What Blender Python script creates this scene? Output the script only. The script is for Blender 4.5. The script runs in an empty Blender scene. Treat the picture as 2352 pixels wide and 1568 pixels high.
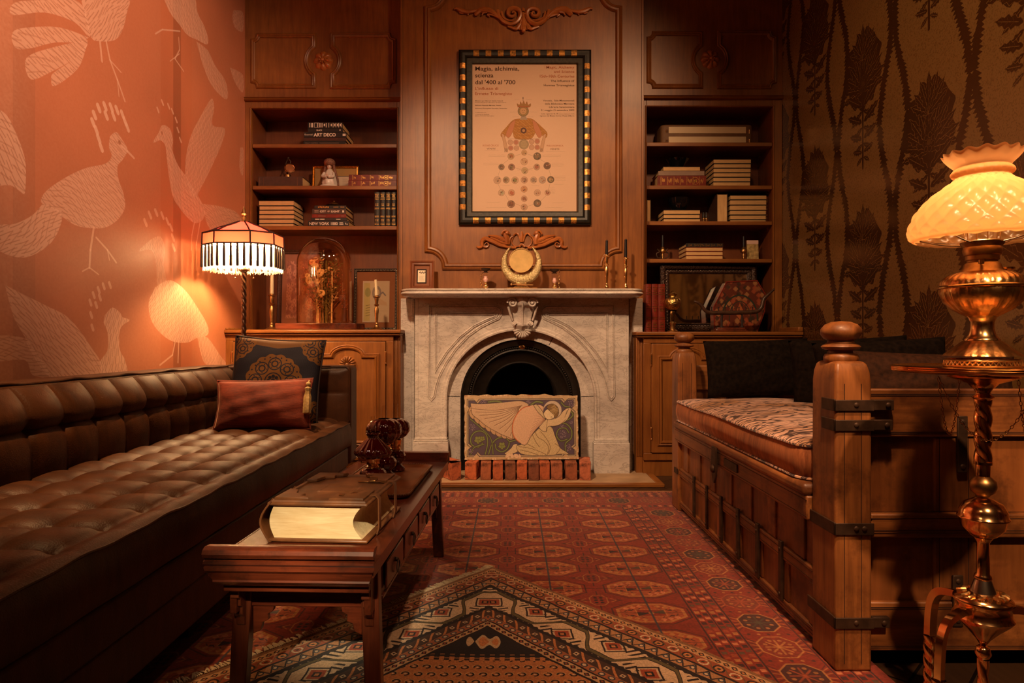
import bpy, bmesh, math, random
import numpy as np
from mathutils import Vector, Matrix, Euler
random.seed(7)
rng = np.random.default_rng(7)
PI = math.pi
sc = bpy.context.scene
col = sc.collection
# ------------------------------------------------------------------ camera
CH = 0.836
F = 1500.0
cam_d = bpy.data.cameras.new('camera'); cam_d.sensor_width = 36; cam_d.lens = F / 2352 * 36
cam_d.clip_start = 0.02
cam = bpy.data.objects.new('camera', cam_d); col.objects.link(cam)
cam.location = (0, 0, CH); cam.rotation_euler = (PI / 2, 0, 0)
sc.camera = cam
# ------------------------------------------------------------------ world, exposure
w = bpy.data.worlds.new('world'); sc.world = w; w.use_nodes = True
w.node_tree.nodes['Background'].inputs[0].default_value = (1.0, .5, .25, 1)
w.node_tree.nodes['Background'].inputs[1].default_value = 0.01
sc.view_settings.view_transform = 'Standard'; sc.view_settings.look = 'None'
sc.view_settings.gamma = 1; sc.view_settings.use_curve_mapping = False
sc.view_settings.exposure = 0.45
sc.cycles.max_bounces = 8; sc.cycles.diffuse_bounces = 2; sc.cycles.glossy_bounces = 4
sc.cycles.transmission_bounces = 8; sc.cycles.transparent_max_bounces = 16
sc.cycles.caustics_reflective = False; sc.cycles.caustics_refractive = False
sc.cycles.sample_clamp_indirect = 4.0

def light(name, kind, loc, power, color, size=.1, target=None, spot=None, blend=.5, sizey=None):
    d = bpy.data.lights.new(name, kind); d.energy = power; d.color = color
    if kind == 'AREA':
        d.size = size
        if sizey: d.shape = 'RECTANGLE'; d.size_y = sizey
    else: d.shadow_soft_size = size
    if kind == 'SPOT': d.spot_size = spot; d.spot_blend = blend
    o = bpy.data.objects.new(name, d); col.objects.link(o); o.location = loc
    if target is not None:
        o.rotation_euler = (Vector(target) - Vector(loc)).to_track_quat('-Z', 'Y').to_euler()
    return o
WARM = (1.0, .50, .20)
light('fill_spot_hearth', 'SPOT', (-.85, 1.1, 3.28), 420, (1.0, .62, .35), .12, (.12, 4.1, .90), spot=1.0, blend=1)  # added spot on the fireplace, its source unseen
light('fill_spot_shelves', 'SPOT', (1.15, 2.2, 3.28), 120, (1.0, .54, .27), .12, (-.1, 4.25, 1.7), spot=1.35, blend=1)  # helper spot put in to lift the shelves and upper joinery
light('fill_spot_birds', 'SPOT', (.5, 1.1, 3.28), 420, (1.0, .60, .40), .12, (-1.77, 3.0, 2.15), spot=.98, blend=1)  # added spot that brightens the bird wallpaper
light('fill_spot_damask', 'SPOT', (.2, 1.2, 3.28), 120, (1.0, .62, .32), .12, (1.79, 2.7, 2.0), spot=1.1, blend=1)  # spot put in to lighten the right wall
light('fill_spot_sofa', 'SPOT', (-1.36, 2.85, 3.3), 400, (1.0, .56, .24), .04, (-1.12, 2.70, .4), spot=.52, blend=1)  # added overhead spot: lights the seat, keeps the lower backrest dark
light('fill_spot_sofa_near', 'SPOT', (-1.22, 1.65, 3.3), 290, (1.0, .53, .22), .04, (-1.42, 1.75, .66), spot=.60, blend=1)  # second added spot, for the near stretch of the backrest
light('fill_spot_book', 'SPOT', (-.30, -1.3, 2.3), 520, (1.0, .76, .45), .05, (-.45, 1.5, .38), spot=.155, blend=1)  # added frontal spot for the page edges, hung below the ceiling
light('fill_spot_bed', 'SPOT', (.45, .6, 3.3), 230, (1.0, .55, .27), .06, (1.10, 2.1, .4), spot=.80, blend=1)  # helper spot that brightens the daybed
light('fill_spot_bed_end', 'SPOT', (.75, -.9, 3.2), 330, (1.0, .58, .30), .06, (1.25, 1.65, .42), spot=.42, blend=1)  # frontal spot added to lift the dark near end of the daybed
light('fill_spot_rug', 'SPOT', (.3, .5, 3.3), 85, (1.0, .58, .32), .06, (.2, 1.8, 0), spot=.70, blend=1)  # helper spot that brightens the rug
light('fill_wash', 'AREA', (-1.25, -.6, 3.25), 5, (1.0, .55, .30), .6, (.3, 2.4, 0))  # weak area fill added for the whole room

# ------------------------------------------------------------------ helpers
def P(px, py, Y):
    return Vector(((px - 1176) / F * Y, Y, CH - (py - 784) / F * Y))
def PX(px, Y): return (px - 1176) / F * Y
def PZ(py, Y): return CH - (py - 784) / F * Y

class M:
    def __init__(s): s.v = []; s.f = []; s.m = []; s.cur = 0; s.uv = None
    def add(s, vs, fs, mat=None, T=None):
        n = len(s.v)
        if T is not None: vs = [T @ Vector(v) for v in vs]
        s.v += [tuple(v) for v in vs]; s.f += [tuple(i + n for i in f) for f in fs]
        s.m += [s.cur if mat is None else mat] * len(fs); return s
    def box(s, x0, x1, y0, y1, z0, z1, mat=None, T=None):
        vs = [(x, y, z) for x in (x0, x1) for y in (y0, y1) for z in (z0, z1)]
        fs = [(0, 1, 3, 2), (4, 6, 7, 5), (0, 4, 5, 1), (2, 3, 7, 6), (0, 2, 6, 4), (1, 5, 7, 3)]
        return s.add(vs, fs, mat, T)
    def prism(s, poly, h0, h1, mp, mat=None, T=None):
        """poly 2d ccw; extruded h0..h1; mp(u,v,h)->xyz"""
        n = len(poly)
        vs = [mp(u, v, h0) for u, v in poly] + [mp(u, v, h1) for u, v in poly]
        fs = [tuple(range(n))[::-1], tuple(range(n, 2 * n))] + [(i, (i + 1) % n, (i + 1) % n + n, i + n) for i in range(n)]
        return s.add(vs, fs, mat, T)
    def lathe(s, prof, c=(0, 0, 0), n=32, mod=None, mat=None, T=None, a0=0, a1=2 * PI, cap=True):
        full = abs(a1 - a0 - 2 * PI) < 1e-6; k = n if full else n + 1
        vs = []; fs = []
        for j, (r, z) in enumerate(prof):
            for i in range(k):
                a = a0 + (a1 - a0) * i / n
                q = mod(a, j / max(1, len(prof) - 1), r, z) if mod else (r, z)
                vs.append((c[0] + q[0] * math.cos(a), c[1] + q[0] * math.sin(a), c[2] + q[1]))
        for j in range(len(prof) - 1):
            for i in range(n if full else n):
                i2 = (i + 1) % k
                fs.append((j * k + i, j * k + i2, (j + 1) * k + i2, (j + 1) * k + i))
        if cap and full:
            if prof[0][0] > 1e-5: fs.append(tuple(range(k))[::-1])
            if prof[-1][0] > 1e-5: fs.append(tuple(range((len(prof) - 1) * k, len(prof) * k)))
        return s.add(vs, fs, mat, T)
    def tube(s, path, r, n=8, mat=None, closed=False, T=None, cap=True, flat=1.0):
        path = [Vector(p) for p in path]; L = len(path)
        rr = r if callable(r) else (lambda t: r)
        vs = []; fs = []; up = None
        for i, p in enumerate(path):
            a = path[(i - 1) % L] if (closed or i > 0) else p
            b = path[(i + 1) % L] if (closed or i < L - 1) else p
            d = (b - a).normalized() if (b - a).length > 1e-9 else Vector((0, 0, 1))
            if up is None: up = d.orthogonal().normalized()
            up = (up - d * up.dot(d)); up = up.normalized() if up.length > 1e-6 else d.orthogonal().normalized()
            sd = d.cross(up); R = rr(i / max(1, L - 1))
            for k in range(n):
                t = 2 * PI * k / n
                vs.append(p + up * math.cos(t) * R + sd * math.sin(t) * R * flat)
        m = L if closed else L - 1
        for i in range(m):
            for k in range(n):
                a = i * n; b = ((i + 1) % L) * n
                fs.append((a + k, a + (k + 1) % n, b + (k + 1) % n, b + k))
        if not closed and cap:
            fs.append(tuple(range(n))[::-1]); fs.append(tuple(range((L - 1) * n, L * n)))
        return s.add(vs, fs, mat, T)
    def sweep(s, path, prof, mp, closed=True, mat=None, T=None):
        """path 2d points; prof [(offset,height)] ; mitred"""
        n = len(path); k = len(prof); vs = []; fs = []
        for i in range(n):
            p = Vector(path[i])
            a = Vector(path[(i - 1) % n]) if (closed or i > 0) else None
            b = Vector(path[(i + 1) % n]) if (closed or i < n - 1) else None
            d1 = (p - a).normalized() if a is not None and (p - a).length > 1e-9 else None
            d2 = (b - p).normalized() if b is not None and (b - p).length > 1e-9 else None
            if d1 is None: d1 = d2
            if d2 is None: d2 = d1
            n1 = Vector((-d1.y, d1.x)); n2 = Vector((-d2.y, d2.x))
            m = n1 + n2
            if m.length < 1e-5: m = n1
            m.normalize(); L = 1 / max(.35, m.dot(n1))
            for o, h in prof:
                q = p + m * o * L; vs.append(mp(q.x, q.y, h))
        for i in range(n if closed else n - 1):
            for j in range(k - 1):
                a = i * k; b = ((i + 1) % n) * k
                fs.append((a + j, a + j + 1, b + j + 1, b + j))
        if not closed:
            fs.append(tuple(range(k))); fs.append(tuple(range((n - 1) * k, n * k))[::-1])
        return s.add(vs, fs, mat, T)
    def grid(s, fn, nu, nv, mat=None, T=None, wu=False):
        vs = [fn(i / nu, j / nv) for j in range(nv + 1) for i in range(nu + 1)]
        k = nu + 1
        fs = [(j * k + i, j * k + i + 1, (j + 1) * k + i + 1, (j + 1) * k + i) for j in range(nv) for i in range(nu)]
        return s.add(vs, fs, mat, T)
    def sphere(s, c, r, n=12, mat=None, sc_=(1, 1, 1), T=None):
        m = max(6, n // 2)
        prof = [(max(1e-6, r * math.sin(PI * j / m)) * 1.0, -r * math.cos(PI * j / m)) for j in range(m + 1)]
        vs = []; base = M(); base.lathe(prof, (0, 0, 0), n)
        base.v = [(c[0] + v[0] * sc_[0], c[1] + v[1] * sc_[1], c[2] + v[2] * sc_[2]) for v in base.v]
        return s.add(base.v, base.f, mat, T)
    def build(s, name, mats, parent=None, world=True, smooth=40, bevel=0, origin=None, fix=True, seg=2):
        if not isinstance(mats, (list, tuple)): mats = [mats]
        off = Vector((0, 0, 0))
        if world:
            if parent is not None:
                q = parent
                while q is not None: off += q.location; q = q.parent
            elif origin is not None: off = Vector(origin)
            elif s.v:
                a = np.array(s.v); off = Vector(((a[:, 0].min() + a[:, 0].max()) / 2, (a[:, 1].min() + a[:, 1].max()) / 2, a[:, 2].min()))
        me = bpy.data.meshes.new(name)
        vs = [(x - off.x, y - off.y, z - off.z) for x, y, z in s.v]
        me.from_pydata(vs, [], s.f); me.validate()
        for mt in mats: me.materials.append(mt)
        if len(me.polygons) == len(s.m): me.polygons.foreach_set('material_index', s.m)
        if fix:
            bm = bmesh.new(); bm.from_mesh(me); bmesh.ops.recalc_face_normals(bm, faces=bm.faces); bm.to_mesh(me); bm.free()
        if smooth:
            me.shade_smooth()
            me.set_sharp_from_angle(angle=math.radians(smooth))
        o = bpy.data.objects.new(name, me); col.objects.link(o)
        if parent is not None: o.parent = parent
        else: o.location = off
        if bevel:
            b = o.modifiers.new('bevel', 'BEVEL'); b.width = bevel; b.segments = seg; b.limit_method = 'ANGLE'; b.angle_limit = .6
            b.harden_normals = False
        return o

def thing(name, label, cat, loc=(0, 0, 0), rot=(0, 0, 0), group=None):
    o = bpy.data.objects.new(name, None); col.objects.link(o); o.empty_display_size = .05
    o.location = loc; o.rotation_euler = rot
    o['label'] = label; o['category'] = cat
    if group: o['group'] = group
    return o
def tag(o, label, cat, group=None):
    o['label'] = label; o['category'] = cat
    if group: o['group'] = group
    return o
def struct(o): o['kind'] = 'structure'; return o
def lab(o, t): o['label'] = t; return o

def front(Y0): return lambda u, v, h: (u, Y0 - h, v)       # wall-facing map, height towards the room
def arc(cx, cy, r, a0, a1, n=10, ry=None):
    ry = ry or r
    return [(cx + r * math.cos(math.radians(a0 + (a1 - a0) * i / n)), cy + ry * math.sin(math.radians(a0 + (a1 - a0) * i / n))) for i in range(n + 1)]
def smooth_path(pts, k=6):
    """catmull-rom through points (any dimension)"""
    pts = [Vector(p) for p in pts]; out = []
    for i in range(len(pts) - 1):
        p0 = pts[max(0, i - 1)]; p1 = pts[i]; p2 = pts[i + 1]; p3 = pts[min(len(pts) - 1, i + 2)]
        for j in range(k):
            t = j / k
            out.append(.5 * ((2 * p1) + (p2 - p0) * t + (2 * p0 - 5 * p1 + 4 * p2 - p3) * t * t + (3 * p1 - p0 - 3 * p2 + p3) * t ** 3))
    out.append(pts[-1]); return out

_fc = {}
def text_mesh(s, bold=0.0):
    key = (s, bold)
    if key in _fc: return _fc[key]
    c = bpy.data.curves.new('t', 'FONT'); c.body = s; c.size = 1; c.offset = bold; c.resolution_u = 3
    o = bpy.data.objects.new('t', c); col.objects.link(o); bpy.context.view_layer.update()
    dg = bpy.context.evaluated_depsgraph_get(); me = o.evaluated_get(dg).to_mesh()
    vs = np.array([v.co[:] for v in me.vertices]); fs = [tuple(p.vertices) for p in me.polygons]
    bpy.data.objects.remove(o); bpy.data.curves.remove(c)
    _fc[key] = (vs, fs); return _fc[key]
def put_text(m, s, u0, v0, wd, ht, mp, h=.0006, align='l', mat=None, bold=.0, maxw=True, serif=False):
    """text with cap height ht and (if wd) total width wd, baseline v0"""
    vs, fs = text_mesh(s, bold)
    if len(vs) == 0: return
    k = ht / .70; a = vs[:, 0].min(); W = (vs[:, 0].max() - a)
    kx = wd / W if wd else k * .95
    x = (vs[:, 0] - a) * kx
    if align == 'r': x = x - W * kx
    if align == 'c': x = x - W * kx / 2
    m.add([mp(u0 + xx, v0 + yy * k, h) for xx, yy in zip(x, vs[:, 1])], fs, mat)

# ------------------------------------------------------------------ materials
def nt(name):
    m = bpy.data.materials.new(name); m.use_nodes = True; t = m.node_tree; t.nodes.clear()
    o = t.nodes.new('ShaderNodeOutputMaterial'); b = t.nodes.new('ShaderNodeBsdfPrincipled')
    t.links.new(b.outputs[0], o.inputs[0]); return m, t, b, o
def N(t, kind, **kw):
    n = t.nodes.new('ShaderNode' + kind)
    for k, v in kw.items():
        if k.startswith('i_'):
            key = k[2:]; key = int(key) if key.isdigit() else key
            n.inputs[key].default_value = v
        else: setattr(n, k, v)
    return n
def c4(c): return (c[0], c[1], c[2], 1)
def coords(t, scale=(1, 1, 1), rot=(0, 0, 0), kind='Object'):
    tc = N(t, 'TexCoord'); mp = N(t, 'Mapping'); mp.inputs['Scale'].default_value = scale; mp.inputs['Rotation'].default_value = rot
    t.links.new(tc.outputs[kind], mp.inputs[0]); return mp.outputs[0]
def ramp(t, fac, stops):
    r = N(t, 'ValToRGB'); e = r.color_ramp.elements
    while len(e) > 1: e.remove(e[-1])
    e[0].position = stops[0][0]; e[0].color = c4(stops[0][1])
    for p, c in stops[1:]:
        q = e.new(p); q.color = c4(c)
    t.links.new(fac, r.inputs[0]); return r.outputs[0]
def bump(t, b, fac, strength=.3, dist=.002):
    n = N(t, 'Bump', i_Strength=strength, i_Distance=dist); t.links.new(fac, n.inputs['Height']); t.links.new(n.outputs[0], b.inputs['Normal'])
def plain(name, c, rough=.5, metal=0, var=.0, vs=20, bs=0, bd=.001, coat=0, sheen=0, spec=.5, trans=0, ior=1.45, alpha=1):
    m, t, b, o = nt(name)
    b.inputs['Base Color'].default_value = c4(c); b.inputs['Roughness'].default_value = rough; b.inputs['Metallic'].default_value = metal
    b.inputs['Coat Weight'].default_value = coat; b.inputs['Sheen Weight'].default_value = sheen
    b.inputs['Specular IOR Level'].default_value = spec; b.inputs['Transmission Weight'].default_value = trans; b.inputs['IOR'].default_value = ior
    if var or bs:
        n = N(t, 'TexNoise', i_Scale=vs, i_Detail=4.0); t.links.new(coords(t), n.inputs[0])
        if var:
            lo = tuple(x * (1 - var) for x in c); hi = tuple(min(1, x * (1 + var)) for x in c)
            t.links.new(ramp(t, n.outputs[0], [(.3, lo), (.7, hi)]), b.inputs['Base Color'])
        if bs: bump(t, b, n.outputs[0], bs, bd)
    return m
def wood(name, a, c, rough=.4, axis='z', sc=1.0, coat=.2, bs=.15, grain=.5, wear=None):
    """streaky wood with the grain along one axis"""
    m, t, b, o = nt(name)
    s = {'x': (1.2, 14, 14), 'y': (14, 1.2, 14), 'z': (14, 14, 1.2)}[axis]; s = tuple(q * sc for q in s)
    co = coords(t, s)
    n = N(t, 'TexNoise', i_Scale=2.2, i_Detail=7.0, i_Roughness=.62, i_Distortion=.6); t.links.new(co, n.inputs[0])
    n2 = N(t, 'TexNoise', i_Scale=9.0, i_Detail=3.0); t.links.new(co, n2.inputs[0])
    big = N(t, 'TexNoise', i_Scale=2.6, i_Detail=5.0, i_Distortion=.8); t.links.new(coords(t, (1, 1, 1)), big.inputs[0])
    mx = N(t, 'Mix', data_type='FLOAT', i_0=grain * .6); t.links.new(n.outputs[0], mx.inputs[2]); t.links.new(n2.outputs[0], mx.inputs[3])
    mx2 = N(t, 'Mix', data_type='FLOAT', i_0=.48); t.links.new(mx.outputs[0], mx2.inputs[2]); t.links.new(big.outputs[0], mx2.inputs[3])
    mid = tuple((x + y) / 2 for x, y in zip(a, c))
    colr = ramp(t, mx2.outputs[0], [(.36, a), (.5, mid), (.62, c)])
    if wear:
        wn = N(t, 'TexNoise', i_Scale=5.0, i_Detail=6.0, i_Roughness=.7); t.links.new(coords(t), wn.inputs[0])
        f = ramp(t, wn.outputs[0], [(.50, (0, 0, 0)), (.64, (.9, .9, .9))])
        mw = N(t, 'Mix', data_type='RGBA'); t.links.new(f, mw.inputs[0]); t.links.new(colr, mw.inputs[6]); mw.inputs[7].default_value = c4(wear); colr = mw.outputs[2]
    t.links.new(colr, b.inputs['Base Color']); b.inputs['Roughness'].default_value = rough; b.inputs['Coat Weight'].default_value = coat
    b.inputs['Coat Roughness'].default_value = .25
    if bs: bump(t, b, mx.outputs[0], bs, .0015)
    return m

MAT = {}
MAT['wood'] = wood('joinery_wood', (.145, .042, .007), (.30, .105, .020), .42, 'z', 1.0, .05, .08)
MAT['wood_x'] = wood('joinery_wood_horizontal', (.145, .042, .007), (.30, .105, .020), .42, 'x', 1.0, .05, .08)
MAT['carved'] = wood('carved_wood', (.24, .062, .012), (.52, .17, .04), .35, 'x', 1.0, .3, .1)
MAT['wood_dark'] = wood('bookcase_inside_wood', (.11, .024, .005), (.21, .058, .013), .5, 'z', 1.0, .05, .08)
MAT['wood_red'] = wood('table_wood', (.045, .009, .005), (.19, .040, .014), .26, 'y', 1.3, .4, .25, wear=(.03, .010, .006))
MAT['wood_redx'] = wood('table_wood_cross', (.045, .009, .005), (.24, .048, .017), .24, 'x', 1.3, .4, .25, wear=(.035, .012, .007))
MAT['wood_redz'] = wood('table_wood_upright', (.055, .010, .005), (.22, .052, .02), .3, 'z', 1.3, .4, .25, wear=(.03, .010, .006))
MAT['bed_z'] = wood('daybed_wood_upright', (.095, .027, .006), (.42, .150, .038), .5, 'z', .9, .12, .4, wear=(.085, .024, .006))
MAT['bed_y'] = wood('daybed_wood_long', (.095, .027, .006), (.42, .150, .038), .5, 'y', .9, .12, .4, wear=(.085, .024, .006))
MAT['bed_x'] = wood('daybed_wood_cross', (.095, .027, .006), (.45, .160, .040), .5, 'x', .9, .12, .4, wear=(.085, .024, .006))
MAT['bed_p'] = wood('daybed_panel_wood', (.11, .030, .007), (.34, .115, .028), .5, 'z', .6, .12, .3, wear=(.065, .018, .005))
MAT['iron'] = plain('dark_iron', (.06, .031, .018), .55, .5, .4, 30, .5, .001)
MAT['groove'] = plain('groove_shadow_wood', (.045, .015, .006), .8)
MAT['cast'] = plain('cast_iron', (.018, .013, .010), .42, .4, .3, 25, .2, .001)
MAT['black'] = plain('soot_black', (.004, .003, .003), .9)
MAT['brass'] = plain('brass', (.92, .60, .26), .22, 1, .08, 30, .1, .0005)
MAT['brass_old'] = plain('aged_brass', (.42, .23, .085), .36, 1, .3, 60, .25, .0006)
MAT['brass_cast'] = plain('embossed_brass', (.82, .47, .18), .28, 1, .2, 90, .6, .0015)
MAT['copper'] = plain('polished_copper_brass', (.96, .56, .25), .15, 1, .06, 20)
MAT['gilt'] = plain('gilding', (.62, .33, .09), .35, 1, .35, 90, .3, .0005)
MAT['steel'] = plain('steel', (.5, .42, .35), .25, 1)
MAT['blackwax'] = plain('black_wax', (.012, .011, .013), .3)
MAT['wax'] = plain('ivory_wax', (.75, .60, .36), .5)
MAT['pages'] = wood('book_page_edges', (.50, .27, .10), (.78, .50, .22), .8, 'x', 3.0, 0, .25)
MAT['pages_y'] = MAT['pages']
MAT['pages_z'] = wood('book_page_edges_upright', (.50, .27, .10), (.78, .50, .22), .8, 'z', 3.0, 0, .25)
MAT['pages_old'] = wood('old_page_edges', (.62, .42, .20), (.98, .82, .52), .7, 'x', 2.2, 0, .5)
MAT['cream'] = plain('cream_enamel', (.66, .50, .30), .4, 0, .05, 5)
MAT['white'] = plain('white_ink', (.85, .72, .58), .6)
MAT['whiteglaze'] = plain('white_glazed_china', (.62, .54, .46), .25, 0, .08, 30, .2)
MAT['pinkglass'] = plain('pink_milk_glass', (.75, .42, .36), .2)
MAT['terracotta'] = plain('tile_body', (.62, .42, .24), .8, 0, .25, 25, .4, .002)
MAT['bk_black'] = plain('black_book_cover', (.018, .014, .012), .45, 0, .2, 40)
MAT['bk_brown'] = plain('dark_brown_book_cover', (.06, .026, .016), .5, 0, .2, 40)
MAT['bk_red'] = plain('red_leather_book_cover', (.16, .018, .009), .35, 0, .3, 30, .15)
MAT['bk_grey'] = plain('grey_book_cover', (.26, .17, .12), .6, 0, .1, 20)
MAT['bk_old'] = plain('worn_brown_leather', (.16, .058, .020), .42, 0, .55, 14, .8, .002)
MAT['stone'] = plain('hearth_stone', (.42, .27, .15), .6, 0, .25, 7, .2, .002)
MAT['green_dry'] = plain('dried_foliage', (.17, .12, .035), .7, 0, .4, 40)
MAT['red_dry'] = plain('dried_red_flowers', (.45, .12, .05), .7, 0, .4, 40)
MAT['cream_dry'] = plain('dried_cream_petals', (.72, .48, .27), .7, 0, .2, 40)
def velvet(name, a, c, s=(6, 6, 30)):
    m, t, b, o = nt(name)
    n = N(t, 'TexNoise', i_Scale=3.0, i_Detail=6.0, i_Roughness=.7); t.links.new(coords(t, s), n.inputs[0])
    n2 = N(t, 'TexNoise', i_Scale=2.2, i_Detail=2.0); t.links.new(coords(t, (2.5, 2.5, 2.5)), n2.inputs[0])
    mx = N(t, 'Mix', data_type='FLOAT', i_0=.5); t.links.new(n.outputs[0], mx.inputs[2]); t.links.new(n2.outputs[0], mx.inputs[3])
    t.links.new(ramp(t, mx.outputs[0], [(.36, a), (.62, c)]), b.inputs['Base Color'])
    b.inputs['Roughness'].default_value = .8; b.inputs['Sheen Weight'].default_value = .25; b.inputs['Sheen Roughness'].default_value = .35
    b.inputs['Sheen Tint'].default_value = (1, .55, .35, 1); bump(t, b, n.outputs[0], .5, .002)
    return m
MAT['velvet'] = velvet('rust_red_velvet', (.07, .008, .004), (.25, .036, .012), (6, 30, 30))
MAT['velvet2'] = velvet('rust_brown_velvet', (.13, .028, .008), (.55, .18, .055), (16, 16, 2.5))
MAT['fur'] = plain('black_brown_fur', (.010, .006, .004), .9, 0, .5, 60, .6, .003, sheen=0, spec=.1)
MAT['fur2'] = plain('brown_fur', (.035, .012, .005), .8, 0, .5, 60, .6, .003, sheen=0, spec=.2)
def leather(name, c):
    m, t, b, o = nt(name)
    b.inputs['Base Color'].default_value = c4(c); b.inputs['Roughness'].default_value = .50
    b.inputs['Specular IOR Level'].default_value = .3
    v = N(t, 'TexVoronoi', i_Scale=260.0); t.links.new(coords(t), v.inputs[0])
    n = N(t, 'TexNoise', i_Scale=9.0, i_Detail=5.0, i_Distortion=.5); t.links.new(coords(t, (1, 2.5, 1)), n.inputs[0])
    mx = N(t, 'Mix', data_type='FLOAT', i_0=.75); t.links.new(v.outputs[0], mx.inputs[2]); t.links.new(n.outputs[0], mx.inputs[3])
    lo = tuple(q * .75 for q in c); hi = tuple(q * 1.3 for q in c)
    t.links.new(ramp(t, n.outputs[0], [(.35, lo), (.65, hi)]), b.inputs['Base Color'])
    bump(t, b, mx.outputs[0], .35, .004); return m
MAT['leather'] = leather('dark_brown_leather', (.058, .019, .0055))
def glass(name, c, rough=.02, ior=1.3, tr=1):
    m, t, b, o = nt(name); b.inputs['Base Color'].default_value = c4(c); b.inputs['Transmission Weight'].default_value = tr
    b.inputs['Roughness'].default_value = rough; b.inputs['IOR'].default_value = ior; return m
def thin_glass(name, tint, refl=.12, rough=.03):
    m, t, b, o = nt(name)
    tr = N(t, 'BsdfTransparent'); tr.inputs[0].default_value = c4(tint)
    gl = N(t, 'BsdfGlossy'); gl.inputs[0].default_value = (1, 1, 1, 1); gl.inputs['Roughness'].default_value = rough
    lw = N(t, 'LayerWeight', i_Blend=.35)
    ma = N(t, 'MapRange'); ma.inputs[3].default_value = refl * .25; ma.inputs[4].default_value = min(1, refl * 4)
    t.links.new(lw.outputs['Facing'], ma.inputs[0])
    mx = N(t, 'MixShader'); t.links.new(ma.outputs[0], mx.inputs[0]); t.links.new(tr.outputs[0], mx.inputs[1]); t.links.new(gl.outputs[0], mx.inputs[2])
    t.links.new(mx.outputs[0], o.inputs[0]); t.nodes.remove(b); return m
MAT['glass'] = thin_glass('clear_glass', (.97, .95, .92), .12)
MAT['glass_amber'] = thin_glass('amber_tinted_glass', (.93, .74, .52), .2)
MAT['ruby'] = plain('ruby_glass', (.085, .001, .003), .05, coat=1, spec=1)
MAT['blackglass'] = plain('black_glass', (.004, .004, .005), .06, coat=1)
def translucent(name, c, tw=.7, rough=.6, c2=None):
    m, t, b, o = nt(name)
    d = N(t, 'BsdfDiffuse'); d.inputs[0].default_value = c4(c); tl = N(t, 'BsdfTranslucent'); tl.inputs[0].default_value = c4(c2 or c)
    mx = N(t, 'MixShader', i_0=tw); t.links.new(d.outputs[0], mx.inputs[1]); t.links.new(tl.outputs[0], mx.inputs[2])
    gl = N(t, 'BsdfGlossy', i_Roughness=.3); fr = N(t, 'MixShader', i_0=.05); t.links.new(mx.outputs[0], fr.inputs[1]); t.links.new(gl.outputs[0], fr.inputs[2])
    t.links.new(fr.outputs[0], o.inputs[0]); t.nodes.remove(b); return m
MAT['shade_red'] = translucent('red_pleated_silk', (.46, .030, .028), .5)
MAT['shade_band'] = translucent('red_patterned_braid', (.40, .05, .03), .4)
MAT['fringe'] = translucent('cream_fringe', (.90, .72, .48), .8)
MAT['amber_shade'] = translucent('frosted_amber_glass', (.90, .50, .20), .85, c2=(.96, .54, .23))
MAT['trim_dark'] = plain('dark_brown_trim', (.02, .008, .006), .8)
def marble():
    m, t, b, o = nt('white_marble')
    co = coords(t, (1, 1, 1))
    n1 = N(t, 'TexNoise', i_Scale=2.5, i_Detail=8.0, i_Roughness=.6, i_Distortion=1.2); t.links.new(coords(t, (1.0, 1, 2.2), (0, .7, 0)), n1.inputs[0])
    n2 = N(t, 'TexNoise', i_Scale=6, i_Detail=8.0, i_Roughness=.7, i_Distortion=2.0); t.links.new(coords(t, (1, 1, 2.5), (0, .7, 0)), n2.inputs[0])
    c1 = ramp(t, n1.outputs[0], [(.3, (.44, .38, .34)), (.55, (.66, .59, .53))])
    c2 = ramp(t, n2.outputs[0], [(.480, (1, 1, 1)), (.50, (.42, .38, .37)), (.520, (1, 1, 1))])
    mx = N(t, 'Mix', data_type='RGBA', blend_type='MULTIPLY', i_0=.8); t.links.new(c1, mx.inputs[6]); t.links.new(c2, mx.inputs[7])
    t.links.new(mx.outputs[2], b.inputs['Base Color']); b.inputs['Roughness'].default_value = .3; b.inputs['Coat Weight'].default_value = .1
    return m
MAT['marble'] = marble()
def brick_mat(i):
    c = [(.42, .10, .035), (.50, .12, .04), (.30, .085, .035), (.36, .11, .05), (.22, .07, .03), (.45, .13, .06), (.20, .06, .028), (.34, .10, .04)][i % 8]
    m, t, b, o = nt('worn_brick')
    n = N(t, 'TexNoise', i_Scale=16, i_Detail=6.0, i_Roughness=.7); t.links.new(coords(t), n.inputs[0])
    t.links.new(ramp(t, n.outputs[0], [(.36, tuple(q * .2 for q in c)), (.47, c), (.60, tuple(min(1, q * 1.3) for q in c)), (.68, (.5, .36, .26))]), b.inputs['Base Color'])
    b.inputs['Roughness'].default_value = .85; bump(t, b, n.outputs[0], .7, .004); return m
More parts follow.
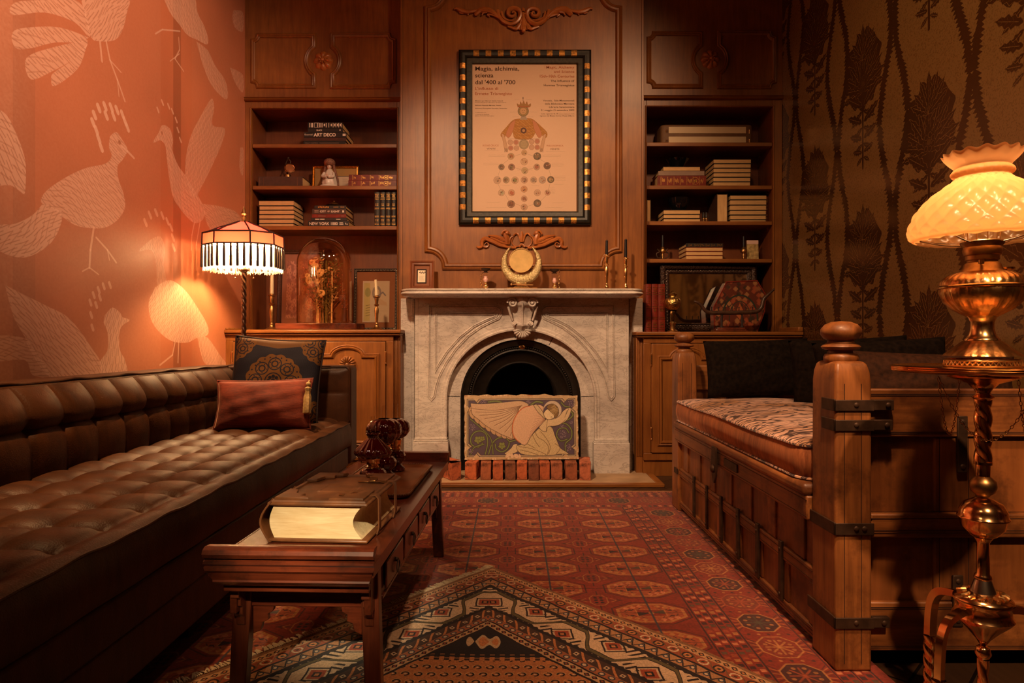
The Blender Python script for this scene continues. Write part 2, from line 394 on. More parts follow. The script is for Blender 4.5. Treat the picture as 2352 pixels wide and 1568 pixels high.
# ------------------------------------------------------------------ numpy pattern drawing (no files are read)
class Img:
    def __init__(s, W, H, rect, base=(0, 0, 0)):
        s.W, s.H = W, H; s.u0, s.u1, s.v0, s.v1 = rect
        s.a = np.ones((H, W, 3), np.float32) * np.array(base, np.float32)
        s.kx = W / (s.u1 - s.u0); s.ky = H / (s.v1 - s.v0)
    def px(s, p): return ((p[0] - s.u0) * s.kx, (p[1] - s.v0) * s.ky)
    def _box(s, x0, x1, y0, y1):
        x0 = int(max(0, math.floor(x0))); x1 = int(min(s.W, math.ceil(x1) + 1)); y0 = int(max(0, math.floor(y0))); y1 = int(min(s.H, math.ceil(y1) + 1))
        if x0 >= x1 or y0 >= y1: return None
        Y, X = np.mgrid[y0:y1, x0:x1].astype(np.float32); return x0, x1, y0, y1, X + .5, Y + .5
    def mask(s, pts):
        q = [s.px(p) for p in pts]; xs = [p[0] for p in q]; ys = [p[1] for p in q]
        b = s._box(min(xs), max(xs), min(ys), max(ys))
        if b is None: return None
        x0, x1, y0, y1, X, Y = b; ins = np.zeros(X.shape, bool)
        for i in range(len(q)):
            ax, ay = q[i]; bx, by = q[i - 1]
            if ay == by: continue
            ins ^= ((Y < ay) != (Y < by)) & (X < (bx - ax) * (Y - ay) / (by - ay) + ax)
        return (x0, x1, y0, y1, X, Y, ins.astype(np.float32))
    def blend(s, m, c, al=1.0):
        x0, x1, y0, y1 = m[:4]; k = (m[6] * al)[..., None]; s.a[y0:y1, x0:x1] = s.a[y0:y1, x0:x1] * (1 - k) + np.array(c, np.float32) * k
    def poly(s, pts, c, al=1.0):
        m = s.mask(pts)
        if m is not None: s.blend(m, c, al)
        return m
    def line(s, pts, wd, c, al=1.0, closed=False):
        q = [s.px(p) for p in pts]
        if closed: q.append(q[0])
        r = wd * (s.kx + s.ky) / 4
        for (ax, ay), (bx, by) in zip(q[:-1], q[1:]):
            b = s._box(min(ax, bx) - r - 1, max(ax, bx) + r + 1, min(ay, by) - r - 1, max(ay, by) + r + 1)
            if b is None: continue
            x0, x1, y0, y1, X, Y = b; dx, dy = bx - ax, by - ay; L = dx * dx + dy * dy + 1e-9
            t = np.clip(((X - ax) * dx + (Y - ay) * dy) / L, 0, 1)
            d = np.hypot(X - ax - t * dx, Y - ay - t * dy)
            s.blend((x0, x1, y0, y1, X, Y, np.clip(r - d + .5, 0, 1)), c, al)
    def disc(s, c0, r, c, al=1.0, r2=0, ry=None):
        cx, cy = s.px(c0); R = r * s.kx; RY = (ry or r) * s.ky
        b = s._box(cx - R - 1, cx + R + 1, cy - RY - 1, cy + RY + 1)
        if b is None: return
        x0, x1, y0, y1, X, Y = b; d = np.hypot((X - cx) / R, (Y - cy) / RY) * R
        k = np.clip(R - d + .5, 0, 1)
        if r2: k *= np.clip(d - r2 * s.kx + .5, 0, 1)
        s.blend((x0, x1, y0, y1, X, Y, k), c, al)
    def rect_(s, x0, x1, y0, y1, c, al=1.0): s.poly([(x0, y0), (x1, y0), (x1, y1), (x0, y1)], c, al)
    def hatch(s, m, ang, sp, c, al=.6, wob=3.0, duty=.35, bend=0):
        if m is None: return
        x0, x1, y0, y1, X, Y, k = m; ca, sa = math.cos(ang), math.sin(ang)
        u = X * ca + Y * sa; v = -X * sa + Y * ca
        L = sp * s.kx; n = np.sin(u / L / 4.7 + v / L / 9) * wob * L * .25 + np.sin(u / L / 2.1 + 1.7) * wob * .08 * L + bend * ((u - u.mean()) ** 2) / s.W
        t = np.abs(((v + n) / L) % 1 - .5) * 2
        brk = (np.sin(u / L / 1.3 + np.floor((v + n) / L) * 2.4) > -.55)
        s.blend((x0, x1, y0, y1, X, Y, k * (t < duty) * brk), c, al)
    def image(s, name, srgb=False):
        im = bpy.data.images.new(name, s.W, s.H, float_buffer=False)
        im.colorspace_settings.name = 'sRGB'
        a = np.clip(s.a, 0, 1); a = np.where(a <= .0031308, a * 12.92, 1.055 * a ** (1 / 2.4) - .055)
        im.pixels.foreach_set(np.dstack([a, np.ones((s.H, s.W), np.float32)]).astype(np.float32).ravel()); im.update(); im.pack(); return im
def noise2(H, W, cell, seed=0, oct=3):
    r = np.random.default_rng(seed); out = np.zeros((H, W), np.float32); amp = 1; tot = 0
    for k in range(oct):
        h = max(2, int(H / cell) + 2); w_ = max(2, int(W / cell) + 2); g = r.random((h + 1, w_ + 1), dtype=np.float32)
        yy = np.linspace(0, h - 1e-3, H, dtype=np.float32); xx = np.linspace(0, w_ - 1e-3, W, dtype=np.float32)
        yi = yy.astype(int); xi = xx.astype(int); fy = (yy - yi)[:, None]; fx = (xx - xi)[None]
        fy = fy * fy * (3 - 2 * fy); fx = fx * fx * (3 - 2 * fx)
        out += amp * ((g[yi][:, xi] * (1 - fx) + g[yi][:, xi + 1] * fx) * (1 - fy) + (g[yi + 1][:, xi] * (1 - fx) + g[yi + 1][:, xi + 1] * fx) * fy)
        tot += amp; amp *= .5; cell = max(2, cell / 2)
    return out / tot
def tex_mat(name, img, axes=None, rect=None, rough=.8, ext='REPEAT', uv=False, space='world', bumpk=0, bd=.002, metal=0, coat=0, sheen=0, interp='Linear', spec=.5):
    m, t, b, o = nt(name); tx = N(t, 'TexImage'); tx.image = img; tx.extension = ext; tx.interpolation = interp
    if uv:
        q = N(t, 'UVMap'); q.uv_map = 'uv'; t.links.new(q.outputs[0], tx.inputs[0])
    else:
        if space == 'world': g = N(t, 'NewGeometry').outputs['Position']
        else: g = N(t, 'TexCoord').outputs['Object']
        sp = N(t, 'SeparateXYZ'); t.links.new(g, sp.inputs[0]); cb = N(t, 'CombineXYZ')
        for k, ax in enumerate(axes):
            mr = N(t, 'MapRange', clamp=False); mr.inputs[1].default_value = rect[2 * k]; mr.inputs[2].default_value = rect[2 * k + 1]
            t.links.new(sp.outputs['XYZ'.index(ax)], mr.inputs[0]); t.links.new(mr.outputs[0], cb.inputs[k])
        t.links.new(cb.outputs[0], tx.inputs[0])
    t.links.new(tx.outputs[0], b.inputs['Base Color']); b.inputs['Roughness'].default_value = rough
    b.inputs['Metallic'].default_value = metal; b.inputs['Coat Weight'].default_value = coat; b.inputs['Sheen Weight'].default_value = sheen
    b.inputs['Specular IOR Level'].default_value = spec
    if bumpk: bump(t, b, tx.outputs[0], bumpk, bd)
    return m, t, b, tx

XL, XR = -1.774, 1.797            # side walls
YB = 4.34; YC = 4.015; YD = 4.62   # bookcase face, counter edge, back of the bookcases
ZC = 3.35
# ---- bird wallpaper (left wall), drawn in wall metres: u = y, v = z
def lw(px, py):
    Y = -XL * F / (1176 - px); return (Y, PZ(py, Y))
def bird_paper():
    W, H = 2100, 2500; u0, u1, v0, v1 = 2.0, 4.45, .55, 3.35
    base = np.array((.56, .175, .075)); im = Img(W, H, (u0, u1, v0, v1), base)
    n = noise2(H, W, 420, 3, 3); f = noise2(H, W, 7, 5, 2)
    im.a *= (.82 + .36 * n)[..., None]
    # pale rubbed patches, stripes
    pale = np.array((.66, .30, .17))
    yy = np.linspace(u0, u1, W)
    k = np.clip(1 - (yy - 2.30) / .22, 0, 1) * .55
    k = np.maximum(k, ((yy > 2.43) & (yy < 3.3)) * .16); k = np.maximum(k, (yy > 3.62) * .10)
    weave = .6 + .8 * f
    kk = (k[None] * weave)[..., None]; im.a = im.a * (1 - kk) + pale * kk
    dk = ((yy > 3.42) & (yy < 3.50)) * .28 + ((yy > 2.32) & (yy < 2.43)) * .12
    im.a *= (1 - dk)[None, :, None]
    C = (.86, .50, .33); D = (.42, .14, .06)
    z = lambda pts: [lw(x / 1.742, y / 1.742) for x, y in pts]
    def body(pts, ang, al=.62, sp=.013, dens=.28, d2=None):
        q = smooth_path([(*p, 0) for p in z(pts + [pts[0]])], 4); q = [(p.x, p.y) for p in q]
        m = im.poly(q, C, al)
        if m is not None:
            im.hatch(m, ang, sp, D, .55, duty=dens); im.hatch(m, ang + .35, sp * 1.6, D, .35, duty=dens * .8, wob=5)
        return m
    def ln(pts, w_=.006, c=C, al=.6): im.line(z(pts), w_, c, al)
    # 1 bird in the top left corner with fanned tail
    body([(320, -20), (510, -20), (505, 60), (490, 120), (460, 160), (400, 165), (365, 150), (340, 60)], .9)
    for pts in ([(340, 40), (360, 150), (300, 90), (180, 50), (50, 60), (60, 10), (180, 0), (300, 0)], [(355, 150), (240, 110), (110, 110), (50, 130), (60, 190), (115, 195), (220, 170), (320, 170)],
                [(350, 160), (250, 180), (130, 215), (100, 255), (125, 318), (200, 290), (290, 240), (345, 190)], [(350, 175), (290, 240), (215, 290), (205, 318), (215, 345), (270, 312), (320, 262)]):
        body(pts, 2.9, .6, .016, .3)
    ln([(400, 165), (408, 245)], .012); ln([(425, 165), (440, 240), (470, 320), (500, 405)], .01); ln([(440, 240), (485, 290)], .006); ln([(470, 320), (476, 385)], .006)
    # 2 bird cut by the top edge
    body([(650, -20), (770, -20), (790, 50), (815, 100), (832, 150), (828, 178), (790, 160), (750, 140), (715, 95), (680, 50)], -1.1)
    body([(785, 165), (830, 200), (860, 260), (900, 320), (912, 370), (905, 398), (870, 370), (840, 330), (815, 270), (800, 220)], -1.1, .5)
    ln([(720, 125), (650, 118), (622, 135)], .008); ln([(715, 150), (718, 200), (700, 235), (735, 285)], .008); ln([(718, 215), (680, 245)], .005)
    # 3 standing bird, middle left
    body([(440, 545), (465, 528), (490, 560), (510, 600), (490, 640), (470, 665), (475, 720), (493, 770), (500, 830), (470, 880), (420, 910), (360, 912), (300, 900), (240, 860), (205, 830), (165, 810), (175, 775), (215, 740), (280, 700), (350, 670), (420, 655), (447, 625), (436, 590)], -.55)
    ln([(488, 585), (510, 605), (536, 632)], .012)
    body([(170, 815), (245, 850), (235, 920), (190, 985), (100, 1030), (0, 1005), (-40, 940), (0, 900), (60, 895), (130, 860)], .5, .7)
    ln([(375, 912), (362, 1000), (358, 1070)], .012); ln([(358, 1070), (330, 1085)], .006); ln([(358, 1070), (395, 1098)], .006); ln([(385, 950), (430, 1000), (465, 1050)], .009); ln([(430, 1000), (438, 1040)], .006)
    for x, y in ((405, 590), (395, 555), (385, 520), (372, 490), (378, 460), (395, 432), (420, 425), (425, 462), (445, 430), (455, 465), (468, 440), (490, 458), (500, 485), (510, 510)):
        ln([(x - 4, y - 11), (x + 4, y + 11)], .022, C, .75)
    im.disc(lw(478 / 1.742, 570 / 1.742), .010, D, .8)
    # 4 bird with a raised wing
    body([(640, 560), (612, 570), (635, 530), (650, 500), (680, 515), (692, 560), (690, 600), (712, 660), (740, 700), (790, 780), (820, 840), (810, 880), (780, 892), (750, 870), (710, 820), (690, 780), (675, 700), (668, 640), (660, 580)], -1.0, .55)
    body([(740, 700), (745, 620), (765, 540), (800, 470), (845, 395), (857, 430), (850, 500), (900, 515), (885, 580), (850, 660), (810, 740), (775, 790)], 1.1, .5, .011)
    body([(810, 815), (880, 825), (940, 845), (968, 880), (962, 905), (900, 925), (860, 930), (830, 900)], -.4, .5)
    ln([(778, 890), (768, 940), (765, 1000)], .009); ln([(800, 890), (785, 980), (785, 1080)], .009)
    for x, y in ((632, 440), (650, 410), (675, 425), (690, 445), (705, 480), (712, 520), (722, 560)): ln([(x - 3, y - 8), (x + 3, y + 8)], .014, C, .6)
    im.disc(lw(648 / 1.742, 532 / 1.742), .009, D, .7)
    # 5 wings low on the left
    body([(20, 1140), (80, 1170), (180, 1220), (260, 1260), (310, 1310), (360, 1380), (400, 1440), (430, 1490), (300, 1520), (200, 1510), (120, 1400), (100, 1350), (60, 1280), (40, 1220)], -.75, .6, .014)
    body([(-30, 1340), (90, 1350), (140, 1400), (200, 1500), (130, 1500), (100, 1440), (-30, 1440)], -.2, .5)
    # 6 head low in the middle
    body([(420, 1260), (450, 1230), (480, 1250), (490, 1268), (520, 1280), (492, 1300), (478, 1330), (480, 1400), (500, 1440), (505, 1500), (420, 1500), (400, 1450), (430, 1400), (430, 1330), (415, 1290)], 1.2, .7)
    for x, y in ((370, 1310), (365, 1260), (362, 1210), (375, 1180), (395, 1160), (415, 1145), (440, 1140), (385, 1220), (400, 1190)): ln([(x - 3, y - 9), (x + 3, y + 9)], .016, C, .6)
    # 7 plump bird, low right
    body([(620, 1150), (680, 1120), (740, 1160), (790, 1230), (830, 1300), (830, 1340), (790, 1350), (750, 1370), (690, 1365), (640, 1330), (605, 1280), (595, 1210)], .9, .7)
    body([(790, 1350), (830, 1350), (880, 1420), (905, 1460), (830, 1460), (805, 1420)], 1.2, .6)
    body([(600, 960), (640, 945), (660, 990), (655, 1060), (665, 1130), (630, 1140), (625, 1060), (605, 1000), (555, 1005)], 1.2, .35)
    ln([(700, 1370), (690, 1420), (640, 1460)], .01); ln([(715, 1370), (712, 1450)], .01)
    for x, y in ((582, 890), (600, 860), (625, 850), (650, 862), (670, 885), (685, 910), (692, 950), (695, 990)): ln([(x - 4, y - 10), (x + 4, y + 10)], .02, C, .55)
    # 8 wing at the left border, pieces at the right border
    body([(-60, 440), (0, 440), (40, 480), (75, 560), (90, 600), (103, 660), (100, 770), (80, 765), (40, 740), (-60, 720)], -.8, .7, .016)
    body([(935, 40), (972, 50), (972, 125), (940, 110), (930, 70)], 1, .5); body([(920, 270), (972, 300), (972, 370), (940, 330)], 1, .45)
    body([(962, 590), (975, 600), (972, 700), (958, 670)], 1, .45)
    # linen weave
    Y, X = np.mgrid[0:H, 0:W]; wv = .96 + .05 * ((X + Y) % 4 < 2) + .05 * (f - .5)
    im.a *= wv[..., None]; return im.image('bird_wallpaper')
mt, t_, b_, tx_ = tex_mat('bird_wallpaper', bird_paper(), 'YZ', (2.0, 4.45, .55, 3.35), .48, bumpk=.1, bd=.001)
MAT['birdpaper'] = mt

# ---- damask (right wall): tile repeated, dark silhouettes on metallic ground
def damask():
    W, H = 1100, 960; tw, th = .76, .66
    im = Img(W, H, (0, tw, 0, th), (0, 0, 0))
    Wt = (1, 1, 1); rr = random.Random(3)
    def fan(cx, cy, R, a0, a1, n, wdt=.02, al=1):
        for i in range(n):
            a = a0 + (a1 - a0) * i / (n - 1); L = R * (.8 + .2 * math.cos((i / (n - 1) - .5) * PI * 2))
            tip = (cx + L * math.cos(a), cy + L * math.sin(a)); pa = a + PI / 2
            q = [(cx, cy), (cx + .35 * L * math.cos(a) + wdt * math.cos(pa), cy + .35 * L * math.sin(a) + wdt * math.sin(pa)), (cx + .8 * L * math.cos(a) + wdt * .9 * math.cos(pa), cy + .8 * L * math.sin(a) + wdt * .9 * math.sin(pa)), tip,
                 (cx + .8 * L * math.cos(a) - wdt * .9 * math.cos(pa), cy + .8 * L * math.sin(a) - wdt * .9 * math.sin(pa)), (cx + .35 * L * math.cos(a) - wdt * math.cos(pa), cy + .35 * L * math.sin(a) - wdt * math.sin(pa))]
            im.poly(q, Wt, al)
            im.line([(cx + .3 * L * math.cos(a), cy + .3 * L * math.sin(a)), (cx + .9 * L * math.cos(a), cy + .9 * L * math.sin(a))], .0022, (.35, .35, .35), 1)
    def leafy(cx, cy, L, a, wd):
        n = 9; ca, sa = math.cos(a), math.sin(a); up = []; dn = []
        for i in range(n + 1):
            t = i / n; ww = wd * math.sin(PI * min(1, t * .92 + .08)) * (1 if i % 2 else .62); x = L * t
            up.append((cx + x * ca - ww * sa, cy + x * sa + ww * ca)); dn.append((cx + x * ca + ww * sa, cy + x * sa - ww * ca))
        im.poly(up + dn[::-1], Wt); im.line(up + dn[::-1], .0022, (.05, .05, .05), .9); im.line([(cx + .15 * L * ca, cy + .15 * L * sa), (cx + .85 * L * ca, cy + .85 * L * sa)], .0022, (.05, .05, .05), 1)
        for t in (.3, .5, .7):
            for q in (-1, 1): im.line([(cx + L * t * ca, cy + L * t * sa), (cx + L * (t + .1) * ca - q * wd * .6 * sa, cy + L * (t + .1) * sa + q * wd * .6 * ca)], .0012, (.3, .3, .3), 1)
    def motif(cx, cy):
        im.poly([(cx + .13 * math.cos(t) * (.9 + .1 * math.cos(t * 9)), cy + .10 + .155 * math.sin(t) * (.92 + .08 * math.sin(t * 11))) for t in np.linspace(0, 2 * PI, 60)], Wt, .85)
        for i in range(11):
            a = PI / 2 + (i - 5) * .33; leafy(cx, cy + .03, .165 - .004 * abs(i - 5), a, .022)
        for i in range(7):
            a = PI / 2 + (i - 3) * .36; leafy(cx, cy + .14, .135 - .010 * abs(i - 3), a, .019)
        for sx in (-1, 1):
            b = 0 if sx > 0 else PI
            for k, (yy, L, w_) in enumerate(((-.03, .125, .022), (-.09, .110, .020), (-.15, .09, .018), (-.20, .065, .014))):
                leafy(cx + sx * .008, cy + yy, L, b + sx * (.55 - .1 * k), w_); leafy(cx + sx * .006, cy + yy - .02, L * .7, b - sx * .5, w_ * .7)
        im.line([(cx, cy - .26), (cx, cy + .1)], .010, Wt)
        for q in range(7): im.disc((cx + .022 * math.cos(q * .9), cy + .05 + .022 * math.sin(q * .9)), .013, Wt); im.disc((cx + .022 * math.cos(q * .9), cy + .05 + .022 * math.sin(q * .9)), .010, (.3, .3, .3), 1, r2=.007)
        im.disc((cx, cy + .05), .010, (.3, .3, .3))
        for k in range(9):
            a = k * PI / 8; im.disc((cx + .060 * math.cos(a), cy + .06 + .060 * math.sin(a)), .0045, (.3, .3, .3))
    for cx, cy in ((tw * .25, .14), (tw * .25, .14 + th), (tw * .75, .14 + th / 2), (tw * .75, .14 - th / 2), (tw * .75, .14 + 1.5 * th), (tw * .25, .14 - th)): motif(cx, cy)
    for s0 in (0, .5, 1.0):                         # jagged ogee ribbons between the columns
        for sgn in (-1, 1):
            for k in range(46):
                v = k / 46 * th; u = s0 * tw + sgn * (.045 + .035 * math.cos(2 * PI * v / th + (0 if s0 != .5 else PI))) 
                im.poly([(u - .017 - rr.random() * .012, v - .005), (u + rr.random() * .004, v + .018), (u + .017 + rr.random() * .012, v - .005), (u, v - .010)], Wt)
    f = noise2(H, W, 5, 11, 2); im.a = np.clip(im.a + (f[..., None] - .5) * .28, 0, 1)
    return im.image('damask')
def damask_mat():
    mt, t, b, tx = tex_mat('damask_wallpaper', damask(), 'YZ', (2.02, 3.08, .05, .97), .4)
    tx.image.colorspace_settings.name = 'Non-Color'
    t.links.new(ramp(t, tx.outputs[0], [(.15, (.26, .135, .042)), (.55, (.16, .070, .020)), (.85, (.105, .042, .012))]), b.inputs['Base Color'])
    r = N(t, 'MapRange'); r.inputs[3].default_value = .27; r.inputs[4].default_value = .17; t.links.new(tx.outputs[0], r.inputs[0]); t.links.new(r.outputs[0], b.inputs['Roughness'])
    r2 = N(t, 'MapRange'); r2.inputs[3].default_value = .25; r2.inputs[4].default_value = .55; t.links.new(tx.outputs[0], r2.inputs[0]); t.links.new(r2.outputs[0], b.inputs['Metallic'])
    b.inputs['Specular IOR Level'].default_value = .7
    n = N(t, 'TexNoise', i_Scale=55, i_Detail=4.0); t.links.new(coords(t), n.inputs[0])
    mx = N(t, 'Mix', data_type='FLOAT', i_0=.5); t.links.new(tx.outputs[0], mx.inputs[2]); t.links.new(n.outputs[0], mx.inputs[3])
    bump(t, b, mx.outputs[0], .12, .0010); return mt
MAT['damask'] = damask_mat()

# ---- carpets
KN = np.array
def red_carpet():
    u0, u1, v0, v1 = -2.2, .98, .4, 3.62
    W, H = 1900, 2100; R0 = (.205, .021, .009); im = Img(W, H, (u0, u1, v0, v1), R0)
    im.a *= (.75 + .5 * noise2(H, W, 300, 1, 2) * np.ones((H, W)))[..., None]
    ab = noise2(H, 8, 14, 2, 2)[:, :1]; im.a *= (.86 + .28 * ab)[..., None]
    cr = (.40, .155, .048); dk = (.022, .012, .014); gr = (.07, .05, .03); orr = (.30, .055, .020); bl = (.03, .035, .05); pk = (.50, .17, .08)
    def octa(cx, cy, a, b, k=.42): return [(cx - a, cy - b * k), (cx - a, cy + b * k), (cx - a * k, cy + b), (cx + a * k, cy + b), (cx + a, cy + b * k), (cx + a, cy - b * k), (cx + a * k, cy - b), (cx - a * k, cy - b)]
    cols = [.425 - .2955 * i for i in range(9)]; rows = [3.161 - .195 * j for j in range(14)]
    fx0 = cols[-1] - .148; 
    for cx in cols:
        for cy in rows:
            a, b = .104, .069
            im.line(octa(cx, cy, a + .012, b + .010), .004, dk, .85, True)
            im.poly(octa(cx, cy, a, b), cr, .85)
            im.poly(octa(cx, cy, a - .010, b - .010), orr, .9)
            for sx in (-1, 1):
                for sy in (-1, 1):
                    c_ = cr if sx * sy > 0 else pk
                    for q in range(3):
                        x = cx + sx * (.028 + .022 * q); y = cy + sy * (.046 - .008 * q)
                        im.poly([(x - .010, y), (x, y + sy * .016), (x + .010, y), (x, y - sy * .008)], c_, .95)
                        im.line([(x, y - sy * .01), (x + sx * .008, y - sy * .022)], .003, dk, .9)
                    im.disc((cx + sx * .062, cy + sy * .020), .006, dk if q else cr, .8)
            im.poly([(cx - .044, cy - .024), (cx + .044, cy - .024), (cx + .044, cy + .024), (cx - .044, cy + .024)], R0, .95)
            im.line([(cx - .044, cy - .024), (cx + .044, cy - .024), (cx + .044, cy + .024), (cx - .044, cy + .024)], .0035, cr, .9, True)
            for sx in (-1, 1): im.poly([(cx, cy), (cx + sx * .042, cy + sx * .022), (cx + sx * .042, cy - sx * .006)], gr if sx > 0 else dk, .95)
            im.disc((cx, cy), .009, cr)
    for i, cx in enumerate(cols): im.line([(cx, rows[-1] - .1), (cx, rows[0] + .08)], .006, bl, .95)
    for cy in rows: im.line([(fx0, cy), (cols[0] + .13, cy)], .0032, dk, .8)
    for i in range(len(cols) + 1):
        cx = cols[0] + .148 - .2955 * i
        if i == 0: continue
        for j in range(len(rows)):
            cy = rows[j] - .0975
            im.line(octa(cx, cy, .028, .040, .5), .0035, cr, .8, True)
            for k in (-1, 0, 1):
                im.disc((cx - .009, cy + k * .019), .006, dk); im.disc((cx + .009, cy + k * .019), .006, dk)
            for sx in (-1, 1):
                im.line([(cx + sx * .03, cy), (cx + sx * .075, cy)], .004, dk, .85); im.line([(cx + sx * .04, cy + .014), (cx + sx * .055, cy), (cx + sx * .04, cy - .014)], .0035, cr, .7)
                im.line([(cx + sx * .055, cy + .010), (cx + sx * .07, cy), (cx + sx * .055, cy - .010)], .0035, dk, .7)
            im.line([(cx, cy - .075), (cx, cy - .045)], .004, dk, .8); im.line([(cx, cy + .075), (cx, cy + .045)], .004, dk, .8)
    # borders
    rr = random.Random(5)
    def checker(x0, x1, y0, y1, step, horiz):
        n = int(((x1 - x0) if horiz else (y1 - y0)) / step)
        for k in range(n):
            p = (x0 if horiz else y0) + k * step; c = (dk, cr, orr, gr, dk, pk)[k % 6]
            if horiz: im.rect_(p, p + step * .62, y0, y1, c, .85)
            else: im.rect_(x0, x1, p, p + step * .62, c, .85)
    def band(x): # vertical band of little squares
        im.rect_(x - .024, x + .024, .4, 3.52, R0, 1); im.rect_(x - .026, x - .022, .4, 3.52, dk, .9); im.rect_(x + .022, x + .026, .4, 3.52, dk, .9)
        checker(x - .019, x - .004, .4, 3.52, .026, False); checker(x + .003, x + .018, .412, 3.52, .026, False)
    im.rect_(.565, .98, .4, 3.62, R0, .9)
    for x in (.575, .622, .828, .875): band(x)
    def medal(cx, cy, k):
        c_ = (cr, dk, orr, gr)[k % 4]; a, b = .054, .060
        im.poly(octa(cx, cy, a, b), dk if k % 2 else (.16, .03, .015), .8 if k % 4 != 0 else .35)
        im.line(octa(cx, cy, a, b), .005, cr if k % 4 in (0, 3, 1) else orr, .9, True)
        for q in range(8):
            an = q * PI / 4; im.line([(cx, cy), (cx + .036 * math.cos(an), cy + .040 * math.sin(an))], .006, c_ if k % 4 != 1 else orr, .8)
            im.disc((cx + .036 * math.cos(an + .39), cy + .040 * math.sin(an + .39)), .006, cr, .7)
        for q in range(9):
            t = -1 + q / 4; 
            for sx in (-1, 1): im.line([(cx + sx * (a + .004), cy + t * .034), (cx + sx * (a + .020), cy + t * .052)], .0035, cr if q % 2 else dk, .7)
        for q in range(5):
            im.disc((cx + (q - 2) * .028, cy + .0766), .005, cr if q % 2 else dk, .8)
    for k in range(20): medal(.725, 3.15 - .1535 * k, k + 3)
    # top border
    im.rect_(-2.2, .98, 3.27, 3.62, R0, .92)
    for y in (3.285, 3.50, 3.545):
        im.rect_(-2.2, .9, y - .022, y + .022, R0, 1); im.rect_(-2.2, .9, y - .024, y - .020, dk, .9); checker(-2.2, .9, y - .014, y + .013, .026, True)
    for k in range(20): medal(.725 - .170 * k, 3.395, k + 2)
    for k in range(260):
        x = -2.2 + k * .0125; im.line([(x, 3.575), (x + .006, 3.59), (x + .012, 3.575)], .0035, (dk, cr, pk)[k % 3], .7)
    im.rect_(-2.2, .98, 3.598, 3.62, (.42, .17, .05), .85)
    f = noise2(H, W, 3, 9, 1); im.a *= (.72 + .56 * f)[..., None]
    return im.image('red_carpet')
mt, t_, b_, tx_ = tex_mat('red_turkmen_carpet', red_carpet(), 'XY', (-2.2, .98, .4, 3.62), .92, 'EXTEND', bumpk=.5, bd=.003, sheen=.25, spec=.2)
MAT['carpet'] = mt
RUGW, RUGL = 1.30, 2.10
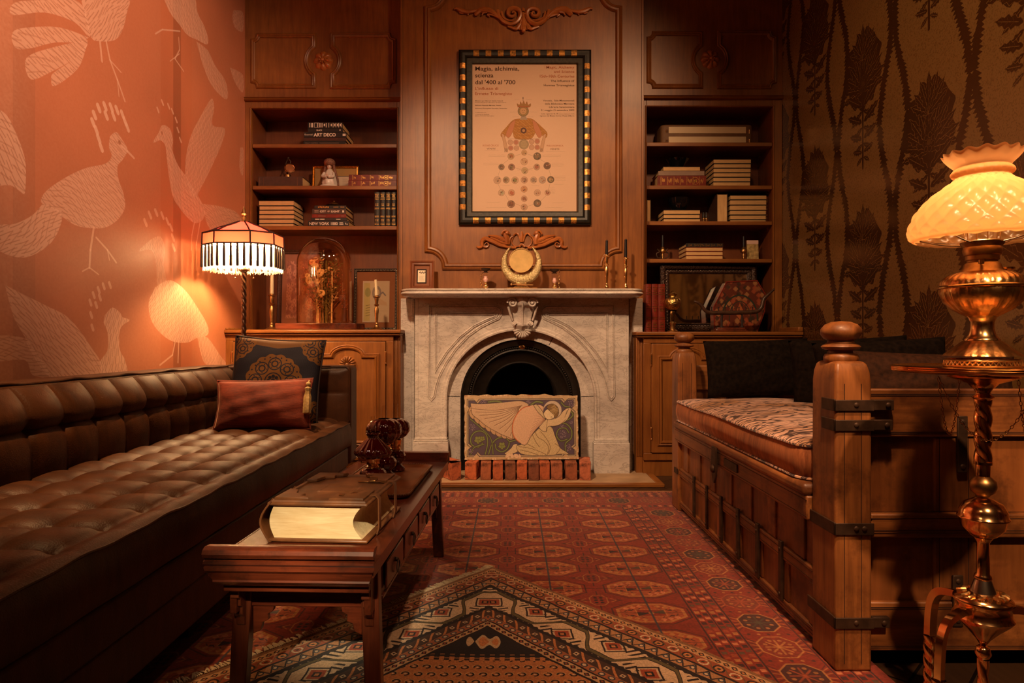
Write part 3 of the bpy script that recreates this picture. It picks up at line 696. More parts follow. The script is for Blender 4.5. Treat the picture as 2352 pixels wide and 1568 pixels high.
def corner_rug():
    """u runs along the fringed short end, v along the long side, both from the visible corner"""
    W, H = 1300, 2100; im = Img(W, H, (0, RUGW, 0, RUGL), (.33, .085, .03))
    cr = (.62, .42, .26); dk = (.022, .014, .014); rd = (.36, .07, .03); og = (.55, .20, .07); bl = (.05, .055, .07); gn = (.12, .09, .04); br = (.22, .10, .045)
    bands = [(0, .012, br), (.012, .036, (.50, .27, .13)), (.036, .075, (.30, .07, .03)), (.075, .083, dk), (.083, .118, (.42, .20, .09)), (.118, .128, dk), (.128, .238, cr), (.238, .246, dk), (.246, .282, (.07, .035, .025)), (.282, .306, (.38, .12, .05)), (.306, .312, dk), (.312, .334, (.58, .34, .17)), (.334, .342, dk)]
    Y, X = np.mgrid[0:H, 0:W].astype(np.float32); U = (X + .5) / im.kx; V = (Y + .5) / im.ky
    D = np.minimum(np.minimum(U, RUGW - U), np.minimum(V, RUGL - V)); D = D + .0015 * np.sin((U + V) * 60)
    for a, b, c in bands: im.a[(D >= a) & (D < b)] = c
    S = np.where(np.minimum(U, RUGW - U) < np.minimum(V, RUGL - V), V, U)      # running coordinate
    def cells(a, b, per, off=0):
        k = (D >= a) & (D < b); t = (D - a) / (b - a); s = ((S + off) / per) % 1; i = np.floor((S + off) / per).astype(int); return k, t, s, i
    # small running ornaments
    k, t, s, i = cells(.014, .034, .024); im.a[k & (np.abs(t - .5) + np.abs(s - .5) < .42)] = dk; im.a[k & (np.abs(t - .5) + np.abs(s - .5) < .22)] = og
    k, t, s, i = cells(.038, .073, .046); d = np.hypot((t - .5) * .8, s - .5); im.a[k & (d < .36) & (i % 2 == 0)] = dk; im.a[k & (d < .25) & (i % 2 == 0)] = og; im.a[k & (d < .36) & (i % 2 == 1)] = cr; im.a[k & (d < .24) & (i % 2 == 1)] = rd; im.a[k & (d < .10)] = dk
    im.a[k & (np.abs(t - .5 - .3 * np.sin(s * 6.28)) < .05)] = gn
    k, t, s, i = cells(.084, .117, .040, .01); z_ = np.abs(((s * 2) % 2) - 1); im.a[k & (np.abs(t - z_) < .12)] = dk; d = np.hypot((t - .5) * .8, s - .5); im.a[k & (d < .22)] = bl; im.a[k & (d < .12)] = cr
    k, t, s, i = cells(.247, .281, .052); im.a[k & (np.abs(t - .5 - (s - .5) * 1.4) < .14)] = og; d = np.maximum(np.abs(t - .5) * .7, np.abs(((s + .5) % 1) - .5)); im.a[k & (d < .14)] = cr; im.a[k & (d < .06)] = dk
    k, t, s, i = cells(.283, .305, .030); d = np.hypot((t - .5) * .8, s - .5); im.a[k & (d < .34)] = bl; im.a[k & (d < .2)] = cr
    k, t, s, i = cells(.313, .333, .024); im.a[k & (np.abs(t - .5) + np.abs(s - .5) < .42)] = dk; im.a[k & (np.abs(t - .5) + np.abs(s - .5) < .2)] = rd
    # main cream border: meandering stem with leaves and flowers
    k, t, s, i = cells(.128, .238, .30); mid = .5 + .36 * np.sign(np.sin(s * 2 * PI)) * np.minimum(1, np.abs(np.sin(s * 2 * PI)) * 1.6)
    im.a[k & (np.abs(t - mid) < .055)] = gn; im.a[k & (np.abs(t - mid) > .055) & (np.abs(t - mid) < .085)] = dk
    for ph, tc, c_ in ((.25, .28, rd), (.75, .72, rd)):
        d = np.maximum(np.abs(t - tc) * .11, np.abs(s - ph) * .30); q = (np.abs(t - tc) * .11 + np.abs(s - ph) * .30)
        im.a[k & (q < .045)] = dk; im.a[k & (q < .038)] = cr; im.a[k & (q < .030)] = c_; im.a[k & (q < .016)] = dk; im.a[k & (q < .008)] = og
    leaf = np.abs(((s * 14 + t * 3) % 1) - .5) < .2; 
    for ph, tc in ((.06, .22), (.44, .22), (.56, .78), (.94, .78), (.5, .18), (0.99, .82)):
        q = np.abs(t - tc) * .11 / .9 + np.abs(s - ph) * .30 * .7; im.a[k & (q < .022) & leaf] = dk
    zz = np.abs(((S * 90) % 2) - 1) * .006
    im.a[(D > .128) & (D < .132 + zz)] = dk; im.a[(D > .234 - zz) & (D < .238)] = dk
    # field: dark corner spandrels, then orange with small botehs
    inn = D >= .342
    u2 = np.minimum(U, RUGW - U); v2 = np.minimum(V, RUGL - V); sp = u2 + v2
    sz = .012 * np.sign(np.sin((u2 - v2) * 160))
    im.a[inn] = og; im.a[inn] *= .92
    cell = .048; r45 = (U + V) / cell; c45 = (U - V) / cell
    ci = np.floor(r45); fr = r45 - ci - .5; cc = c45 + .5 * (ci % 2); fc = cc - np.floor(cc) - .5; fl = np.where(np.floor(cc) % 2 == 0, 1, -1)
    d = np.hypot(fr * 1.1, fc * .9 ); bt = (d < .30) & (d > .17) & ~((fr * fl > .05) & (fc > .05)); im.a[inn & bt] = dk; im.a[inn & (d < .10)] = cr; im.a[inn & (d > .30) & (d < .36) & (fr < 0)] = (.62, .36, .16)
    e = sp + sz
    im.a[inn & (e < .95)] = og; im.a[inn & (e < .925)] = dk; im.a[inn & (e < .915)] = br; im.a[inn & (e < .905)] = (.02, .016, .018)
    q = np.hypot((u2 - v2) * .8, (sp - .80) * 1.4); w_ = .02 * np.sin((u2 - v2) * 110); im.a[inn & (q < .055 + w_)] = (.55, .36, .20); im.a[inn & (q < .03 + w_)] = og
    f = noise2(H, W, 3, 19, 1); im.a *= (.76 + .48 * f)[..., None]; im.a *= (.9 + .2 * noise2(H, W, 120, 4, 2))[..., None]
    return im.image('corner_rug')
MAT['rug'] = tex_mat('patterned_rug', corner_rug(), uv=True, rough=.92, bumpk=.5, bd=.003, sheen=.2, spec=.2)[0]

# ------------------------------------------------------------------ room shell
def room():
    m, t, b, o = nt('dark_floorboards')
    br = N(t, 'TexBrick', i_Scale=1.0); br.inputs['Brick Width'].default_value = 1.4; br.inputs['Row Height'].default_value = .11; br.inputs['Mortar Size'].default_value = .004
    br.inputs['Color1'].default_value = (.055, .026, .013, 1); br.inputs['Color2'].default_value = (.085, .040, .018, 1); br.inputs['Mortar'].default_value = (.008, .004, .003, 1)
    t.links.new(coords(t, rot=(0, 0, -.8)), br.inputs[0]); n = N(t, 'TexNoise', i_Scale=5.0, i_Detail=6.0); t.links.new(coords(t, (10, 1, 1), (0, 0, -.8)), n.inputs[0])
    mx = N(t, 'Mix', data_type='RGBA', blend_type='MULTIPLY', i_0=.5); t.links.new(br.outputs[0], mx.inputs[6]); t.links.new(n.outputs[0], mx.inputs[7]); t.links.new(mx.outputs[2], b.inputs['Base Color'])
    b.inputs['Roughness'].default_value = .4
    struct(M().box(XL - .1, XR + .1, -1.6, YD + .1, -.1, 0).build('floor', m, smooth=0))
    cl = plain('ceiling_paint', (.30, .14, .07), .8)
    struct(M().box(XL - .1, XR + .1, -1.6, YD + .1, ZC, ZC + .1).build('ceiling', cl, smooth=0))
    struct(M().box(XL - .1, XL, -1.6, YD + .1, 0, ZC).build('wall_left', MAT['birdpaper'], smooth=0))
    struct(M().box(XR, XR + .1, -1.6, YD + .1, 0, ZC).build('wall_right', MAT['damask'], smooth=0))
    struct(M().box(XL, XR, YD, YD + .1, 0, ZC).build('wall_back', plain('back_wall_plaster', (.12, .05, .025), .8), smooth=0))
    struct(M().box(XL, XR, -1.6, -1.5, 0, ZC).build('wall_front', plain('beige_gold_wallpaper', (.24, .17, .08), .5, 0, .3, 6), smooth=0))
    for nm, x0, x1 in (('baseboard_left', XL, XL + .02), ('baseboard_right', XR - .02, XR)):
        m = M(); m.box(x0, x1, -1.5, YC + .02, 0, .16); struct(m.build(nm, MAT['wood'], bevel=.005))
room()
def hearth():
    m = M(); m.box(-.42, .835, 3.78, 4.20, .0, .018)
    h = m.build('trim_1', MAT['stone'], bevel=.004); struct(h); lab(h, 'pale worn stone hearth slab in front of the marble fireplace')
    m = M(); fr = .045
    m.box(-.46, .875, 3.735, 3.78, 0, .02); m.box(.835, .875, 3.78, 4.04, 0, .02); m.box(-.46, -.42, 3.78, 4.04, 0, .02)
    h = m.build('trim_2', MAT['wood_x'], bevel=.004); struct(h)
hearth()
def carpets():
    m = M(); m.box(-1.72, .93, .2, 3.62, .0005, .009)
    # the far border of the drawing sits at the far edge of the carpet
    o = m.build('carpet', MAT['carpet'], smooth=0); tag(o, 'large dark red carpet with rows of octagonal medallions covering the floor before the fireplace', 'carpet')
    c = Vector((-.07, 2.384)); dl = Vector((-.668, -.744)).normalized(); dr = Vector((.665, -.747)).normalized()
    nu, nv = 90, 150; vs = []; uvs = []
    def hz(u, v): return .013 + .0035 * max(0, math.sin(v * 9 + u * 2)) * math.exp(-((u - .0) / .25) ** 2) + .003 * math.exp(-((v - .35) / .05) ** 2)
    for j in range(nv + 1):
        for i in range(nu + 1):
            u = RUGW * i / nu; v = RUGL * j / nv
            wob = .006 * math.sin(v * 7) * math.exp(-u * 6) + .004 * math.sin(u * 11) * math.exp(-v * 6)
            p = c + dl * (u + 0) + dr * v + (dl * wob)
            vs.append((p.x, p.y, hz(u, v))); uvs.append((u / RUGW, v / RUGL))
    k = nu + 1; fs = [(j * k + i, j * k + i + 1, (j + 1) * k + i + 1, (j + 1) * k + i) for j in range(nv) for i in range(nu)]
    m = M(); n = len(vs); bot = [(x, y, .0095) for x, y, z in vs]
    ring = [i for i in range(nu)] + [j * k + nu for j in range(nv)] + [nv * k + nu - i for i in range(nu)] + [(nv - j) * k for j in range(nv)]
    fs += [(a, b, b + n, a + n) for a, b in zip(ring, ring[1:] + ring[:1])]
    m.add(vs + bot, fs)
    T = thing('rug', 'smaller cream and orange patterned rug lying diagonally on the red carpet', 'rug', (c.x, c.y, 0))
    o = m.build('pile', MAT['rug'], T, fix=True, smooth=30)
    me = o.data; ul = me.uv_layers.new(name='uv'); uvb = uvs + uvs
    if len(me.vertices) == len(uvb):
        for lp in me.loops: ul.data[lp.index].uv = uvb[lp.vertex_index]
    m = M(); rr = random.Random(2); q = 0
    while q < RUGW:
        p = c + dl * q; d = (-dr * (.022 + .012 * rr.random()) + dl * (rr.random() - .5) * .02)
        m.tube([(p.x, p.y, .014), (p.x + d.x * .5, p.y + d.y * .5, .014), (p.x + d.x, p.y + d.y, .0115)], .0026, 5); q += .006
    o = m.build('fringe', plain('cream_wool_fringe', (.62, .47, .30), .9), T); o['kind'] = 'stuff'
carpets()
# ------------------------------------------------------------------ joinery
MOULD = [(-.016, .0), (-.016, .006), (-.010, .011), (-.004, .007), (.002, .013), (.010, .010), (.014, .003), (.016, 0)]
MOULDB = [(-.022, .0), (-.022, .010), (-.014, .018), (-.006, .012), (.002, .022), (.012, .020), (.020, .008), (.022, 0)]
def rot90(pts): return pts
def shell_mesh(m, cx, cz, r, mp, h=.03, a0=0, a1=PI, n=9, mat=None):
    """carved fan of ridges"""
    nu = n * 8; nv = 8
    def fn(u, v):
        a = a0 + (a1 - a0) * u; rr_ = r * v * (.94 + .06 * abs(math.sin(u * n * PI)))
        hh = h * (math.sin(min(1, v * 1.05) * PI * .85) ** .6 if v > 0 else .3) * (.55 + .45 * abs(math.sin(u * n * PI)))
        if v >= 1: hh = 0
        return mp(cx + rr_ * math.cos(a), cz + rr_ * math.sin(a), hh)
    m.grid(fn, nu, nv, mat)
def rosette(m, cx, cz, r, mp, petals=8):
    def fn(u, v):
        a = 2 * PI * u; lob = abs(math.cos(a * petals / 2)); rr_ = r * v * (.86 + .14 * lob)
        hh = .022 * (math.sin(v * PI) ** .7 if 0 < v < 1 else 0) * (.45 + .55 * lob) + (.012 if v < .35 else 0) * (1 if v < 1 else 0)
        return mp(cx + rr_ * math.cos(a), cz + rr_ * math.sin(a), hh)
    m.grid(fn, petals * 8, 12)
    m.sphere(mp(cx, cz, .022), r * .2, 12, sc_=(1, .8, 1))
def stroke(m, pts, r0, r1, mp, h=.010, flat=.8, n=8, k=5, bulge=0):
    q = smooth_path([(p[0], p[1], 0) for p in pts], k)
    path = [mp(p.x, p.y, h) for p in q]
    m.tube(path, lambda t: (r0 + (r1 - r0) * t) + bulge * math.sin(PI * t), n, flat=flat)

def bookcase(side):
    L = side == 'left'
    x0, x1 = (XL + .001, -.723) if L else (.853, XR - .001)
    ox0, ox1 = (-1.730, -.764) if L else (.894, 1.733)
    ztop = 2.381 if L else 2.393
    zs = [2.150, 1.872, 1.604] if L else [2.160, 1.874, 1.636, 1.386]
    zb = .909 if L else .896
    T = thing('bookcase', 'built-in wooden bookcase and panelled upper door beside the %s wallpaper' % ('red bird' if L else 'dark damask'), 'bookcase', ((x0 + x1) / 2, YB, zb))
    m = M(); m.box(x0, ox0, YB, YB + .02, zb, ztop + .053); m.box(ox1, x1, YB, YB + .02, zb, ztop + .053); m.box(ox0, ox1, YB, YB + .02, ztop, ztop + .053)
    m.sweep([(ox0, zb), (ox0, ztop), (ox1, ztop), (ox1, zb)], [(.010, 0), (.010, .006), (.004, .010), (0, .004), (0, 0)], front(YB), closed=False)
    xo = x1 - .012 if L else x0 + .012
    m.box(xo - .010, xo + .010, YB - .012, YB, zb, ZC - .01)
    m.build('face_frame', MAT['wood'], T, bevel=.002)
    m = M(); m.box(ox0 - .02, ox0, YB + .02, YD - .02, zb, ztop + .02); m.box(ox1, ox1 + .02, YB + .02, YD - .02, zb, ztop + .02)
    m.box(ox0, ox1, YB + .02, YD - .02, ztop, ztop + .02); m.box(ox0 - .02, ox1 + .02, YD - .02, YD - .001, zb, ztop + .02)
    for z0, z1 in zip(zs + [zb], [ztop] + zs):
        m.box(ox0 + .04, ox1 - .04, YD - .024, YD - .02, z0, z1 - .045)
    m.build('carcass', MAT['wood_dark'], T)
    for z in zs:
        m = M(); m.box(ox0 + .002, ox1 - .002, YB + .004, YD - .025, z - .026, z); m.build('shelf', MAT['wood_x'], T, bevel=.003)
        if z != zs[-1] or L:
            for xx in (ox0 + .004, ox1 - .004):
                for yy in (YB + .07, YB + .2):
                    s_ = 1 if xx < (ox0 + ox1) / 2 else -1
                    m = M(); m.tube([(xx, yy, z - .030), (xx + s_ * .016, yy, z - .030), (xx + s_ * .004, yy, z - .042)], .0012, 5)
                    m.build('shelf_pin', MAT['steel'], T)
    # upper door with two carved panels and a rosette
    zd = ztop + .053
    m = M(); m.box(x0, x1, YB - .002, YB + .02, zd + .018, ZC - .002)
    d = m.build('upper_door', MAT['wood'], T)
    m = M(); m.sweep([(x0, zd + .008), (x1, zd + .008)], [(-.014, 0), (-.014, .008), (-.006, .022), (.004, .014), (.010, .024), (.016, 0)], front(YB), closed=False); m.build('ledge_moulding', MAT['wood_x'], T)
    cx = -1.253 if L else PX(1631, YB); cz = 2.699 if L else PZ(137, YB)
    R = .112; zt, z0_ = (PZ(82, YB), PZ(199, YB)) if L else (PZ(77, YB), PZ(199, YB))
    xa, xb = (PX(581, YB), PX(905, YB)) if L else (PX(1490, YB), PX(1778, YB))
    g = .062; c = .035; hh = math.sqrt(R * R - g * g)
    def panel(s):
        xo_ = xa if s < 0 else xb; xi = cx + s * g
        a_ = math.degrees(math.asin(g / R))
        bite = arc(cx, cz, R, 90 - a_ if s > 0 else 90 + a_, -90 + a_ if s > 0 else 270 - a_, 12)
        q = [(xi, zt)] + bite + [(xi, z0_)]
        q += [(xo_ - s * c, z0_)] + arc(xo_, z0_, c, 180 if s > 0 else 0, 90, 5)[1:]
        q += arc(xo_, zt, c, 270, 180 if s > 0 else 360, 5)
        return q
    m = M()
    for s in (-1, 1): m.sweep(panel(s), MOULD, front(YB - .002))
    m.build('panel_moulding', MAT['wood'], d)
    m = M(); rosette(m, cx, cz, .066, front(YB - .002)); m.build('rosette', MAT['carved'], d)
    return T
bookcase('left'); bookcase('right')

def base_cabinet(side):
    L = side == 'left'; YF = YC + .03
    x0, x1 = (XL + .001, -.735) if L else (.815, XR - .001); zt = .909 if L else .896
    T = thing('base_cabinet', 'low wooden cabinet with arched door panels, %s' % ('carrying the glass dome' if L else 'behind the far post of the daybed'), 'cabinet', ((x0 + x1) / 2, YF, 0))
    m = M(); xe = x1 + .045 if L else x1; xs = x0 if L else x0 - .045
    m.box(x0, x1, YF + .02, YD - .002, .10, zt - .036); m.box(x0, x1, YF + .012, YF + .05, 0, .10)
    m.box(x0, x1, YF, YF + .02, zt - .070, zt - .036); m.box(x0, x1, YF, YF + .02, .10, .145)
    for xx in (x0, x1 - .045, (x0 + x1) / 2 - .02):
        m.box(xx, xx + .045, YF, YF + .02, .145, zt - .070)
    xr = (x1, x1 + .04) if L else (x0 - .04, x0)
    m.box(xr[0], xr[1], YF + .03, YF + .13, 0, zt - .036)
    for k in range(4): m.tube([(xr[0] + .006 + k * .0095, YF + .028, .12), (xr[0] + .006 + k * .0095, YF + .028, zt - .05)], .004, 6)
    m.build('carcass', MAT['wood'], T, bevel=.003)
    m = M()
    xr_ = x1 + .050 if L else x1; xl_ = x0 if L else x0 - .050
    m.box(xl_, xr_, YC + .004, YD - .003, zt - .022, zt)
    m.box(xl_ + (0 if L else .008), xr_ - (.008 if L else 0), YC + .014, YD - .003, zt - .036, zt - .022)
    if not L: m.box(x1 - .03, x1, YC + .01, YC + .34, zt, zt + .03)
    else: m.box(x0, x0 + .02, YC + .02, YB, zt, zt + .012)
    m.build('countertop', MAT['wood_x'], T, bevel=.005)
    xm = (x0 + x1) / 2
    for i, (a, b) in enumerate(((x0 + .045, xm - .002), (xm + .002, x1 - .045))):
        z0, z1 = .148, zt - .073
        m = M(); m.box(a + .002, b - .002, YF - .010, YF + .012, z0, z1); d = m.build('door', MAT['wood'], T, bevel=.003)
        c = (a + b) / 2; wd = (b - a) / 2 - .055; zt2 = z1 - .09; ra = .098
        q = [(c - wd, z0 + .06), (c + wd, z0 + .06), (c + wd, zt2), (c + ra, zt2)] + [(c + ra * math.cos(math.radians(t)), zt2 + .055 * math.sin(math.radians(t))) for t in range(15, 180, 15)] + [(c - ra, zt2), (c - wd, zt2)]
        m = M(); m.sweep(q, [(o, h) for o, h in MOULD], front(YF - .010)); m.build('panel_moulding', MAT['wood'], d)
        m = M(); shell_mesh(m, c, zt2 - .050, .052, front(YF - .010), .022, -.35, PI + .35, 9); m.sphere((c, YF - .02, zt2 - .052), .012, 10); m.build('carved_shell', MAT['wood'], d)
        hx = (a if i == 0 else b)
        for hz in (z0 + .12, z1 - .10):
            m = M(); m.tube([(hx, YF - .013, hz - .03), (hx, YF - .013, hz + .03)], .0055, 8); m.sphere((hx, YF - .013, hz + .034), .006, 8); m.sphere((hx, YF - .013, hz - .034), .006, 8)
            m.build('hinge', MAT['brass'], d)
    return T
base_cabinet('left'); base_cabinet('right')

def overmantel():
    YM = 4.235; x0, x1 = -.722, .852
    T = thing('overmantel_panel', 'tall wooden chimney breast panelling with carved crest above the white mantelpiece', 'wall panelling', ((x0 + x1) / 2, YM, 1.1))
    m = M(); m.box(x0, x1, YM, YM + .10, 1.09, ZC - .002)
    m.box(x0 - .0, x0 + .012, YM - .008, YM, 1.16, ZC - .002); m.box(x1 - .012, x1, YM - .008, YM, 1.16, ZC - .002)
    m.box(-.628, -.625, YM - .0015, YM, 1.16, ZC); m.box(.752, .755, YM - .0015, YM, 1.16, ZC)
    m.build('panel_board', MAT['wood'], T)
    a, b, z0, z1, r = -.545, .692, 1.322, 3.10, .112
    q = [(a, z0 + r)] + arc(a, z0, r, 90, 0, 8)[1:] + arc(b, z0, r, 180, 90, 8) + arc(b, z1, r, 270, 180, 8) + arc(a, z1, r, 0, -90, 8)
    m = M(); m.sweep(q, MOULDB, front(YM)); m.build('panel_moulding', MAT['wood'], T)
    f = front(YM)
    # carved crest
    m = M(); s = 6.72; sx = 1155 + 35
    def cv(x, y, mir): 
        x_ = x if not mir else 2 * 1157 - x
        return (PX(1030 + x_ / s, YM), PZ(y / s, YM))
    for mir in (0, 1):
        S = lambda pts, r0, r1, **k: stroke(m, [cv(x, y, mir) for x, y in pts], r0, r1, f, **k)
        S([(760, 170), (790, 270), (860, 350), (960, 385), (1050, 350), (1100, 280), (1105, 210), (1070, 160), (1000, 145), (935, 170), (920, 225), (955, 265), (1005, 262), (1030, 225), (1005, 200), (985, 215)], .013, .008, h=.012, bulge=.006)
        S([(820, 200), (850, 290), (930, 330), (1010, 330)], .008, .005, h=.018)
        S([(790, 300), (720, 225), (640, 180), (560, 165), (490, 175), (430, 230), (410, 250)], .009, .010, h=.012, bulge=.012)
        S([(750, 270), (660, 240), (600, 240), (640, 270)], .009, .005, h=.012)
        S([(600, 200), (540, 215), (515, 255)], .012, .005, h=.014)
        S([(480, 165), (380, 185), (290, 195), (200, 175), (130, 140), (90, 155)], .008, .005, h=.010, bulge=.010)
        S([(360, 190), (320, 210), (300, 245)], .009, .004, h=.010); S([(260, 195), (210, 215), (170, 205)], .009, .004, h=.010); S([(230, 165), (200, 145), (180, 135)], .006, .003, h=.012)
        S([(1140, 360), (1090, 400), (1050, 455), (985, 440), (915, 420)], .010, .006, h=.010, bulge=.006)
        S([(1145, 300), (1110, 380), (1080, 470)], .008, .008, h=.013); S([(1150, 330), (1130, 420), (1120, 480)], .008, .006, h=.016)
    S0 = lambda pts, r0, r1, **k: stroke(m, [cv(x, y, 0) for x, y in pts], r0, r1, f, **k)
    S0([(1157, 145), (1157, 200)], .010, .012, h=.014); S0([(1157, 215), (1157, 320), (1157, 420), (1157, 490)], .010, .014, h=.016); S0([(1110, 230), (1205, 230)], .006, .006, h=.018)
    m.sphere((cv(1157, 495, 0)[0], YM - .02, cv(1157, 495, 0)[1]), .014, 10)
    m.build('carved_crest', MAT['carved'], T)
    # griffins
    m = M(); s2 = 5.88
    def cg(x, y, mir):
        x_ = x if not mir else 2 * 697 - x
        return (PX(1080 + x_ / s2, YM), PZ(520 + y / s2, YM))
    for mir in (0, 1):
        S = lambda pts, r0, r1, **k: stroke(m, [cg(x, y, mir) for x, y in pts], r0, r1, f, **k)
        S([(85, 268), (115, 285), (160, 265), (160, 205), (200, 165), (270, 190), (330, 215), (400, 250), (470, 268), (540, 285), (620, 290)], .005, .009, h=.010, bulge=.010)
        S([(290, 200), (255, 180), (200, 185), (165, 225), (185, 275), (230, 280), (250, 245), (225, 220), (200, 240)], .010, .004, h=.010)
        S([(505, 200), (440, 180), (350, 140), (240, 125)], .014, .003, h=.014, bulge=.006)
        S([(500, 220), (430, 215), (340, 175), (270, 150)], .012, .003, h=.012, bulge=.004)
        S([(495, 240), (440, 245), (380, 215), (320, 190)], .010, .003, h=.012)
        S([(500, 250), (500, 180), (480, 120), (470, 90)], .016, .012, h=.014, bulge=.006)
        S([(425, 110), (450, 70), (490, 60)], .007, .008, h=.014)
        c = cg(500, 95, mir); m.sphere((c[0], YM - .018, c[1]), .016, 10); c = cg(528, 105, mir); m.sphere((c[0], YM - .016, c[1]), .008, 8)
        S([(525, 240), (535, 190), (555, 150), (580, 145)], .008, .005, h=.012)
        S([(580, 130), (610, 100), (640, 105), (665, 150), (680, 205)], .007, .006, h=.010); S([(585, 145), (560, 200), (580, 250), (620, 275), (660, 265)], .004, .004, h=.008)
    S = lambda pts, r0, r1, **k: stroke(m, [cg(x, y, 0) for x, y in pts], r0, r1, f, **k)
    S([(697, 70), (697, 130), (697, 215)], .004, .010, h=.012, bulge=.006); S([(660, 280), (697, 245), (735, 280)], .008, .008, h=.010)
    m.build('griffin_carving', MAT['carved'], T)
overmantel()

# ------------------------------------------------------------------ fireplace
def fireplace():
    CX, CZ = .0545, .474; YF = 4.09
    T = thing('fireplace_surround', 'white veined marble fireplace surround with arched opening and scrolled keystone', 'fireplace', (CX, YF, 0))
    R = .4635; RY = .432
    m = M()
    arch = [(CX - R, .0)] + [(CX - R * math.cos(math.radians(t)), CZ + RY * math.sin(math.radians(t))) for t in range(0, 181, 5)] + [(CX + R, .0)]
    # body with the arched opening: two mirrored halves of quads
    def half(s):
        pts = [(CX + s * R, 0)] + [(CX + s * R * math.cos(math.radians(t)), CZ + RY * math.sin(math.radians(t))) for t in range(0, 91, 5)]
        xo = -.608 if s < 0 else .731; out = [(xo, 0)] + [(xo + (CX - xo) * (max(0, (t - 30) / 60)), 1.112 if t > 30 else CZ + (1.112 - CZ) * t / 30) for t in range(0, 91, 5)]
        n = len(pts)
        vs = [(x, YF, z) for x, z in pts] + [(x, YF, z) for x, z in out] + [(x, YF + .11, z) for x, z in pts]
        fs = [(i, i + 1, n + i + 1, n + i) for i in range(n - 1)] + [(i, i + 1, 2 * n + i + 1, 2 * n + i) for i in range(n - 1)]
        m.add(vs, fs)
        m.add([(xo, YF, 0), (xo, YF + .11, 0), (xo, YF + .11, 1.112), (xo, YF, 1.112)], [(0, 1, 2, 3)])
    half(-1); half(1)
    m.sweep(arch, [(.0, 0), (.0, .008), (.010, .010), (.016, .004), (.030, .004), (.034, 0)], front(YF), closed=False)
    for x in (-.590, .713): m.box(x - .0015, x + .0015, YF - .002, YF, .25, 1.11)
    m.build('front_slab', MAT['marble'], T, smooth=35)
    # sunk panels suggested by a double moulding
    def pz(x, y): return (PX(900 + x / 3.2, YF), PZ(640 + y / 3.2, YF))
    so = [(278, 200), (540, 202), (770, 204), (800, 225), (805, 255), (785, 290), (730, 315), (650, 355), (560, 420), (470, 515), (400, 615), (350, 710), (322, 800), (312, 862), (292, 885), (272, 862), (276, 600)]
    si = [(325, 253), (540, 255), (745, 257), (768, 263), (762, 278), (690, 305), (600, 350), (500, 430), (410, 530), (350, 620), (325, 665)]
    m = M(); gp = [(-.008, 0), (-.008, .005), (-.003, .007), (0, .001), (.003, .007), (.008, .006), (.010, 0)]
    for mir in (0, 1):
        for q in (so, si):
            pts = [pz(x if not mir else 1905 - x, y) for x, y in q]
            m.sweep(pts, gp, front(YF))
    m.build('panel_moulding', MAT['marble'], T)
    for a, b, x in ((-.712, -.606, -.632), (.729, .836, .757)):
        m = M(); m.box(a, b, YF + .085, YF + .16, 0, 1.112); m.box(x - .010, x + .010, YF + .070, YF + .085, 0, 1.112)
        m.build('side_slab', MAT['marble'], T, bevel=.004)
    # inner ring of marble
    m = M(); ri = .381; pts = [(-1, 0), ]
    for s in (-1, 1):
        n = 19; a = [(CX + s * ri, 0)] + [(CX + s * ri * math.cos(math.radians(t)), CZ + ri * .985 * math.sin(math.radians(t))) for t in range(0, 91, 5)]
        b = [(CX + s * (R + .03), 0)] + [(CX + s * (R + .03) * math.cos(math.radians(t)), CZ + (RY + .03) * math.sin(math.radians(t))) for t in range(0, 91, 5)]
        k = len(a); vs = [(x, YF + .045, z) for x, z in a] + [(x, YF + .045, z) for x, z in b] + [(x, YF + .09, z) for x, z in a]
        m.add(vs, [(i, i + 1, k + i + 1, k + i) for i in range(k - 1)] + [(i, i + 1, 2 * k + i + 1, 2 * k + i) for i in range(k - 1)])
    ir = m.build('arch_ring', MAT['marble'], T, smooth=35)
    m = M()
    for ang in (178, 2, 62, 95):
        a = math.radians(ang); d = Vector((math.cos(a), math.sin(a))); q = Vector((-d.y, d.x)) * .0018
        p0 = Vector((CX, CZ)) + d * .383; p1 = Vector((CX, CZ)) + d * .462
        m.add([(p0.x - q.x, YF + .0443, p0.y - q.y), (p0.x + q.x, YF + .0443, p0.y + q.y), (p1.x + q.x, YF + .0443, p1.y + q.y), (p1.x - q.x, YF + .0443, p1.y - q.y)], [(0, 1, 2, 3)])
    m.build('joint_line', MAT['black'], ir, smooth=0)
    # plinths
    for xa, xb, zt in ((-.616, -.397, .236), (.508, .731, .228)):
        m = M(); m.box(xa, xb, YF - .04, YF + .10, 0, zt - .022); m.box(xa + .003, xb - .003, YF - .034, YF + .10, zt - .022, zt - .014); m.box(xa + .008, xb - .008, YF - .022, YF + .10, zt - .014, zt)
        m.build('plinth', MAT['marble'], T, bevel=.003)
    # mantel shelf with rounded corners
    m = M()
    def outline(ins):
        x0, x1, y0, y1, r = -.680 + ins, .802 - ins, 3.925 + ins, 4.234, .07
        q = [(x1, y1), (x0, y1)] + arc(x0 + r, y0 + r, r, 180, 270, 8) + arc(x1 - r, y0 + r, r, 270, 360, 8)
        return q
    lay = [(1.106, .055), (1.112, .050), (1.112, .016), (1.118, .006), (1.126, 0), (1.134, .003), (1.138, .010), (1.142, .010), (1.146, .004), (1.152, .004), (1.156, .012)]
    ol = [[(x, y, z) for x, y in outline(i)] for z, i in lay]; n = len(ol[0]); vs = sum(ol, []); fs = []
    for j in range(len(ol) - 1): fs += [(j * n + i, j * n + (i + 1) % n, (j + 1) * n + (i + 1) % n, (j + 1) * n + i) for i in range(n)]
    fs += [tuple(range(n))[::-1], tuple(range((len(ol) - 1) * n, len(ol) * n))]
    m.add(vs, fs); m.build('mantel_shelf', MAT['marble'], T, smooth=50)
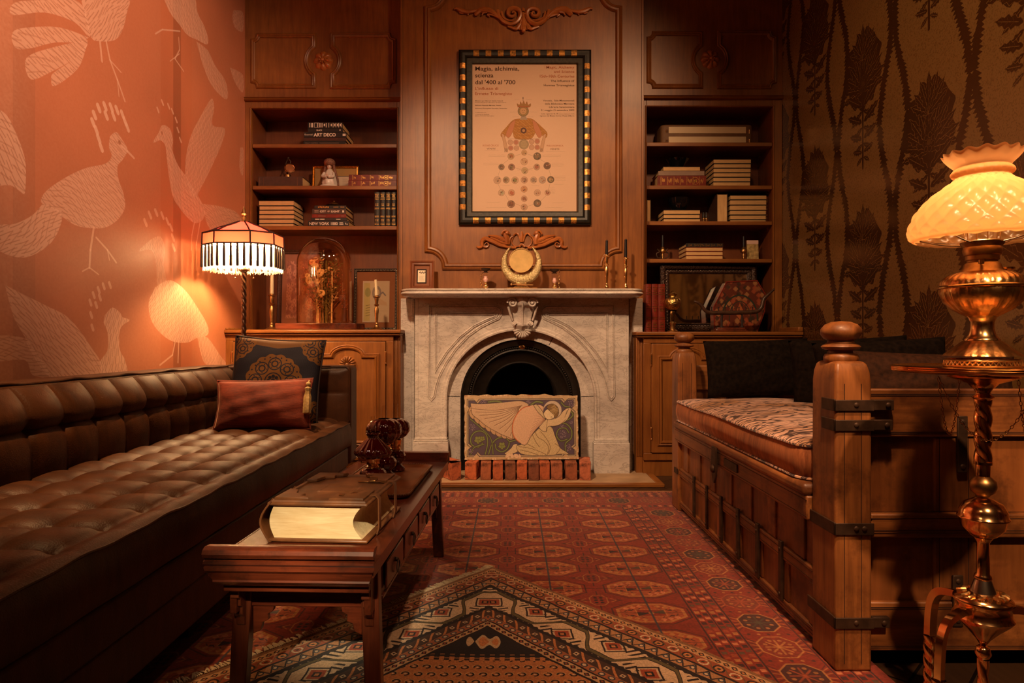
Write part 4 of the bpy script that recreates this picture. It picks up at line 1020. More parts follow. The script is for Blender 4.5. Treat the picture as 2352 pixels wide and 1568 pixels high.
    # keystone corbel
    m = M(); kx = PX(1200, 4.05)
    prof = [(1.106, .088, .105), (1.085, .088, .108), (1.060, .088, .100), (1.045, .080, .082), (1.02, .070, .070), (.985, .060, .062), (.955, .056, .060), (.935, .058, .062), (.920, .052, .048), (.905, .036, .03)]
    def kf(u, v):
        j = v * (len(prof) - 1); i = min(int(j), len(prof) - 2); f = j - i
        z, w_, d_ = [a + (b - a) * f for a, b in zip(prof[i], prof[i + 1])]
        t = u * 2 - 1; dd = d_ * (1 - .35 * abs(t) ** 2.5) + .006 * math.cos(t * PI * 2) * .8
        if u in (0, 1): dd = 0
        return (kx + t * w_, YF - dd, z)
    m.grid(kf, 20, 30)
    def spiral(cx, cz, r, s, y, w_):
        pts = []
        for i in range(40):
            a = i / 39 * PI * 3.4; q = r * (1 - .8 * i / 39); pts.append((cx + s * q * math.cos(a), y - .004 * i / 39, cz + q * math.sin(a)))
        m.tube(pts, lambda t: w_ * (1 - .4 * t), 7)
        m.sphere((cx, y - .002, cz), r * .3, 8)
    for s in (-1, 1):
        spiral(kx + s * .062, 1.072, .030, s, YF - .100, .008); spiral(kx + s * .052, .945, .014, -s, YF - .058, .005)
        m.tube(smooth_path([(kx + s * .088, YF - .08, 1.05), (kx + s * .074, YF - .07, 1.0), (kx + s * .062, YF - .062, .965)], 5), .007, 7)
    m.tube([(kx, YF - .108, 1.10), (kx, YF - .104, 1.06), (kx, YF - .080, 1.03), (kx, YF - .068, .98), (kx, YF - .062, .93)], .006, 7)
    shell_mesh(m, kx, .912, .058, lambda u, v, h: (u, YF - .022 - h, v), .02, PI + .0, 2 * PI, 9)
    m.grid(lambda u, v: (kx + (u * 2 - 1) * .058, YF - .022 * v, .912 + .002), 2, 2)
    m.add([(kx - .058, YF - .022, .912), (kx + .058, YF - .022, .912), (kx, YF - .022, .855)], [(0, 1, 2)])
    m.build('keystone', MAT['marble'], T, smooth=60)
    return T
fireplace()
def insert():
    CX, CZ = .0545, .474; Y0 = 4.155
    T = thing('fireplace_insert', 'black arched cast iron fireplace insert with beaded ring', 'fireplace insert', (CX, Y0, .02))
    def path(r): return [(CX + r, 0.02)] + [(CX + r * math.cos(math.radians(t)), CZ + r * math.sin(math.radians(t))) for t in range(0, 181, 6)] + [(CX - r, 0.02)]
    # offsets point left of travel = inwards
    m = M(); m.sweep(path(.384), [(-.05, 0), (-.0, 0), (.004, .010), (.012, .012), (.018, .004), (.050, .0), (.052, -.010), (.068, -.010), (.070, -.0), (.078, .002), (.085, -.012), (.115, -.035), (.150, -.045), (.158, -.036), (.166, -.045), (.168, -.12)], front(Y0), closed=False)
    fp = m.build('front_plate', MAT['cast'], T, smooth=50)
    m = M(); r = .323
    for i in range(70):
        t = math.radians(180 * i / 69); m.sphere((CX + r * math.cos(t), Y0 + .004, CZ + r * math.sin(t)), .0058, 6)
    m.build('bead_ring', MAT['cast'], T)
    m = M(); bx, bz = PX(1199, Y0), PZ(797, Y0)
    m.lathe([(.0, .004), (.008, .004), (.012, .001), (.016, 0)], n=20, T=Matrix.Translation((bx, Y0 - .002, bz)) @ Matrix.Rotation(PI / 2, 4, 'X') @ Matrix.Diagonal((1.3, .8, 1, 1)))
    m.build('badge', MAT['brass_old'], T)
    m = M(); w_ = .40
    m.box(CX - w_, CX + w_, 4.50, 4.52, .02, .95); m.box(CX - w_, CX - w_ + .02, Y0 + .06, 4.5, .02, .95); m.box(CX + w_ - .02, CX + w_, Y0 + .06, 4.5, .02, .95)
    m.box(CX - w_, CX + w_, Y0 + .06, 4.5, .93, .95); m.box(CX - w_, CX + w_, Y0 + .0, 4.5, .0, .02)
    m.build('firebox', MAT['black'], T)
insert()

def bricks():
    # px of the left edge, right edge of each front, top y, bottom y, turn
    data = [(1030, 1066, 1058, 1108, .55), (1067, 1094, 1064, 1108, -.16), (1104, 1128, 1064, 1110, 0), (1132, 1155, 1064, 1110, 0), (1160, 1184, 1063, 1110, .02), (1187, 1211, 1065, 1110, -.02), (1214, 1238, 1064, 1110, 0), (1239, 1263, 1064, 1110, 0), (1266, 1292, 1065, 1110, .02), (1299, 1326, 1064, 1110, -.02), (1331, 1357, 1064, 1109, -.08)]
    names = ['chunky broken-topped brick at the left end of the row under the tile', 'bright orange turned brick with a mortar patch, second from the left', 'mottled brick with dark spots, third from the left', 'orange brown brick, fourth from the left', 'sooty dark brick, fifth from the left', 'orange brick with a white mortar chip at its foot, sixth from the left', 'blackened brick right of the one with a white chip', 'brick red brick touching the blackened one on its right', 'speckled orange brick, third from the right', 'dark brown red brick, second from the right', 'dusty orange brick at the right end of the row']
    for i, (a, b, t, bo, rz) in enumerate(data):
        Yf = 3.85 + rng.uniform(-.012, .012); x0, x1 = PX(a, Yf), PX(b, Yf); z1 = .018 + .104; cx = (x0 + x1) / 2; hw = (x1 - x0) / 2
        if rz > .2: hw = .033
        bm = bmesh.new(); bmesh.ops.create_grid(bm, x_segments=1, y_segments=1, size=1); bm.free()
        m = M(); n1, n2, n3 = 3, 8, 5
        # box with rough sides: six grids
        L = .20; rr = random.Random(i)
        def jit(x, y, z, k=.0022):
            h = math.sin(x * 311 + i) * math.cos(y * 207 + i * 3) * math.sin(z * 283 + i * 7)
            return (x + h * k, y + h * k, z + (h * k if z > .01 else 0))
        top = z1 - .018
        def g(fn, a_, b_): m.grid(lambda u, v: jit(*fn(u, v)), a_, b_)
        g(lambda u, v: (-hw + 2 * hw * u, 0, v * top), n1, n3); g(lambda u, v: (-hw + 2 * hw * u, L, v * top), n1, n3)
        g(lambda u, v: (-hw, L * u, v * top), n2, n3); g(lambda u, v: (hw, L * u, v * top), n2, n3)
        g(lambda u, v: (-hw + 2 * hw * u, L * v, top + (.012 * (1 - v) if i == 0 else 0)), n1, n2); g(lambda u, v: (-hw + 2 * hw * u, L * v, 0), n1, n2)
        T = Matrix.Translation((cx, Yf, .0185)) @ Matrix.Rotation(rz, 4, 'Z')
        m.v = [tuple(T @ Vector(v)) for v in m.v]
        o = m.build('brick', brick_mat([0, 1, 7, 0, 4, 1, 6, 0, 3, 2, 5][i]), smooth=0, origin=(cx, Yf, .0185)); 
        bmw = bmesh.new(); bmw.from_mesh(o.data); bmesh.ops.remove_doubles(bmw, verts=bmw.verts, dist=.0006); bmesh.ops.recalc_face_normals(bmw, faces=bmw.faces); bmw.to_mesh(o.data); bmw.free()
        bv = o.modifiers.new('bevel', 'BEVEL'); bv.width = .004; bv.segments = 2; bv.limit_method = 'ANGLE'; bv.angle_limit = .9
        tag(o, names[i], 'brick', 'bricks standing in a row on the hearth')
bricks()

def plaque():
    Yp = 3.92; W = 262 / F * Yp; Hh = .388
    im = Img(1200, 690, (0, 1200, 0, 690), (.52, .36, .20))
    # trace in crop pixels (2352x1490 for 300x190); outer box x 120..2180, y 85..1300
    def q(pts): return [((x - 125) / 2055 * 1200, 690 - (y - 100) / 1185 * 690) for x, y in pts]
    def sm(pts, k=5):
        a = smooth_path([(*p, 0) for p in q(pts + [pts[0]])], k); return [(p.x, p.y) for p in a]
    cr = (.62, .46, .27); dk = (.055, .030, .016); gn = (.12, .15, .05); pu = (.10, .07, .10); wg = (.56, .38, .24); pk = (.62, .33, .20); gd = (.42, .32, .13)
    im.a *= (.85 + .3 * noise2(690, 1200, 30, 1, 3))[..., None]
    def frame(d, c, w_):
        x0, x1, y0, y1 = 175 + d, 2130 - d, 175 + d, 1225 - d; r = 62
        pts = [(x0, y0), (x0 + 110, y0), (x0 + 165, y0 + r), (x0 + 220, y0), (x1 - 230, y0), (x1 - 175, y0 + r), (x1 - 120, y0), (x1, y0), (x1, y0 + 120), (x1 - r, y0 + 180), (x1, y0 + 240), (x1, y1 - 190), (x1 - r, y1 - 140), (x1, y1 - 90), (x1, y1),
               (x1 - 130, y1), (x1 - 180, y1 - r), (x1 - 230, y1), (x0 + 220, y1), (x0 + 165, y1 - r), (x0 + 110, y1), (x0, y1), (x0, y1 - 110), (x0 + r, y1 - 160), (x0, y1 - 215), (x0, y0 + 240), (x0 + r, y0 + 180), (x0, y0 + 120)]
        if w_ == 0: im.poly(q(pts), c)
        else: im.line(q(pts), w_, c, .9, True)
    frame(0, dk, 7); frame(10, (.40, .33, .24), 9); frame(26, pu, 0); frame(24, dk, 5)
    rr = random.Random(1)
    def vine(pts, w_=14): 
        a = smooth_path([(*p, 0) for p in q(pts)], 6); a = [(p.x, p.y) for p in a]; im.line(a, w_ + 8, dk, .8); im.line(a, w_, gn); im.line(a, w_ * .3, (.26, .28, .11), .7)
    def berries(x, y, r):
        for k in range(int(r / 2.2)):
            a = rr.random() * 6.28; d = r * math.sqrt(rr.random()); p = q([(x + d * math.cos(a), y + d * math.sin(a))])[0]; im.disc(p, 6, (.07, .04, .07)); im.disc((p[0], p[1]), 4, (.26, .18, .22)); im.disc((p[0], p[1] + 1), 1.6, (.6, .5, .46))
    vine([(500, 1180), (540, 1000), (520, 830), (420, 760), (300, 790), (235, 900), (260, 1010), (370, 1050), (450, 980)], 15); vine([(560, 1180), (620, 1000), (720, 900), (840, 880), (930, 960), (900, 1080), (800, 1140), (700, 1090), (680, 1000)], 15)
    vine([(480, 1000), (300, 1060), (240, 1180)]); vine([(640, 1180), (600, 900), (420, 700), (230, 540)], 12); vine([(930, 960), (1050, 930), (1100, 900)])
    for cx, cy, r in ((370, 920, 90), (800, 1030, 85), (450, 900, 60)):
        a = [(cx + r * (.78 + .14 * math.sin(t * 5)) * math.cos(t), cy + r * (.78 + .14 * math.sin(t * 5)) * math.sin(t)) for t in np.linspace(0, 2 * PI, 40)]; im.poly(q(a), dk); a = [(cx + (x - cx) * .88, cy + (y - cy) * .88) for x, y in a]; im.poly(q(a), (.22, .24, .07)); im.line(q([(cx - r * .5, cy), (cx + r * .5, cy)]), 4, dk, .7); im.line(q([(cx, cy - r * .5), (cx, cy + r * .6)]), 4, dk, .7)
    vine([(1950, 1140), (1950, 1000), (2050, 900), (2060, 760), (1980, 650), (1870, 620)], 16); vine([(1980, 920), (1870, 950), (1790, 860), (1830, 740), (1950, 720), (2010, 800)], 14); vine([(1900, 590), (2010, 560), (2090, 480), (2060, 420)], 16); vine([(1330, 290), (1430, 230), (1540, 250)], 20); vine([(560, 230), (700, 215), (800, 240)], 18); vine([(1880, 250), (1950, 320), (2040, 330)], 14)
    for b in ((260, 690, 62), (460, 235, 50), (1290, 235, 45), (2060, 270, 62), (1890, 830, 75), (1880, 680, 38), (2000, 1080, 65), (245, 1130, 50), (2060, 620, 25)): berries(*b)
    def shape(pts, c, hang=None, sp=9, o=5, dens=.25):
        p = sm(pts); m = im.poly(p, c)
        if hang is not None and m is not None: im.hatch(m, hang, sp, dk, .28, duty=dens, wob=4)
        im.line(p, o, dk, .85, True)
    # wing: lower row of feathers first
    im_pts = [(200, 400), (215, 470), (300, 545), (390, 630), (500, 710), (600, 775), (690, 830), (790, 870), (890, 900), (1010, 915)]
    for a, b in zip(im_pts[:-1], im_pts[1:]): shape([(a[0] - 5, a[1] - 10), (a[0] + 30, a[1] - 90), (b[0] + 60, b[1] - 80), (b[0], b[1] - 4), ((a[0] + b[0]) / 2 - 10, (a[1] + b[1]) / 2 + 14)], (.50, .32, .18), None, o=5)
    shape([(235, 250), (420, 262), (700, 250), (960, 225), (1160, 218), (1290, 290), (1200, 400), (1080, 560), (1000, 760), (990, 900), (900, 870), (800, 830), (700, 775), (600, 720), (480, 640), (380, 550), (270, 460), (245, 340)], wg, None)
    for i in range(9):
        t = i / 8; e = Vector((250 + 700 * t ** 1.1, 350 + 500 * t)); pts = [(e.x, e.y), (e.x + (1150 - e.x) * .5, e.y + (330 - e.y) * .42 + 40 * (1 - t)), (1170 - 60 * t, 300 + 60 * t)]
        a = smooth_path([(*p, 0) for p in q(pts)], 8); im.line([(p.x, p.y) for p in a], 6, (.20, .10, .05), .8)
        a2 = [(p.x + 4, p.y - 9) for p in a]; im.line(a2, 3, (.74, .56, .36), .6)
    # feet, robe, body, arms, head
    shape([(840, 1175), (960, 1080), (1010, 1010), (1080, 1010), (1090, 1130), (980, 1180), (880, 1195)], cr, None)
    shape([(1070, 1030), (1200, 980), (1500, 700), (1690, 690), (1760, 850), (1850, 1070), (1960, 1150), (2000, 1195), (1850, 1190), (1700, 1210), (1500, 1215), (1300, 1210), (1150, 1180), (1075, 1110)], (.60, .45, .24), .9, 14)
    for pts in ([(1400, 780), (1450, 880), (1560, 950), (1640, 1060), (1620, 1200)], [(1500, 780), (1600, 900), (1670, 1050), (1640, 1190)], [(1100, 1050), (1300, 1080), (1500, 1150), (1600, 1205)], [(1120, 1110), (1300, 1150), (1450, 1205)], [(1760, 1000), (1850, 1080), (1780, 1190)], [(1250, 1000), (1400, 1080)], [(1350, 830), (1420, 980), (1480, 1060)]):
        a = smooth_path([(*p, 0) for p in q(pts)], 6); im.line([(p.x, p.y) for p in a], 6, (.16, .09, .035), .75)
    shape([(1310, 300), (1390, 285), (1500, 290), (1570, 340), (1560, 430), (1590, 520), (1570, 600), (1440, 720), (1330, 860), (1230, 1020), (1120, 980), (1020, 880), (985, 740), (1010, 580), (1090, 430), (1190, 340)], (.66, .42, .27), None, o=6)
    for i in range(9):
        t = i / 8; e = (1440 - 170 * t, 430 + 480 * t); im.line(q([(1580, 565), ((1580 + e[0]) / 2, (565 + e[1]) / 2 - 15), e]), 3.5, (.30, .12, .06), .7)
    im.line([(p[0], p[1]) for p in sm([(1310, 310), (1190, 345), (1095, 435), (1015, 585), (992, 740), (1025, 875), (1120, 975), (1025, 875), (992, 740), (1015, 585), (1095, 435), (1190, 345)])], 10, (.55, .16, .06), .6)
    im.disc(q([(1720, 385)])[0], 98, (.55, .44, .33), ry=100); im.disc(q([(1720, 385)])[0], 100, dk, .7, r2=96)
    im.disc(q([(1690, 410)])[0], 78, pu); 
    shape([(1380, 300), (1430, 280), (1500, 350), (1560, 450), (1580, 540), (1530, 500), (1440, 400)], (.58, .44, .26), 1.2, 16)
    shape([(1470, 700), (1600, 560), (1640, 560), (1760, 545), (1850, 490), (1900, 420), (1960, 370), (2010, 350), (2050, 350), (2050, 430), (1990, 560), (1880, 640), (1760, 680), (1640, 690), (1600, 780), (1520, 760)], cr, None)
    for pts in ([(1940, 520), (1990, 420), (2020, 360)], [(1960, 470), (1990, 390)], [(1700, 715), (1850, 660), (1960, 560)], [(1630, 560), (1610, 690), (1600, 775)]): im.line(q(pts), 4, dk, .8)
    shape([(1620, 370), (1680, 380), (1750, 470), (1750, 520), (1720, 545), (1650, 560), (1590, 530), (1560, 460), (1580, 410)], (.72, .56, .34), None)
    shape([(1615, 330), (1660, 285), (1740, 275), (1810, 330), (1835, 420), (1810, 500), (1765, 530), (1750, 480), (1700, 430), (1650, 380)], (.22, .13, .05), None)
    for k in range(70):
        a = rr.random() * 6.28; x = 1735 + 75 * rr.random() * math.cos(a) + 15; y = 400 + 105 * rr.random() * math.sin(a) - 10; p = q([(x, y)])[0]; im.disc(p, 6, (.42, .28, .12), .9, r2=3)
    im.line(q([(1690, 520), (1705, 510), (1715, 520)]), 3, dk, .9)
    # chipped glaze at the borders
    for k in range(26):
        x = 880 + 260 * rr.random(); y = 1190 + 50 * rr.random(); p = q([(x, y)])[0]; im.disc(p, 8 + 10 * rr.random(), (.72, .50, .32), .9)
    for k in range(120):
        e = rr.random(); x, y = ((130 + 2040 * rr.random(), 110 if e < .5 else 1275) if rr.random() < .6 else (130 if e < .5 else 2170, 110 + 1160 * rr.random())); im.disc(q([(x, y)])[0], 4 + 9 * rr.random(), (.76, .56, .36) if rr.random() < .6 else (.45, .22, .10), .8)
    im.a *= (.86 + .28 * noise2(690, 1200, 4, 3, 1))[..., None]
    image = im.image('praying_angel_tile')
    face = tex_mat('painted_tile_face', image, 'XZ', (0, W, 0, Hh), .45, 'EXTEND', space='object', bumpk=.6, bd=.003, coat=.15)[0]
    m = M(); n = 24; ts = .035
    # slab with slightly irregular outline
    def ed(t, k): return .003 * math.sin(t * 37 + k) + .002 * math.sin(t * 91 + k * 2)
    ol = [(W * i / n, ed(i / n, 1) * .4) for i in range(n)] + [(W + ed(i / n, 2) * .5, Hh * i / n) for i in range(n)] + [(W - W * i / n, Hh + ed(i / n, 3) - (.006 if i < 6 else 0)) for i in range(n)] + [(ed(i / n, 4) * .5, Hh - Hh * i / n) for i in range(n)]
    ol = [(max(0, x) if False else x, max(0, z)) for x, z in ol]
    N_ = len(ol); m.add([(x, 0, z) for x, z in ol] + [(x, ts, z) for x, z in ol], [tuple(range(N_))], 0)
    m.add([(x, 0, z) for x, z in ol] + [(x, ts, z) for x, z in ol], [tuple(range(N_, 2 * N_))[::-1]] + [(i, (i + 1) % N_, (i + 1) % N_ + N_, i + N_) for i in range(N_)], 1)
    o = m.build('ceramic_tile', [face, MAT['terracotta']], world=False, smooth=0)
    o.location = (PX(1067, Yp), Yp, .1245); o.rotation_euler = (-.09, -.008, .0)
    tag(o, 'large chipped ceramic tile painted with a kneeling winged angel, standing on the bricks', 'tile')
plaque()
# ------------------------------------------------------------------ cushions
def cushion(name, label, cat, w_, h_, t_, mat, loc, rot, pinch=.10, piping=None, n=28, kind='', group=None, sag=0):
    """pillow with its face in local XZ, bottom edge at local z=0"""
    T = thing(name, label, cat, loc, rot, group)
    def pt(u, v, s):
        a, b = u * 2 - 1, v * 2 - 1
        x = w_ / 2 * a * (1 - pinch * (1 - b * b)); z = h_ / 2 * b * (1 - pinch * (1 - a * a))
        e = max(0, (1 - a * a) * (1 - b * b)) ** .42
        wr = 1 + .04 * math.sin(a * 9 + b * 4) + .03 * math.sin(b * 11 - a * 5)
        return (x, s * t_ / 2 * e * wr, z + h_ / 2 + sag * (a * a - .5) * .02)
    m = M(); m.grid(lambda u, v: pt(u, v, -1), n, n); m.grid(lambda u, v: pt(u, v, 1), n, n)
    o = m.build('cushion_cover', mat, T, world=False, smooth=180)
    bm = bmesh.new(); bm.from_mesh(o.data); bmesh.ops.remove_doubles(bm, verts=bm.verts, dist=1e-5); bmesh.ops.recalc_face_normals(bm, faces=bm.faces); bm.to_mesh(o.data); bm.free()
    if piping:
        ring = [pt(i / 24, 0, 0) for i in range(24)] + [pt(1, i / 24, 0) for i in range(24)] + [pt(1 - i / 24, 1, 0) for i in range(24)] + [pt(0, 1 - i / 24, 0) for i in range(24)]
        m = M(); m.tube(ring, .0048, 7, closed=True); m.build('piping', piping, T, world=False)
    return T

def medallion_cushion_tex():
    im = Img(700, 700, (-1, 1, -1, 1), (.016, .014, .022)); gd = (.13, .055, .015); dk = (.016, .013, .020); Y, X = np.mgrid[0:700, 0:700]
    im.a *= (.7 + .6 * ((X * 1.0 + 8 * np.sin(Y / 25)) % 7 < 3.5))[..., None]
    def doily(cx, cy, R):
        a = [(cx + R * (.93 + .07 * abs(math.sin(t * 8))) * math.cos(t), cy + R * (.93 + .07 * abs(math.sin(t * 8))) * math.sin(t)) for t in np.linspace(0, 2 * PI, 160)]
        im.poly(a, gd)
        for k in range(8):
            an = k * PI / 4; c = (cx + R * .62 * math.cos(an), cy + R * .62 * math.sin(an)); im.disc(c, R * .24, dk); im.disc(c, R * .20, gd); im.disc(c, R * .13, dk); im.disc(c, R * .08, gd)
            for q in range(5): im.disc((c[0] + R * .165 * math.cos(q * 1.257 + an), c[1] + R * .165 * math.sin(q * 1.257 + an)), R * .022, dk)
        for k in range(28): im.disc((cx + R * .87 * math.cos(k * PI / 14), cy + R * .87 * math.sin(k * PI / 14)), R * .03, dk)
        im.disc((cx, cy), R * .30, dk); im.disc((cx, cy), R * .26, gd)
        for k in range(8): im.disc((cx + R * .16 * math.cos(k * PI / 4), cy + R * .16 * math.sin(k * PI / 4)), R * .06, dk)
        im.disc((cx, cy), R * .08, dk)
    doily(0, -.05, .62)
    for c in ((-1, .9), (1, .9), (-1, -.95), (1, -.95)): doily(c[0], c[1], .52)
    im.poly([(-.8, 1), (-.5, .78), (0, .70), (.5, .78), (.8, 1)], gd, .8)
    return im.image('doily_cushion')
MAT['doily'] = tex_mat('blue_cushion_with_gold_doilies', medallion_cushion_tex(), 'XZ', (-.215, .215, 0, .43), .75, 'EXTEND', space='object', bumpk=.3, bd=.001, spec=.15)[0]
cushion('cushion', 'square dark blue cushion with gold doily medallions in the sofa corner', 'cushion', .43, .43, .13, MAT['doily'], (PX(626, 3.14), 3.12, .436), (-.24, .055, .10), .06, MAT['trim_dark'])
c2 = cushion('cushion', 'small rust red velvet cushion with a tassel, in front of the blue cushion', 'cushion', .43, .235, .13, MAT['velvet'], (PX(611, 2.98), 2.93, .436), (-.30, -.02, .07), .07, MAT['velvet'])
m = M(); m.sphere((.203, -.035, .20), .012, 10); m.lathe([(.006, .188), (.014, .18), (.012, .17), (.010, .166), (.016, .14), (.017, .07), (.015, .065)], (.203, -.038, 0), 14, mod=lambda a, t, r, z: (r * (1 + .08 * math.cos(a * 7)), z)); m.tube([(.20, -.01, .225), (.203, -.035, .20)], .003, 6)
m.build('tassel', plain('straw_coloured_tassel', (.42, .27, .10), .6, 0, .3, 90, .6, .002), c2, world=False)

# ------------------------------------------------------------------ sofa
def sofa():
    T = thing('sofa', 'long dark brown leather sofa with button tufting along the bird wallpaper', 'sofa', (-1.2, 1.85, 0))
    y0, y1 = .36, 3.337; ye = 3.49; Y00, ST = 1.124, .1535
    xf, xb = -.832, -1.385; zs = .418
    def seam(y): return (y - Y00) / ST
    ri, rj = 10, 10; CW = .138
    X0 = xb - .03
    def puff(a):   # 0 on a seam, 1 in the middle
        return abs(math.sin(a * PI)) ** .42
    rowsx = [xf - .055 - k * CW for k in range(5)]
    def seat(u, v):
        y = y0 + (y1 - y0) * v; x = X0 + (xf - X0) * u
        a = (xf - .055 - x) / CW; b = seam(y)
        edge = min(1, max(0, (xf - x) / .055))
        skew = .10 * math.sin(a * PI) ** 2 if a > 0 else 0
        pb = puff(b + skew)
        if a >= 0:
            pa = puff(a); h = .024 * pa * (.30 + .70 * pb) + .008 * pb - .008
            d = math.hypot((a - round(a)) * CW, (b - round(b)) * ST); h -= .014 * math.exp(-(d / .020) ** 2)
            z = zs + h + .006
        else:
            q = max(0, min(1, (x - (xf - .055)) / .055))
            z = zs + .008 * pb * (1 - q) + .007 * math.sin(q * PI)
        return (x, y, z)
    m = M(); m.grid(seat, 66, 330)
    # front border of the cushion below the piping, sides and bottom
    zf = [(xf, zs - .002), (xf + .010, zs - .03), (xf + .012, zs - .07), (xf + .006, zs - .112), (xf - .01, zs - .122), (X0, zs - .122)]
    m.grid(lambda u, v: (zf[int(round(u * 5))][0] + .0015 * math.sin((y0 + (y1 - y0) * v) * 23), y0 + (y1 - y0) * v, zf[int(round(u * 5))][1]), 5, 120)
    sm_ = m.build('seat', MAT['leather'], T, smooth=60)
    def wob(y): return .0022 * math.sin(y * 20.4 + 1.1) + .0015 * math.sin(y * 41)
    m = M(); m.tube([(xf + .002, y0 + (y1 - y0) * i / 120, zs + .001 + wob(y0 + (y1 - y0) * i / 120)) for i in range(121)], .0038, 7); m.build('piping', MAT['leather'], sm_)
    def backrow(bx, z, y):
        return bx
    # backrest: profile from seat to top then over to the rear
    zt = .700; zb_ = .578
    def back(u, v):
        y = y0 + (y1 - y0) * v; b = seam(y) ; pb = puff(b + .5 * 0)
        z = .400 + (zt - .400) * u
        base = -1.384 - .004 * (zb_ - z) / .18 if z < zb_ else -1.384 - .062 * ((z - zb_) / (zt - zb_)) ** 1.6
        r = abs(z - zb_) ; k = min(1, r / .05); up = 1 if z > zb_ else .8
        span = (z - zb_) / (zt + .012 - zb_) if z > zb_ else (zb_ - z) / (zb_ - .40)
        ph = math.sin(min(1, span * .93) * PI) ** .5 if 0 < span else 0
        x = base - .026 + .032 * ph * (.45 + .55 * pb) + .008 * pb
        d = math.hypot(z - zb_, (b - round(b)) * ST); x -= .018 * math.exp(-(d / .02) ** 2)
        return (x, y, z)
    m = M(); m.grid(back, 44, 330)
    o = m.build('backrest_cushion', MAT['leather'], T, smooth=60)
    m = M(); xt = -1.462
    m.tube([(xt, y0 + (ye - y0) * i / 110, zt + .010 + wob(y0 + (ye - y0) * i / 110)) for i in range(111)], .0045, 7); m.build('piping', MAT['leather'], o)
    for k in range(-4, 15):
        y = Y00 + k * ST
        if y < y0 + .02: continue
        m = M(); m.sphere((-1.432, y, zb_), .010, 10, sc_=(.6, 1, 1)); m.build('button', MAT['leather'], o)
        for r_ in (1, 2, 3):
            m = M(); m.sphere((xf - .055 - r_ * CW, y, zs - .012), .009, 8, sc_=(1, 1, .6)); m.build('button', MAT['leather'], sm_)
    m = M(); m.box(-1.625, -1.452, y0, ye, .13, zt + .012); 
    m.build('back_frame', MAT['leather'], T, bevel=.022, seg=4)
    # far and near arm
    for a, b, nm in ((y1, ye, 'arm'), (y0 - .15, y0 - .001, 'arm')):
        m = M(); m.box(-1.47, -.826, a + .004, b, .205, .712); ar = m.build('arm', MAT['leather'], T, bevel=.022, seg=4)
        if a == y1:
            m = M()
            def af(u, v):
                x = -1.40 + (-.836 + 1.40) * u; z = .42 + .276 * v; b_ = (x + .836) / .155; pz = puff(((z - .575) / .155) * .86); pbx = puff(b_)
                e = min(1, u * 12, (1 - u) * 12, (1 - v) * 12 + .001)
                return (x, y1 + .004 - .016 * (.3 + .7 * pz) * (.3 + .7 * pbx) * max(0, e) ** .5, z)
            m.grid(af, 60, 34); m.build('inner_panel', MAT['leather'], ar, smooth=60)
            m = M(); m.tube([(-.832, y1 + .002, .43), (-.832, y1 + .002, .69), (-.85, y1 + .002, .708), (-1.40, y1 + .002, .708)], .0035, 6); m.build('piping', MAT['leather'], ar)
            for xb_ in (-.991, -1.146):
                m = M(); m.sphere((xb_, y1 - .004, .575), .010, 8, sc_=(1, .6, 1)); m.build('button', MAT['leather'], ar)
    m = M(); m.box(-1.46, xf - .004, y0, y1, .20, .297); m.build('seat_frame', MAT['leather'], T, bevel=.008)
    m = M(); m.box(-1.46, xf - .012, y0, y1, .085, .198); m.build('base_rail', MAT['leather'], T, bevel=.006)
    for x in (-1.55, -.93):
        for y in (.33, 1.85, 3.39):
            m = M(); m.box(x - .025, x + .025, y - .025, y + .025, .009, .135 if x < -1 else (.21 if y != 1.85 else .087)); m.build('leg', MAT['trim_dark'], T)
sofa()

